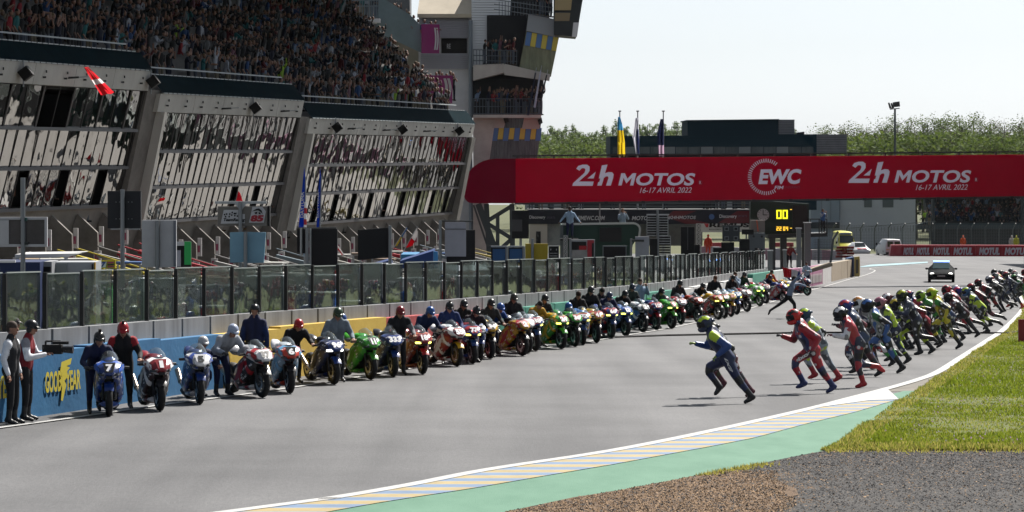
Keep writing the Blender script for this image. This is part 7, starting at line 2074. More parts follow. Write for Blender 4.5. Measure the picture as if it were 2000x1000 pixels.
# foot px, pose, helmet, flash, torso, arms, legs, hands, boots, shoulders, knees, label
RUNNERS = [
 (1468, 788, 'a', (.03, .04, .09), LM, (.012, .022, .085), (.02, .07, .28), (.012, .022, .09), (.25, .38, .05), K2, LM, K2, 'lead rider in navy leathers with a lime and navy helmet, furthest ahead'),
 (1468, 775, 'a', K2, (.05, .05, .02), K2, K2, (.12, .015, .03), K2, (.10, .015, .03), (.05, .05, .015), K2, 'dark suited rider hidden just behind the lead rider'),
 (1626, 768, 'b', (.60, .03, .03), K2, (.02, .035, .14), (.36, .02, .05), R2, (.04, .04, .05), (.015, .03, .14), R2, (.02, .03, .12), 'rider in red and navy leathers with a bright red helmet'),
 (1640, 748, 'bm', (.03, .07, .14), LM, (.35, .40, .46), K2, (.30, .36, .42), (.25, .27, .3), (.4, .02, .03), LM, (.3, .35, .42), 'rider in pale grey leathers with lime sleeve bands and navy helmet'),
 (1684, 757, 'c', K2, W2, N2, W2, (.015, .02, .05), (.2, .03, .05), (.50, .02, .03), (.45, .03, .05), (.02, .03, .10), 'rider with red boots, white back panel and a black and white helmet'),
 (1722, 737, 'bm', (.03, .05, .25), (.5, .03, .05), K2, (.2, .02, .04), K2, K2, K2, (.03, .06, .15), (.10, .03, .04), 'black suited rider with a blue and red helmet behind the red booted one'),
 (1762, 729, 'b', K2, (.05, .15, .45), (.35, .40, .38), K2, (.012, .016, .016), K2, K2, (.04, .18, .06), (.03, .22, .05), 'rider in grey and green leathers with a black helmet striped blue'),
 (1716, 722, 'cm', W2, (.6, .25, .05), N2, (.1, .02, .03), N2, K2, K2, W2, R2, 'rider with a white and orange helmet half hidden in the second cluster'),
 (1745, 716, 'd', K2, (.4, .05, .08), (.03, .09, .05), K2, (.04, .34, .05), K2, K2, (.3, .3, .32), K2, 'rider in black with bright green leather trousers'),
 (1778, 712, 'bm', (.40, .16, .22), (.3, .12, .18), N2, (.02, .04, .16), N2, (.3, .32, .36), K2, LM, (.02, .06, .10), 'rider in navy with a dusty pink helmet and a lime sleeve band'),
 (1796, 693, 'c', (.04, .05, .02), (.5, .55, .05), N2, N2, K2, K2, K2, (.05, .06, .1), K2, 'rider carrying his head high in a black and yellow helmet'),
 (1822, 692, 'd', K2, (.65, .5, .05), (.05, .06, .07), N2, K2, K2, K2, LM, K2, 'rider with a red and yellow helmet running beside the pink helmeted rider'),
 (1836, 680, 'd', (.03, .06, .2), (.5, .03, .06), (.14, .014, .022), (.18, .02, .03), (.10, .012, .02), K2, K2, (.16, .02, .03), K2, 'rider in dark red leathers with a blue and red helmet'),
 (1876, 682, 'b', (.40, .60, .03), (.7, .6, .04), (.28, .22, .02), K2, (.05, .05, .02), LM, K2, (.03, .3, .04), K2, 'rider in yellow and black leathers with a lime helmet'),
 (1853, 671, 'em', (.3, .5, .04), K2, (.03, .16, .05), K2, K2, K2, K2, (.05, .3, .05), K2, 'rider in dark green with a bright green helmet behind the yellow one'),
 (1826, 668, 'em', (.03, .03, .12), (.45, .03, .06), (.02, .04, .18), B2, N2, K2, K2, R2, K2, 'rider in blue with a red marked dark helmet in the middle cluster'),
 (1812, 672, 'd', K2, W2, K2, K2, N2, K2, K2, (.2, .22, .25), K2, 'black suited rider low behind the blue one'),
 (1884, 668, 'dm', (.5, .3, .06), (.1, .1, .1), (.02, .05, .16), B2, N2, K2, K2, (.02, .10, .3), K2, 'rider in blue with an orange gold helmet'),
 (1868, 659, 'e', W2, (.05, .2, .5), N2, (.25, .27, .3), K2, K2, K2, W2, K2, 'rider with a white and blue helmet among the middle cluster'),
 (1912, 660, 'dm', K2, (.06, .06, .07), K2, K2, K2, K2, K2, (.08, .01, .015), K2, 'rider all in black with a plain black helmet'),
 (1900, 653, 'e', R2, K2, (.14, .02, .03), K2, K2, K2, K2, R2, K2, 'rider in black and red with a red helmet'),
 (1926, 644, 'd', (.04, .03, .25), PK, (.03, .03, .05), (.14, .02, .04), K2, (.15, .15, .16), K2, (.2, .2, .22), K2, 'rider with a violet blue helmet and red sleeves'),
 (1942, 638, 'em', K2, R2, K2, K2, K2, (.4, .4, .42), K2, (.2, .02, .03), (.14, .02, .03), 'rider in black with grey gloves left of the far group'),
 (1918, 634, 'd', K2, W2, N2, N2, K2, K2, K2, (.25, .25, .3), K2, 'navy suited rider leaning low behind the far group'),
 (1956, 614, 'd', K2, (.3, .02, .03), K2, (.05, .05, .06), K2, K2, K2, (.3, .02, .03), K2, 'rider in black stretching a long stride, first of the far group'),
 (1968, 610, 'em', (.05, .05, .1), W2, K2, K2, N2, K2, K2, (.2, .2, .2), K2, 'rider in black with a white striped helmet in the far group'),
 (1976, 604, 'd', (.5, .05, .05), (.5, .4, .05), N2, N2, N2, K2, K2, (.3, .32, .4), K2, 'rider in navy with an orange helmet in the far group'),
 (1996, 604, 'b', (.1, .1, .12), R2, N2, (.04, .05, .1), K2, K2, (.5, .06, .04), (.1, .12, .2), K2, 'rider with orange boots at the edge of the track'),
 (1985, 594, 'dm', (.3, .32, .36), K2, K2, K2, K2, K2, K2, (.3, .3, .33), K2, 'rider with a grey helmet packed in the far group'),
 (1972, 586, 'e', K2, K2, R2, (.4, .02, .03), K2, K2, K2, (.6, .5, .06), K2, 'rider in a red jacket with a black helmet, standing tallest in the far group'),
 (1990, 582, 'd', K2, (.2, .2, .2), N2, N2, K2, K2, K2, K2, K2, 'rider with a plain dark helmet behind the red jacket'),
 (2006, 588, 'dm', (.25, .3, .3), K2, (.02, .06, .05), K2, K2, K2, K2, (.2, .02, .05), K2, 'rider in dark teal near the right edge'),
 (2014, 600, 'e', K2, G2, K2, K2, K2, K2, K2, (.03, .2, .05), K2, 'rider in black with a green marked helmet at the right edge'),
 (2020, 584, 'd', W2, R2, N2, N2, K2, K2, K2, W2, K2, 'rider with a white and red helmet at the right edge'),
 (2000, 576, 'em', (.2, .22, .25), K2, K2, K2, K2, K2, K2, (.2, .2, .24), K2, 'farthest rider with a dull grey helmet'),
 (2030, 592, 'b', R2, K2, K2, R2, K2, K2, K2, R2, K2, 'rider with red sleeves just entering from the right edge'),
 (1935, 650, 'e', (.05, .12, .3), LM, (.02, .05, .12), K2, K2, K2, K2, LM, K2, 'rider in navy with a lime marked blue helmet between the middle and far groups'),
 (1790, 683, 'em', (.1, .02, .03), W2, K2, K2, (.03, .03, .04), K2, K2, K2, K2, 'rider in black with a maroon helmet behind the high headed rider'),
]
pr = random.Random(3)
for r in RUNNERS:
    px, py, pk, h1, h2, t, a, l, hd, bt, sh, kn, lab = r
    p = Gp(px, py)
    person('run_' + pk, p, R(180 + pr.uniform(-4, 14)), lab, (t, a, l, hd, bt, sh, kn), 'race', h1, h2, GRP, suit=True, scale=pr.uniform(.97, 1.05) if 'hidden just' not in lab else .90)
# lettering on the two leading suits
def suit_text(s, a, b_, up, c, parent):
    mb = MB(); letter(mb, s, a, V(b_) - V(a), up, bold=.04)
    mb.build('suit_lettering', paint(c), parent)
ppl = [o for o in col.objects if o.name.startswith('person') and o.parent is None]
lead, red = ppl[0], ppl[2]
suit_text('IXS', (.47, .215, .84), (.36, .20, .60), V((.07, 0, .035)), W2, lead)
suit_text('ixon', (.46, -.2, .80), (.74, -.195, .68), V((.03, 0, .07)), W2, red)
suit_text('ixon', (.72, .19, .66), (.46, .20, .82), V((.03, 0, .07)), W2, red)

# ------------------------------------------------------------------ mechanics and crew along the wall
MG = 'mechanics holding the waiting motorbikes'
JN = (.03, .05, .10)
CREWL = [
 # bike, local x, local y, turn, pose, helmet kind, colour, torso, arms, legs, label, cam
 (0, -.85, -.22, 8, 'push', 'open', (.03, .03, .03), N2, N2, N2, 'mechanic in dark navy with a vented black helmet pushing the number 7 bike', True),
 (1, -.95, -.50, -10, 'hold', 'open', (.40, .01, .02), K2, K2, K2, 'mechanic in black with red shoulders and red camera helmet behind the dark red bike', True),
 (3, -1.05, -.95, 5, 'crouch', 'open', (.62, .62, .64), N2, N2, N2, 'mechanic crouching in a white helmet left of the black and white bike', False),
 (3, -1.0, -.42, 4, 'lean', 'open', (.45, .52, .68), (.40, .43, .48), (.38, .42, .5), N2, 'mechanic in a white and navy top leaning over the black and white bike', False),
 (5, -1.05, -.55, -5, 'lean', 'open', (.42, .012, .02), K2, K2, K2, 'mechanic in black with a bright red helmet left of the blue 96 bike', False),
 (5, -1.2, .5, -12, 'hold', 'open', (.03, .06, .03), (.2, .25, .3), (.2, .25, .3), K2, 'mechanic in grey blue with a green marked black helmet behind the 96 bike', False),
 (6, -1.15, -.42, 0, 'lean', 'open', (.02, .08, .30), K2, K2, K2, 'mechanic in black with a blue helmet leaning on the bright green bike', False),
 (7, -1.0, .38, -5, 'hold', 'open', (.22, .012, .02), K2, (.2, .2, .22), K2, 'mechanic with a dark red helmet behind the blue 333 bike', False),
 (9, -.95, -.50, 0, 'lean', 'open', (.02, .09, .32), (.012, .028, .10), (.012, .028, .10), (.03, .07, .16), 'mechanic in navy pullover, jeans and blue helmet holding the red and white 55 bike', False),
 (9, -1.3, .4, -20, 'hold', 'open', K2, (.012, .03, .13), (.012, .03, .13), N2, 'mechanic in royal navy with a black camera helmet behind the 55 bike', True),
 (10, -1.1, -.5, 0, 'crouch', 'open', (.60, .05, .02), K2, K2, K2, 'mechanic with an orange helmet ducking beside the 77 bike', False),
 (10, -1.0, .25, 0, 'lean', 'open', K2, (.03, .02, .03), K2, K2, 'mechanic with a black camera helmet low behind the 77 bike', True),
 (12, -1.1, -.45, 0, 'hold', 'open', K2, K2, K2, K2, 'mechanic in a black jacket standing tall behind the yellow 94 bike', False),
 (12, -1.2, .35, 0, 'hold', 'open', (.02, .02, .02), (.03, .03, .035), (.03, .03, .035), K2, 'second mechanic in black behind the yellow 94 bike', False),
 (13, -1.1, -.30, 0, 'lean', 'open', (.02, .09, .36), (.012, .06, .26), (.012, .06, .26), N2, 'mechanic in a blue shirt and blue helmet bending over the golden yellow bike', False),
 (15, -1.2, -.35, 0, 'hold', 'open', (.05, .05, .04), K2, K2, K2, 'mechanic in a black shirt behind the blue and red 38 bike', False),
 (16, -1.0, -.4, 0, 'lean', 'hair', (.02, .016, .012), (.48, .27, .02), (.48, .27, .02), K2, 'dark haired mechanic in a mustard shirt leaning on the green 24 bike', False),
 (16, -1.5, .1, 0, 'hold', 'open', K2, K2, K2, K2, 'mechanic with a black helmet by the green 24 bike', False),
 (17, -1.0, .1, 0, 'crouch', 'open', (.02, .10, .35), N2, N2, N2, 'mechanic with a blue helmet low behind the green and black bike', False),
 (19, -1.0, -.35, 0, 'hold', 'hair', (.04, .02, .015), K2, K2, K2, 'bareheaded mechanic in black behind the yellow 41 bike', False),
 (20, -1.0, -.45, 0, 'hold', 'open', K2, K2, K2, K2, 'mechanic in black at the dark blue 66 bike', False),
 (20, -1.2, .2, 0, 'lean', 'open', (.015, .03, .08), N2, N2, N2, 'mechanic in navy leaning over the dark blue 66 bike', False),
 (21, -1.2, -.4, 0, 'hold', 'hair', (.02, .015, .01), K2, K2, N2, 'bareheaded mechanic in black behind the sky trimmed blue bike', False),
 (22, -1.0, -.4, 0, 'lean', 'open', K2, K2, K2, K2, 'mechanic in black leaning over the black white and blue bike', False),
 (23, -1.3, -.5, 0, 'hold', 'open', (.02, .03, .06), (.05, .07, .06), K2, K2, 'mechanic with a navy helmet at the navy red nosed bike', False),
 (24, -1.3, -.55, 0, 'phone', 'hair', (.05, .03, .02), (.30, .42, .55), (.30, .42, .55), K2, 'crew member in a light blue shirt behind the grass green bike', False),
 (24, -1.0, -.1, 0, 'lean', 'open', K2, (.05, .06, .07), (.05, .06, .07), K2, 'mechanic in dark grey at the grass green bike', False),
 (26, -1.1, -.3, 0, 'hold', 'open', K2, K2, K2, K2, 'mechanic in black at the red orange bike', False),
 (27, -1.1, -.3, 0, 'lean', 'open', K2, K2, K2, K2, 'mechanic in black bending over the yellow bike with the black lower fairing', False),
 (30, -1.2, -.6, 0, 'hold', 'hair', (.1, .04, .02), K2, K2, K2, 'red haired crew member in black near the sky blue and yellow bike', False),
 (31, -1.1, -.2, 0, 'hold', 'open', K2, K2, K2, K2, 'mechanic in black at the dark red 50 bike', False),
 (31, -1.5, .4, -60, 'phone', 'hair', (.05, .03, .02), (.35, .45, .58), (.35, .45, .58), N2, 'crew member in pale blue raising both hands beside the dark red 50 bike', False),
 (32, -1.2, -.3, 0, 'hold', 'open', K2, (.02, .04, .03), K2, K2, 'mechanic with a black helmet at the lime green bike', False),
 (34, -1.1, -.3, 0, 'lean', 'open', K2, N2, N2, N2, 'mechanic in navy leaning over the navy red and white bike', False),
 (35, -1.2, -.5, 0, 'hold', 'hair', (.03, .02, .02), (.62, .09, .02), (.55, .05, .02), K2, 'marshal in an orange vest near the far end of the line', False),
]
for i, (bi, lx, ly, turn, pk, hk, hc, t, a, l, lab, cm) in enumerate(CREWL):
    p = bike_local(bi, lx, ly); p.z = gz(p.y)
    sh = (.35, .02, .03) if bi == 1 else t
    person('crew_' + pk, p, bike_at[bi][1] + R(turn), lab, (t, a, l, None if i % 3 else K2, K2, sh, l), hk, hc, group=MG, cam_=cm, scale=pr.uniform(.97, 1.04))
# crew near the wall on the far left: shirt-sleeved cameraman, second man, video camera
def at_px(px, py): return Gp(px, py)
WS = (.9, .93, 1.0)
pA = person('crew_stand', at_px(22, 829), R(-12), 'man in a white shirt and black waistcoat at the near end of the wall', ((.03, .03, .035), WS, K2, None, K2, WS, K2), 'hair', (.07, .05, .04), group='television crew at the wall')
pB = person('crew_film', at_px(50, 822), R(-5), 'cameraman with a black helmet and red trimmed vest holding a video camera', ((.25, .02, .03), WS, K2, None, K2, (.3, .3, .34), K2), 'open', K2, group='television crew at the wall')
pC = person('crew_stand', at_px(-6, 815), R(20), 'helmeted man cut off by the picture edge beside the white shirted man', (K2, K2, K2, None, K2, K2, K2), 'open', (.03, .03, .04), group='television crew at the wall')
pD = person('crew_stand', at_px(24, 812), R(0), 'man in black with a dark helmet behind the television cameraman', (K2, K2, K2, None, K2, (.2, .02, .03), K2), 'open', (.06, .05, .05), group='television crew at the wall')
def video_camera(loc, rz, label):
    T = thing('video_camera', label, 'camera', loc, rz, 'television cameras')
    mb = MB(); mb.box((0, 0, 0), (.34, .13, .16)); mb.build('body', MB_BLACK, T)
    mb = MB(); mb.tube([(.16, 0, 0), (.36, 0, -.01)], [.055, .065], 10); mb.build('lens', mat('lens_black', (.01, .01, .012), .2), T)
    mb = MB(); mb.obox((-.12, 0, .14), (.14, 0, .14), .03, .03); mb.obox((-.12, 0, .07), (-.12, 0, .14), .03, .03); mb.obox((.13, 0, .07), (.13, 0, .14), .03, .03); mb.build('handle', MB_BLACK, T)
    mb = MB(); mb.tube([(.02, -.09, .12), (.30, -.09, .12)], .028, 8); mb.build('microphone', MB_BLACK, T)
    mb = MB(); mb.box((.10, .1, .05), (.08, .05, .06)); mb.build('viewfinder', DSTEEL, T)
p = pB.location + V((.47, -.02, 1.24)); video_camera(p, R(-3), 'black shoulder video camera held out by the helmeted cameraman')
# man with his back turned at the wall, camera operator behind the yellow wall
q, d, n = wallpt(wall_s(458)); person('crew_stand', q + n * .45, R(85), 'man in navy shirt and black camera helmet seen from behind at the yellow wall', (N2, (.012, .03, .12), K2, None, K2, N2, K2), 'open', K2, cam_=True, group='crew at the pit wall')
q, d, n = wallpt(wall_s(497, -1.0)); person('crew_film', q - n * 1.0 + V((0, 0, .25)), R(-10), 'cameraman behind the glass at the joint above the yellow wall', (K2, K2, K2, None, K2, K2, K2), 'hair', (.03, .02, .02), group='crew at the pit wall')
q2 = P(513, 628, q.y); video_camera(q2, R(-5), 'black video camera poking out above the yellow wall')
# man in a light shirt with crossed arms, flag bearer, far end
q, d, n = wallpt(wall_s(1560)); person('crew_cross', q + n * .5, R(-80), 'man in a light blue shirt with crossed arms by the pale far wall', ((.38, .5, .62), (.38, .5, .62), N2, None, K2, (.38, .5, .62), N2), 'hair', (.05, .035, .03), group='people at the far end of the wall')
q, d, n = wallpt(wall_s(1514)); q = q - n * 1.0 + V((0, 0, .9)); person('crew_stand', q, R(-80), 'man in dark clothes standing on the far wall beside the steel post', (K2, K2, K2, None, K2, K2, K2), 'hair', (.03, .02, .02), group='people at the far end of the wall')
q, d, n = wallpt(wall_s(1571)); person('crew_hold', q - n * 1.0 + V((0, 0, 1.3)), R(-70), 'marshal in a dark red jacket leaning out beside the thick grey post', ((.25, .03, .03), (.25, .03, .03), K2, None, K2, (.25, .03, .03), K2), 'hair', (.2, .04, .03), group='people at the far end of the wall')
Yf = Gp(1545, 585).y - 1.0
T = thing('flag', 'french tricolour flag with red leading held over the last motorbikes', 'flag', P(1550, 555, Yf))
mb = MB(); rows = []
for k in range(9):
    t = k / 8; a = V((1528 + 34 * t, 526 + 14 * t * t, 0))
    rows.append([P(1528 + 36 * t, 521 + 9 * t + (k % 2), Yf + .1 * math.sin(k * 1.7)), P(1531 + 28 * t, 541 + 4 * t, Yf + .1 * math.sin(k * 1.7 + 1))])
mb.rings(rows[:5], 0, caps=False, close=False); mb.rings(rows[4:8], 1, caps=False, close=False); mb.rings(rows[7:], 2, caps=False, close=False)
mb.build('flag_cloth', [cloth((.60, .02, .03)), cloth((.70, .68, .72)), cloth((.02, .05, .28))], T, world=True)
mb = MB(); mb.tube([P(1560, 526, Yf), P(1572, 556, Yf)], .025, 6); mb.build('flag_stick', STEEL, T, world=True)
# starter running across in front
person('crew_starter', Gp(1541, 622), R(-12), 'man in a grey blue shirt running with both arms thrown up before the last motorbikes', ((.22, .29, .42), (.22, .29, .42), K2, None, K2, (.22, .29, .42), K2), 'hair', (.02, .016, .014), group='officials on the track')
# two officials above the green hut, photographer on the timing gallery
person('crew_rail', P(1113, 470, 157.2), R(-90), 'official in a light blue shirt leaning both hands on the rail of the green hut', ((.30, .44, .62), (.30, .44, .62), N2, None, K2, (.30, .44, .62), N2), 'hair', (.015, .012, .012), group='officials above the pit boards', skin=(.12, .06, .04))
person('crew_phone', P(1216, 472, 161.5), R(-75), 'official in a pale shirt filming with a phone behind the green hut', ((.42, .48, .58), (.42, .48, .58), K2, None, K2, (.42, .48, .58), K2), 'hair', (.2, .11, .06), group='officials above the pit boards')
person('crew_phone', P(1607, 455, 224), R(-60), 'photographer in a blue tabard standing on the gallery right of the timing board', ((.03, .12, .34), (.3, .35, .42), K2, None, K2, (.35, .4, .46), K2), 'hair', (.08, .04, .03), group='officials above the pit boards')
# ================================================================== VEHICLES
def car_shell(stations, n_up=4):
    """stations: (x, z_low, z_belt, z_top, w_low, w_belt, w_top) front to back; x forward"""
    mb = MB(); rr = []
    for x, zl, zb, zt, wl_, wb, wt in stations:
        h = [(wl_ * .8, zl), (wl_, zl + .06), (wb, (zl + zb) / 2), (wb * .985, zb), (wt + (wb - wt) * .15, zb + (zt - zb) * .6), (wt * .9, zt - .01), (0, zt + .015)]
        rr.append([V((x, y, z)) for y, z in h] + [V((x, -y, z)) for y, z in h[-2::-1]])
    mb.rings(rr)
    return mb
CARGL = mat('car_glass', (.02, .026, .03), .06)
CHROME = mat('chrome', (.6, .6, .6), .15, metal=1)
def wheels(T, xs, w_, r=.34):
    for x in xs:
        for s in (-1, 1):
            mb = MB(); mb.tube([(x, s * (w_ - .2), r), (x, s * w_, r)], r, 18); wh = mb.build('wheel', RUB, T)
            mb = MB(); mb.tube([(x, s * (w_ - .02), r), (x, s * (w_ + .012), r)], r * .62, 14); mb.build('rim', METAL, wh)
def vehicle(name, label, cat, loc, rz, group=None): return thing(name, label, cat, loc, rz, group)
# safety car, nose towards the camera
T = vehicle('safety_car', 'black safety car with lit headlights and a blue light bar driving up the track', 'car', Gp(1838.5, 551.5), R(-90 - 8))
BLKP = mat('car_black', (.006, .009, .012), .7, spec=.03)
car_shell([(.98, .30, .52, .56, .70, .80, .62), (.90, .22, .60, .66, .84, .92, .70), (.45, .20, .70, .78, .90, .965, .75), (-.1, .20, .80, .90, .92, .97, .74), (-.35, .20, .88, .96, .92, .97, .70), (-1.0, .20, .90, 1.40, .92, .97, .60), (-2.2, .20, .92, 1.42, .92, .97, .60), (-3.3, .22, .94, 1.10, .90, .95, .62), (-3.8, .30, .90, .98, .80, .88, .6)]).build('body', BLKP, T, smooth=True, angle=50)
mb = MB(); mb.add([(-.36, -.63, .985), (-.36, .63, .985), (-.98, .56, 1.395), (-.98, -.56, 1.395)], [(0, 1, 2, 3)]); o = mb.build('windscreen', mat('car_screen', (.06, .10, .11), .06), T); o.location = (.03, 0, .02)
for s in (-1, 1):
    mb = MB(); mb.ell((.80, s * .66, .66), (.10, .15, .07), 12, 7); mb.build('headlight', LIT_W, T)
    mb = MB(); mb.box((.99, s * .55, .36), (.04, .3, .10)); mb.build('air_intake', MB_BLACK, T)
    mb = MB(); mb.ell((-.35, s * 1.05, .98), (.08, .12, .075), 10, 6); mb.tube([(-.35, s * .92, .95), (-.35, s * 1.0, .97)], .025, 6); mb.build('mirror', BLKP, T)
mb = MB(); mb.box((1.0, 0, .50), (.03, .54, .12)); np_ = mb.build('number_plate', paint((.55, .55, .55)), T)
mb = MB(); letter(mb, 'BF-24-RA', V((1.018, -.22, .465)), V((0, .44, 0)), V((0, 0, .07))); mb.build('plate_print', MB_BLACK, np_)
mb = MB(); mb.box((1.0, 0, .32), (.03, .7, .14)); mb.build('lower_grille', MB_BLACK, T)
mb = MB(); mb.box((-1.25, 0, 1.49), (.30, 1.15, .10)); mb.build('light_bar', mat('light_bar_blue', (.18, .38, 1.0), .3, emit=2.0), T)
for s in (-1, 1):
    mb = MB(); mb.tube([(-1.25, s * .45, 1.42), (-1.25, s * .45, 1.45)], .04, 6); mb.build('bar_foot', DSTEEL, T)
wheels(T, (.25, -2.75), .95)
# yellow ambulance
def van(name, label, loc, rz, col_, L_, h, wd, hood, dress):
    T = vehicle(name, label, name.split('_')[-1] if name != 'panel_van' else 'van', loc, rz)
    f = h - .1
    car_shell([(0, .35, .75, .85, wd - .1, wd - .03, wd - .15), (-.12, .28, .85, 1.0, wd - .04, wd, wd - .12), (-hood, .25, 1.1, 1.22, wd, wd, wd - .1), (-hood - .75, .25, 1.2, h - .08, wd, wd, wd - .22), (-hood - 1.1, .25, 1.25, h, wd, wd, wd - .16), (-L_ + .1, .25, 1.25, h, wd, wd, wd - .14), (-L_, .3, 1.2, h - .06, wd - .03, wd - .03, wd - .18)]).build('body', paint(col_, .35), T, smooth=True, angle=50)
    mb = MB(); mb.add([(-hood - .04, -wd + .17, 1.27), (-hood - .04, wd - .17, 1.27), (-hood - .73, wd - .27, h - .14), (-hood - .73, -wd + .27, h - .14)], [(0, 1, 2, 3)]); o = mb.build('windscreen', CARGL, T); o.location = (.04, 0, .03)
    for s in (-1, 1):
        mb = MB(); mb.prism([(-hood - .5, s * (wd - .03), 1.28), (-hood - 1.3, s * (wd - .03), 1.28), (-hood - 1.3, s * (wd - .12), h - .35), (-hood - .8, s * (wd - .12), h - .35)], (0, s * .02, 0)); mb.build('side_window', CARGL, T)
        mb = MB(); mb.ell((-.10, s * (wd - .22), .80), (.08, .16, .10), 10, 6); mb.build('headlight', mat('lamp_clear', (.5, .5, .5), .1), T)
        mb = MB(); mb.box((-hood - .35, s * (wd + .14), 1.3), (.1, .16, .26)); mb.build('mirror', MB_BLACK, T)
    mb = MB(); mb.box((.0, 0, .55), (.06, wd * 1.3, .16)); mb.build('grille', MB_BLACK, T)
    wheels(T, (-.75, -L_ + .9), wd, .36)
    dress(T, L_, h, wd, hood)
    return T
def amb(T, L_, h, wd, hood):
    mb = MB(); mb.sect([(-hood - 1.0, 0, h + .08, wd * .75, .10), (-hood - 1.6, 0, h + .15, wd * .85, .18), (-L_ + .2, 0, h + .15, wd * .85, .18)], 12); mb.build('high_roof', paint((.62, .60, .12), .4), T)
    mb = MB(); mb.box((-hood - .9, 0, h + .05), (.25, 1.2, .12)); mb.build('light_bar', paint((.05, .1, .4)), T)
    for s in (-1, 1):
        mb = MB(); mb.box((-hood - 2.5, s * (wd + .012), .8), (3.0, .02, .28)); mb.build('side_stripe', paint((.10, .22, .10)), T)
van('ambulance', 'bright yellow high roofed ambulance parked beyond the pit exit', P(1657, 497.5, 338), R(-90 + 3), (.60, .56, .05), 5.8, 2.2, .98, .95, amb)
def wv(T, L_, h, wd, hood):
    for s in (-1, 1):
        mb = MB(); mb.box((-L_ - .015, s * .38, 1.35), (.03, .58, .55)); mb.build('rear_window', mat('rear_glass', (.04, .09, .05), .15), T)
    mb = MB(); mb.box((-L_ - .02, 0, .78), (.03, 1.6, .08)); mb.build('orange_stripe', paint((.6, .35, .15)), T)
    mb = MB(); mb.box((-L_ - .02, 0, .42), (.06, 1.7, .2)); mb.build('bumper', MB_DARK, T)
van('panel_van', 'white panel van seen from behind beside the orange marshals', P(1716, 497, 330) + V((0, -4.2, 0)), R(90 + 8), (.62, .63, .64), 4.2, 1.85, .90, .8, wv)
T = vehicle('course_car', 'low white and red course car parked between the ambulance and the white van', 'car', P(1685, 500, 330), R(-90 + 6))
car_shell([(0, .3, .55, .62, .7, .8, .6), (-.15, .2, .65, .74, .85, .9, .7), (-1.1, .2, .82, .92, .9, .92, .7), (-1.7, .2, .88, 1.38, .9, .92, .58), (-3.0, .2, .9, 1.42, .9, .92, .58), (-4.0, .3, .9, 1.0, .85, .88, .6)]).build('body', paint((.62, .63, .65), .25), T, smooth=True, angle=50)
mb = MB(); mb.add([(-1.12, -.6, .95), (-1.12, .6, .95), (-1.68, .52, 1.36), (-1.68, -.52, 1.36)], [(0, 1, 2, 3)]); o = mb.build('windscreen', CARGL, T); o.location = (.03, 0, .02)
mb = MB(); mb.box((-.5, 0, .80), (.8, 1.0, .03), Matrix.Rotation(R(8), 3, 'Y')); mb.build('red_bonnet_panel', paint((.45, .02, .03)), T)
for s in (-1, 1):
    mb = MB(); mb.ell((-.14, s * .6, .62), (.08, .15, .07), 10, 6); mb.build('headlight', LIT_W, T)
wheels(T, (-.8, -3.3), .91)
# marshals in orange at the far barriers
for x, yf, Y, lab, c in ((1737, 500, 322, 'marshal in orange overalls beside the white van', (.62, .09, .02)), (1748, 500, 326, 'second marshal in orange overalls behind the barrier end', (.55, .07, .02)), (1881, 492, 324, 'marshal in orange leaning over the red printed barrier', (.65, .10, .02)), (1976, 492, 325, 'marshal in white behind the red printed barrier', (.5, .5, .48)), (1985, 492, 324.5, 'marshal in a lime vest behind the red printed barrier', (.45, .5, .05)), (1383, 503, 232, 'marshal in red orange overalls left of the slate lamp board', (.65, .06, .03))):
    person('crew_stand', P(x, yf, Y), R(-90), lab, (c, c, c, None, K2, c, c), 'cap', c, group='marshals at the barriers')

# ================================================================== SPECTATORS
sr = random.Random(99)
def spec_geom(mb, kind, r, legs, mo=(0, 1, 2, 3), sleeve=False):
    """simple standing figure facing +x; slots shirt, skin, hair, trousers"""
    lean = r.uniform(0, .10)
    mb.sect0 = None
    hip, ch, nk = V((0, 0, .90)), V((lean, 0, 1.28)), V((lean + .03, 0, 1.47))
    rings = []
    for c, a, b_ in ((hip, .10, .16), (hip.lerp(ch, .5), .10, .155), (ch, .115, .19), (ch.lerp(nk, .6), .09, .17), (nk, .055, .06)):
        rings.append([c + V((a * math.cos(t), b_ * math.sin(t), 0)) for t in (2 * math.pi * k / 7 for k in range(7))])
    mb.rings(rings, mo[0])
    hd = nk + V((.03, 0, .14)); mb.ell(hd, (.095, .078, .12), 7, 5, mo[1])
    mb.ell(hd + V((-.018, 0, .02)), (.095, .084, .115), 7, 3, mo[2], None, 0, R(88))
    for s in (-1, 1):
        sh = ch.lerp(nk, .5) + V((0, s * .185, 0))
        up = kind == 'up' or (kind == 'one' and s == 1)
        if kind == 'clap': e, w_ = sh + V((.16, s * .04, -.20)), sh + V((.34, -s * .13, -.06))
        elif kind == 'phone': e, w_ = sh + V((.18, s * .05, -.12)), sh + V((.26, -s * .11, .16))
        elif up: e, w_ = sh + V((.06, s * .10, .20)), sh + V((.08, s * .06, .47))
        elif kind == 'rail': e, w_ = sh + V((.10, s * .07, -.26)), sh + V((.36, s * .04, -.28))
        else: e, w_ = sh + V((-.02, s * .06, -.29)), sh + V((.10, s * .02, -.50))
        mb.tube([sh, e], [.06, .048], 5, mo[0]); mb.tube([e, w_], [.044, .034], 5, mo[0] if sleeve else mo[1])
        mb.ell(w_, (.04, .035, .045), 5, 3, mo[1])
    if legs:
        for s in (-1, 1):
            mb.tube([(0, s * .09, .94), (.03, s * .10, .5), (0, s * .11, .06)], [.10, .075, .055], 6, mo[3])
            mb.box((.06, s * .11, .04), (.24, .09, .08), None, mo[2])
KINDS_ = ['down', 'clap', 'phone', 'up', 'one', 'rail']
SPEC = {}
for kd in KINDS_:
    mb = MB(); spec_geom(mb, kd, sr, True); SPEC[kd] = mb.mesh('person', [MB_BLACK] * 4, True, 60)
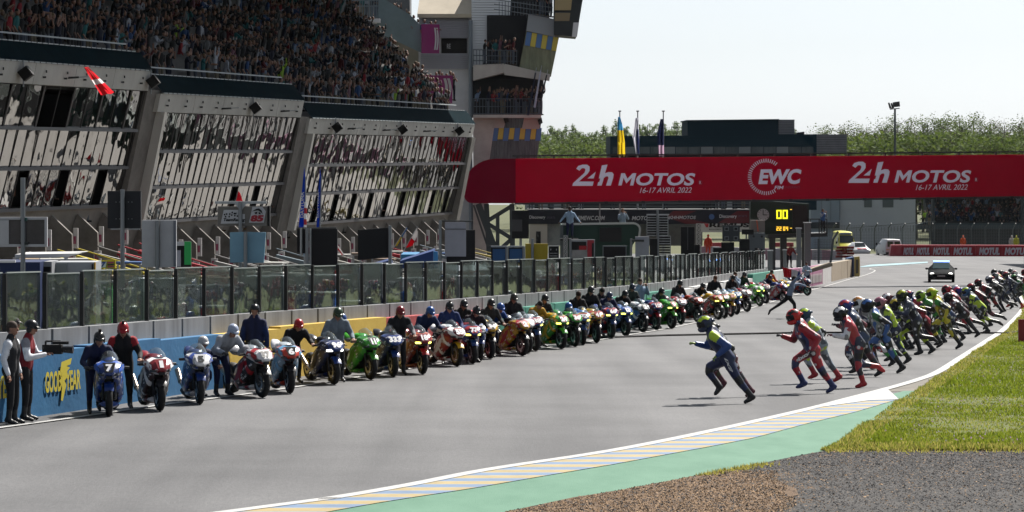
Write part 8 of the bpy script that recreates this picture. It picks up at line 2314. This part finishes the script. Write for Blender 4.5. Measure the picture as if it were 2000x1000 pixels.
SH = [('black', (.008, .008, .010), 40), ('navy', (.010, .014, .036), 22), ('charcoal', (.022, .023, .027), 20), ('dark red', (.10, .01, .015), 6), ('white', (.40, .43, .50), 7), ('blue', (.02, .065, .19), 6), ('pale blue', (.16, .24, .36), 4), ('grey', (.10, .105, .115), 6), ('teal', (.02, .14, .15), 4), ('red', (.28, .015, .025), 3), ('lime', (.30, .50, .04), .8), ('pink', (.22, .10, .14), 2)]
KL = {'down': 'with arms lowered', 'clap': 'clapping', 'phone': 'filming with both hands', 'up': 'with both arms raised', 'one': 'with one arm raised', 'rail': 'leaning on the rail'}
HAIRC = [(.015, .012, .01), (.03, .02, .014), (.07, .045, .025), (.16, .11, .06), (.02, .02, .022)]
SKINC = [(.30, .16, .11), (.26, .13, .09), (.34, .19, .14), (.14, .075, .05)]  # spectator skin, like their shirts, darkened to carry the stand's shade
def pick(r):
    t = r.uniform(0, sum(q[2] for q in SH))
    for q in SH:
        t -= q[2]
        if t <= 0: return q
    return SH[0]
def spectator(loc, rz, where, r, group, kd=None, sh=None):
    kd = kd or r.choice(['down', 'clap', 'phone', 'up', 'one', 'rail', 'down', 'phone'])
    q = sh or pick(r)
    o = put('person', SPEC[kd]); o.location = loc; o.rotation_euler = (0, 0, rz)
    sc_ = r.uniform(.92, 1.06); o.scale = (sc_, sc_, sc_)
    tag(o, 'spectator in %s %s %s' % (q[0], KL[kd], where), 'person', group)
    setmats(o, [cloth(q[1]), mat('skin_s%g' % (k_ := r.choice(SKINC))[0], k_, .55), cloth(r.choice(HAIRC)), cloth(r.choice([(.015, .02, .04), (.03, .03, .035), (.10, .12, .16), (.2, .17, .12)]))])
    return o
face_rz = math.atan2(fn.y, fn.x)
# individuals: the two front rows of each bay, the rest of the stand as one mass
indiv, mass = [], []
bl = ['above the near bay', 'above the middle bay', 'above the far bay']
for bi, b in enumerate(bays):
    y0, y1 = b['y0'] - .6, b['y1'] + (.6 if bi < 2 else .3)
    for r in range(16):
        Y = y0 + sr.uniform(0, .3)
        while Y < y1:
            v, z = row_v(b, r), row_z(b, r)
            p = fpt(Y, v - .25 + sr.uniform(-.12, .1), z)
            x, yy = pxy(p + V((0, 0, 1.7)))
            empty = .20 if (bi == 0 and r > 0 and Y < 124) else .05
            if -30 < x and yy < 230 and pxy(p)[1] > -5 and sr.random() > empty:
                (indiv if (r == 0 or (r == 1 and bi == 0)) else mass).append((p, r, bi))
            Y += sr.uniform(.42, .62)
sr.shuffle(indiv)
keep, rest = indiv[:130], indiv[130:]
for p, r, bi in keep: spectator(p, face_rz + sr.uniform(-.5, .5), ('in the front row ' if r == 0 else 'in the second row ') + bl[bi], sr, 'spectators in the packed stand')
mass += rest
cm = [cloth(q[1]) for q in SH] + [mat('skin_s%g' % k_[0], k_, .55) for k_ in SKINC] + [cloth(h) for h in HAIRC]
nS = len(SH)
tmpl = {}
for kd in KINDS_:
    for s_ in range(3):
        m = MB(); spec_geom(m, kd, random.Random(s_), False, sleeve=s_ > 0); tmpl[kd, s_] = m
def crowd(name, label, people, cat=None):
    vs, fs, ms = [], [], []
    for p, rz in people:
        m = tmpl[sr.choice(['down', 'clap', 'phone', 'up', 'one', 'down', 'phone', 'clap']), sr.randrange(3)]
        c, s_ = math.cos(rz), math.sin(rz); k = sr.uniform(.92, 1.08); o = len(vs)
        vs.extend([(p.x + (x * c - y * s_) * k, p.y + (x * s_ + y * c) * k, p.z + z * k) for x, y, z in m.v])
        fs.extend([[i + o for i in f] for f in m.f])
        a = [q[0] for q in SH].index(pick(sr)[0]); sk, hr = nS + sr.randrange(len(SKINC)), nS + len(SKINC) + sr.randrange(len(HAIRC))
        lut = (a, sk, hr, a)
        ms.extend([lut[q] for q in m.m])
    me = bpy.data.meshes.new(name); me.from_pydata(vs, [], fs)
    for q in cm: me.materials.append(q)
    me.polygons.foreach_set('material_index', ms); me.polygons.foreach_set('use_smooth', [True] * len(fs))
    return tag(put(name, me), label, cat, kind='stuff')
crowd('crowd', 'dense crowd standing on the raked terraces of the stand', [(p, face_rz + sr.gauss(0, .35)) for p, r, bi in mass], 'crowd')
# tower balconies and walkways
def group_px(lst, Y, rz, where, group):
    for x, y in lst: spectator(P(x, y, Y + sr.uniform(-.25, .35)), rz + sr.uniform(-.7, .7), where, sr, group)
TG = 'spectators on the tower balconies'
group_px([(946, 126), (967, 125), (976, 125), (985, 126), (994, 126), (1002, 127), (960, 126)], TY - 1.5, R(-30), 'on the upper tower balcony', TG)
group_px([(930, 226), (953, 226)] + [(963 + k * 5.4, 225) for k in range(18)] + [(990 + k * 9, 222) for k in range(7)], TY - 1.6, R(-40), 'on the lower tower balcony', TG)
group_px([(1050, 30), (1058, 31), (1068, 33), (1076, 34)], TY - 1.4, R(-30), 'on the topmost tower balcony', TG)
group_px([(768, 58), (776, 62), (786, 70), (797, 76), (806, 82), (814, 88)], TY - .7, R(-50), 'behind the sloping walkway parapet', TG)
group_px([(829, 92), (840, 92), (848, 91)], TY - 1.2, R(-60), 'above the upper purple banner', TG)
group_px([(832, 196), (841, 196), (850, 195), (857, 196), (864, 196), (871, 196), (878, 196), (884, 197)], 185.9, R(-60), 'above the lower purple banner', TG)
group_px([(682, 38), (690, 38), (698, 38), (707, 37), (716, 37), (726, 37), (734, 37)], TY - 1.4, R(-40), 'on the landing atop the stand', TG)
# faces at the open windows of the pit building
for bi, ks in ((0, (1, 5, 9, 13, 17, 21)), (1, (15, 19, 23)), (2, (1, 5, 9, 13, 17, 21, 29, 33))):
    b = bays[bi]
    for k in ks:
        Y = b['y0'] + (b['y1'] - b['y0']) * (k + .5) / b['npane']
        spectator(fpt(Y, -.30, b['sill'] - .62), face_rz + sr.uniform(-.6, .6), 'at an open %s bay window' % ('near', 'middle', 'far')[bi], sr, 'people at the open windows', kd=sr.choice(['rail', 'phone', 'clap']))
# terrace under the gantry
for x in (1037, 1056, 1078, 1104, 1120, 1136, 1196, 1258, 1300, 1378, 1386, 1398, 1412, 1436, 1452): spectator(P(x, 409, TYB + 1.2 + sr.uniform(0, 1.5)), R(-90) + sr.uniform(-.6, .6), 'on the terrace under the gantry', sr, 'people on the terrace', kd='rail')
# walkway near the far grandstand
for x, y in ((1708, 446), (1714, 446), (1738, 447), (1749, 446), (1758, 446), (1772, 445), (1780, 446), (1797, 420), (1806, 440), (1815, 440)): spectator(P(x, y, GY2 - 6), R(-90) + sr.uniform(-.6, .6), 'on the walkway beside the far grandstand', sr, 'people by the far grandstand')
far = []
for r in range(9):
    a, b_ = P(1822, 446 - r * 8, GY2), P(2110, 446 - r * 8, GY2)
    x = a.x
    while x < b_.x:
        if sr.random() < .93: far.append((V((x, GY2 + r * .85 + .4, a.z)), R(-90) + sr.gauss(0, .3)))
        x += sr.uniform(.45, .62)
crowd('crowd', 'dark crowd filling the covered grandstand on the far right', far, 'crowd')
# crew standing in the pit lane behind the glass
pk_ = ['crew_stand', 'crew_cross', 'crew_hold', 'crew_phone']
pl_lab = ['behind the near glass', 'behind the pale grey cabinet', 'behind the yellow 27 sign', 'below the tall black double board', 'below the white two leaf board', 'below the green pit box', 'below the team sign', 'below the pale blue boards', 'below the feather flags', 'below the framed black cloth board', 'below the tilted black board', 'left of the dark blue tent', 'right of the dark blue tent', 'below the gallows board', 'below the twin blue screens', 'below the mustard yellow board']
for k, x in enumerate((30, 155, 215, 262, 300, 352, 420, 470, 545, 622, 690, 745, 838, 880, 975, 1040)):
    s_ = wall_s(x, -2.6); q, d, n = wallpt(s_); p = q - n * sr.uniform(1.8, 3.4)
    c = sr.choice([K2, N2, (.3, .3, .32), (.05, .3, .05), (.4, .03, .03), (.02, .1, .35)])
    person(sr.choice(pk_), V((p.x, p.y, gz(p.y) + .35)), sr.uniform(-2, .5), 'crew member standing in the pit lane ' + pl_lab[k], (c, c, K2, None, K2, c, K2), sr.choice(['hair', 'open', 'cap']), sr.choice([K2, (.03, .02, .02), W2, R2]), group='crew in the pit lane')
# ------------------------------------------------------------------ the other side of the track (seen mirrored in the glass)
OS = thing('opposite_grandstand', 'long dark grandstand facing the pits across the grass', 'grandstand', onground(58, 160))
for r in range(10):
    mb = MB()
    a, b_ = onground(50 + r * .9, 75), onground(50 + r * .9, 292)
    z = 1.4 + r * .75
    mb.prism([a + V((0, 0, z)), a + V((.9, 0, z)), a + V((.9, 0, z - 1.3)), a + V((0, 0, z - 1.3))], b_ - a); mb.build('tier', TERR, OS, world=True)
mb = MB(); a, b_ = onground(60, 75), onground(60, 292); mb.prism([a + V((0, 0, 12)), a + V((-9, 0, 13)), a + V((-9, 0, 13.4)), a + V((0, 0, 12.4))], b_ - a); mb.prism([a, a + V((.4, 0, 0)), a + V((.4, 0, 12)), a + V((0, 0, 12))], b_ - a); mb.build('roof', mat('roof_sheet', (0, 0, 0)), OS, world=True)['kind'] = 'stuff'
GB = thing('guard_wall', 'pale concrete guard wall in front of the opposite grandstand', 'wall', onground(45, 160))
mb = MB(); a, b_ = onground(45, 70), onground(45, 270); mb.prism([a, a + V((.4, 0, 0)), a + V((.4, 0, 1.1)), a + V((0, 0, 1.1))], b_ - a); mb.build('wall', mat('guard_white', (.55, .55, .54), .8), GB, world=True)
opp = []
for r in range(10):
    y = 76
    while y < 290:
        opp.append((onground(50.5 + r * .9, y, 1.4 + r * .75), R(180) + sr.gauss(0, .3))); y += sr.uniform(.7, 1.3)
crowd('crowd', 'crowd seated across the track facing the pits', opp, 'crowd')
# ================================================================== HAZE
mb = MB()
mb.box((0, 470, 12), (1700, 1100, 84))
hz = mb.build('haze', [])
hz['kind'] = 'stuff'
hm = bpy.data.materials.new('haze_air'); hm.use_nodes = True
t = hm.node_tree; t.nodes.remove(t.nodes['Principled BSDF'])
pv = nd(t, 'ShaderNodeVolumePrincipled')
pv.inputs['Color'].default_value = (.86, .93, 1.0, 1)
pv.inputs['Density'].default_value = .000016
pv.inputs['Anisotropy'].default_value = .35
t.links.new(pv.outputs[0], t.nodes['Material Output'].inputs['Volume'])
hz.data.materials.append(hm)
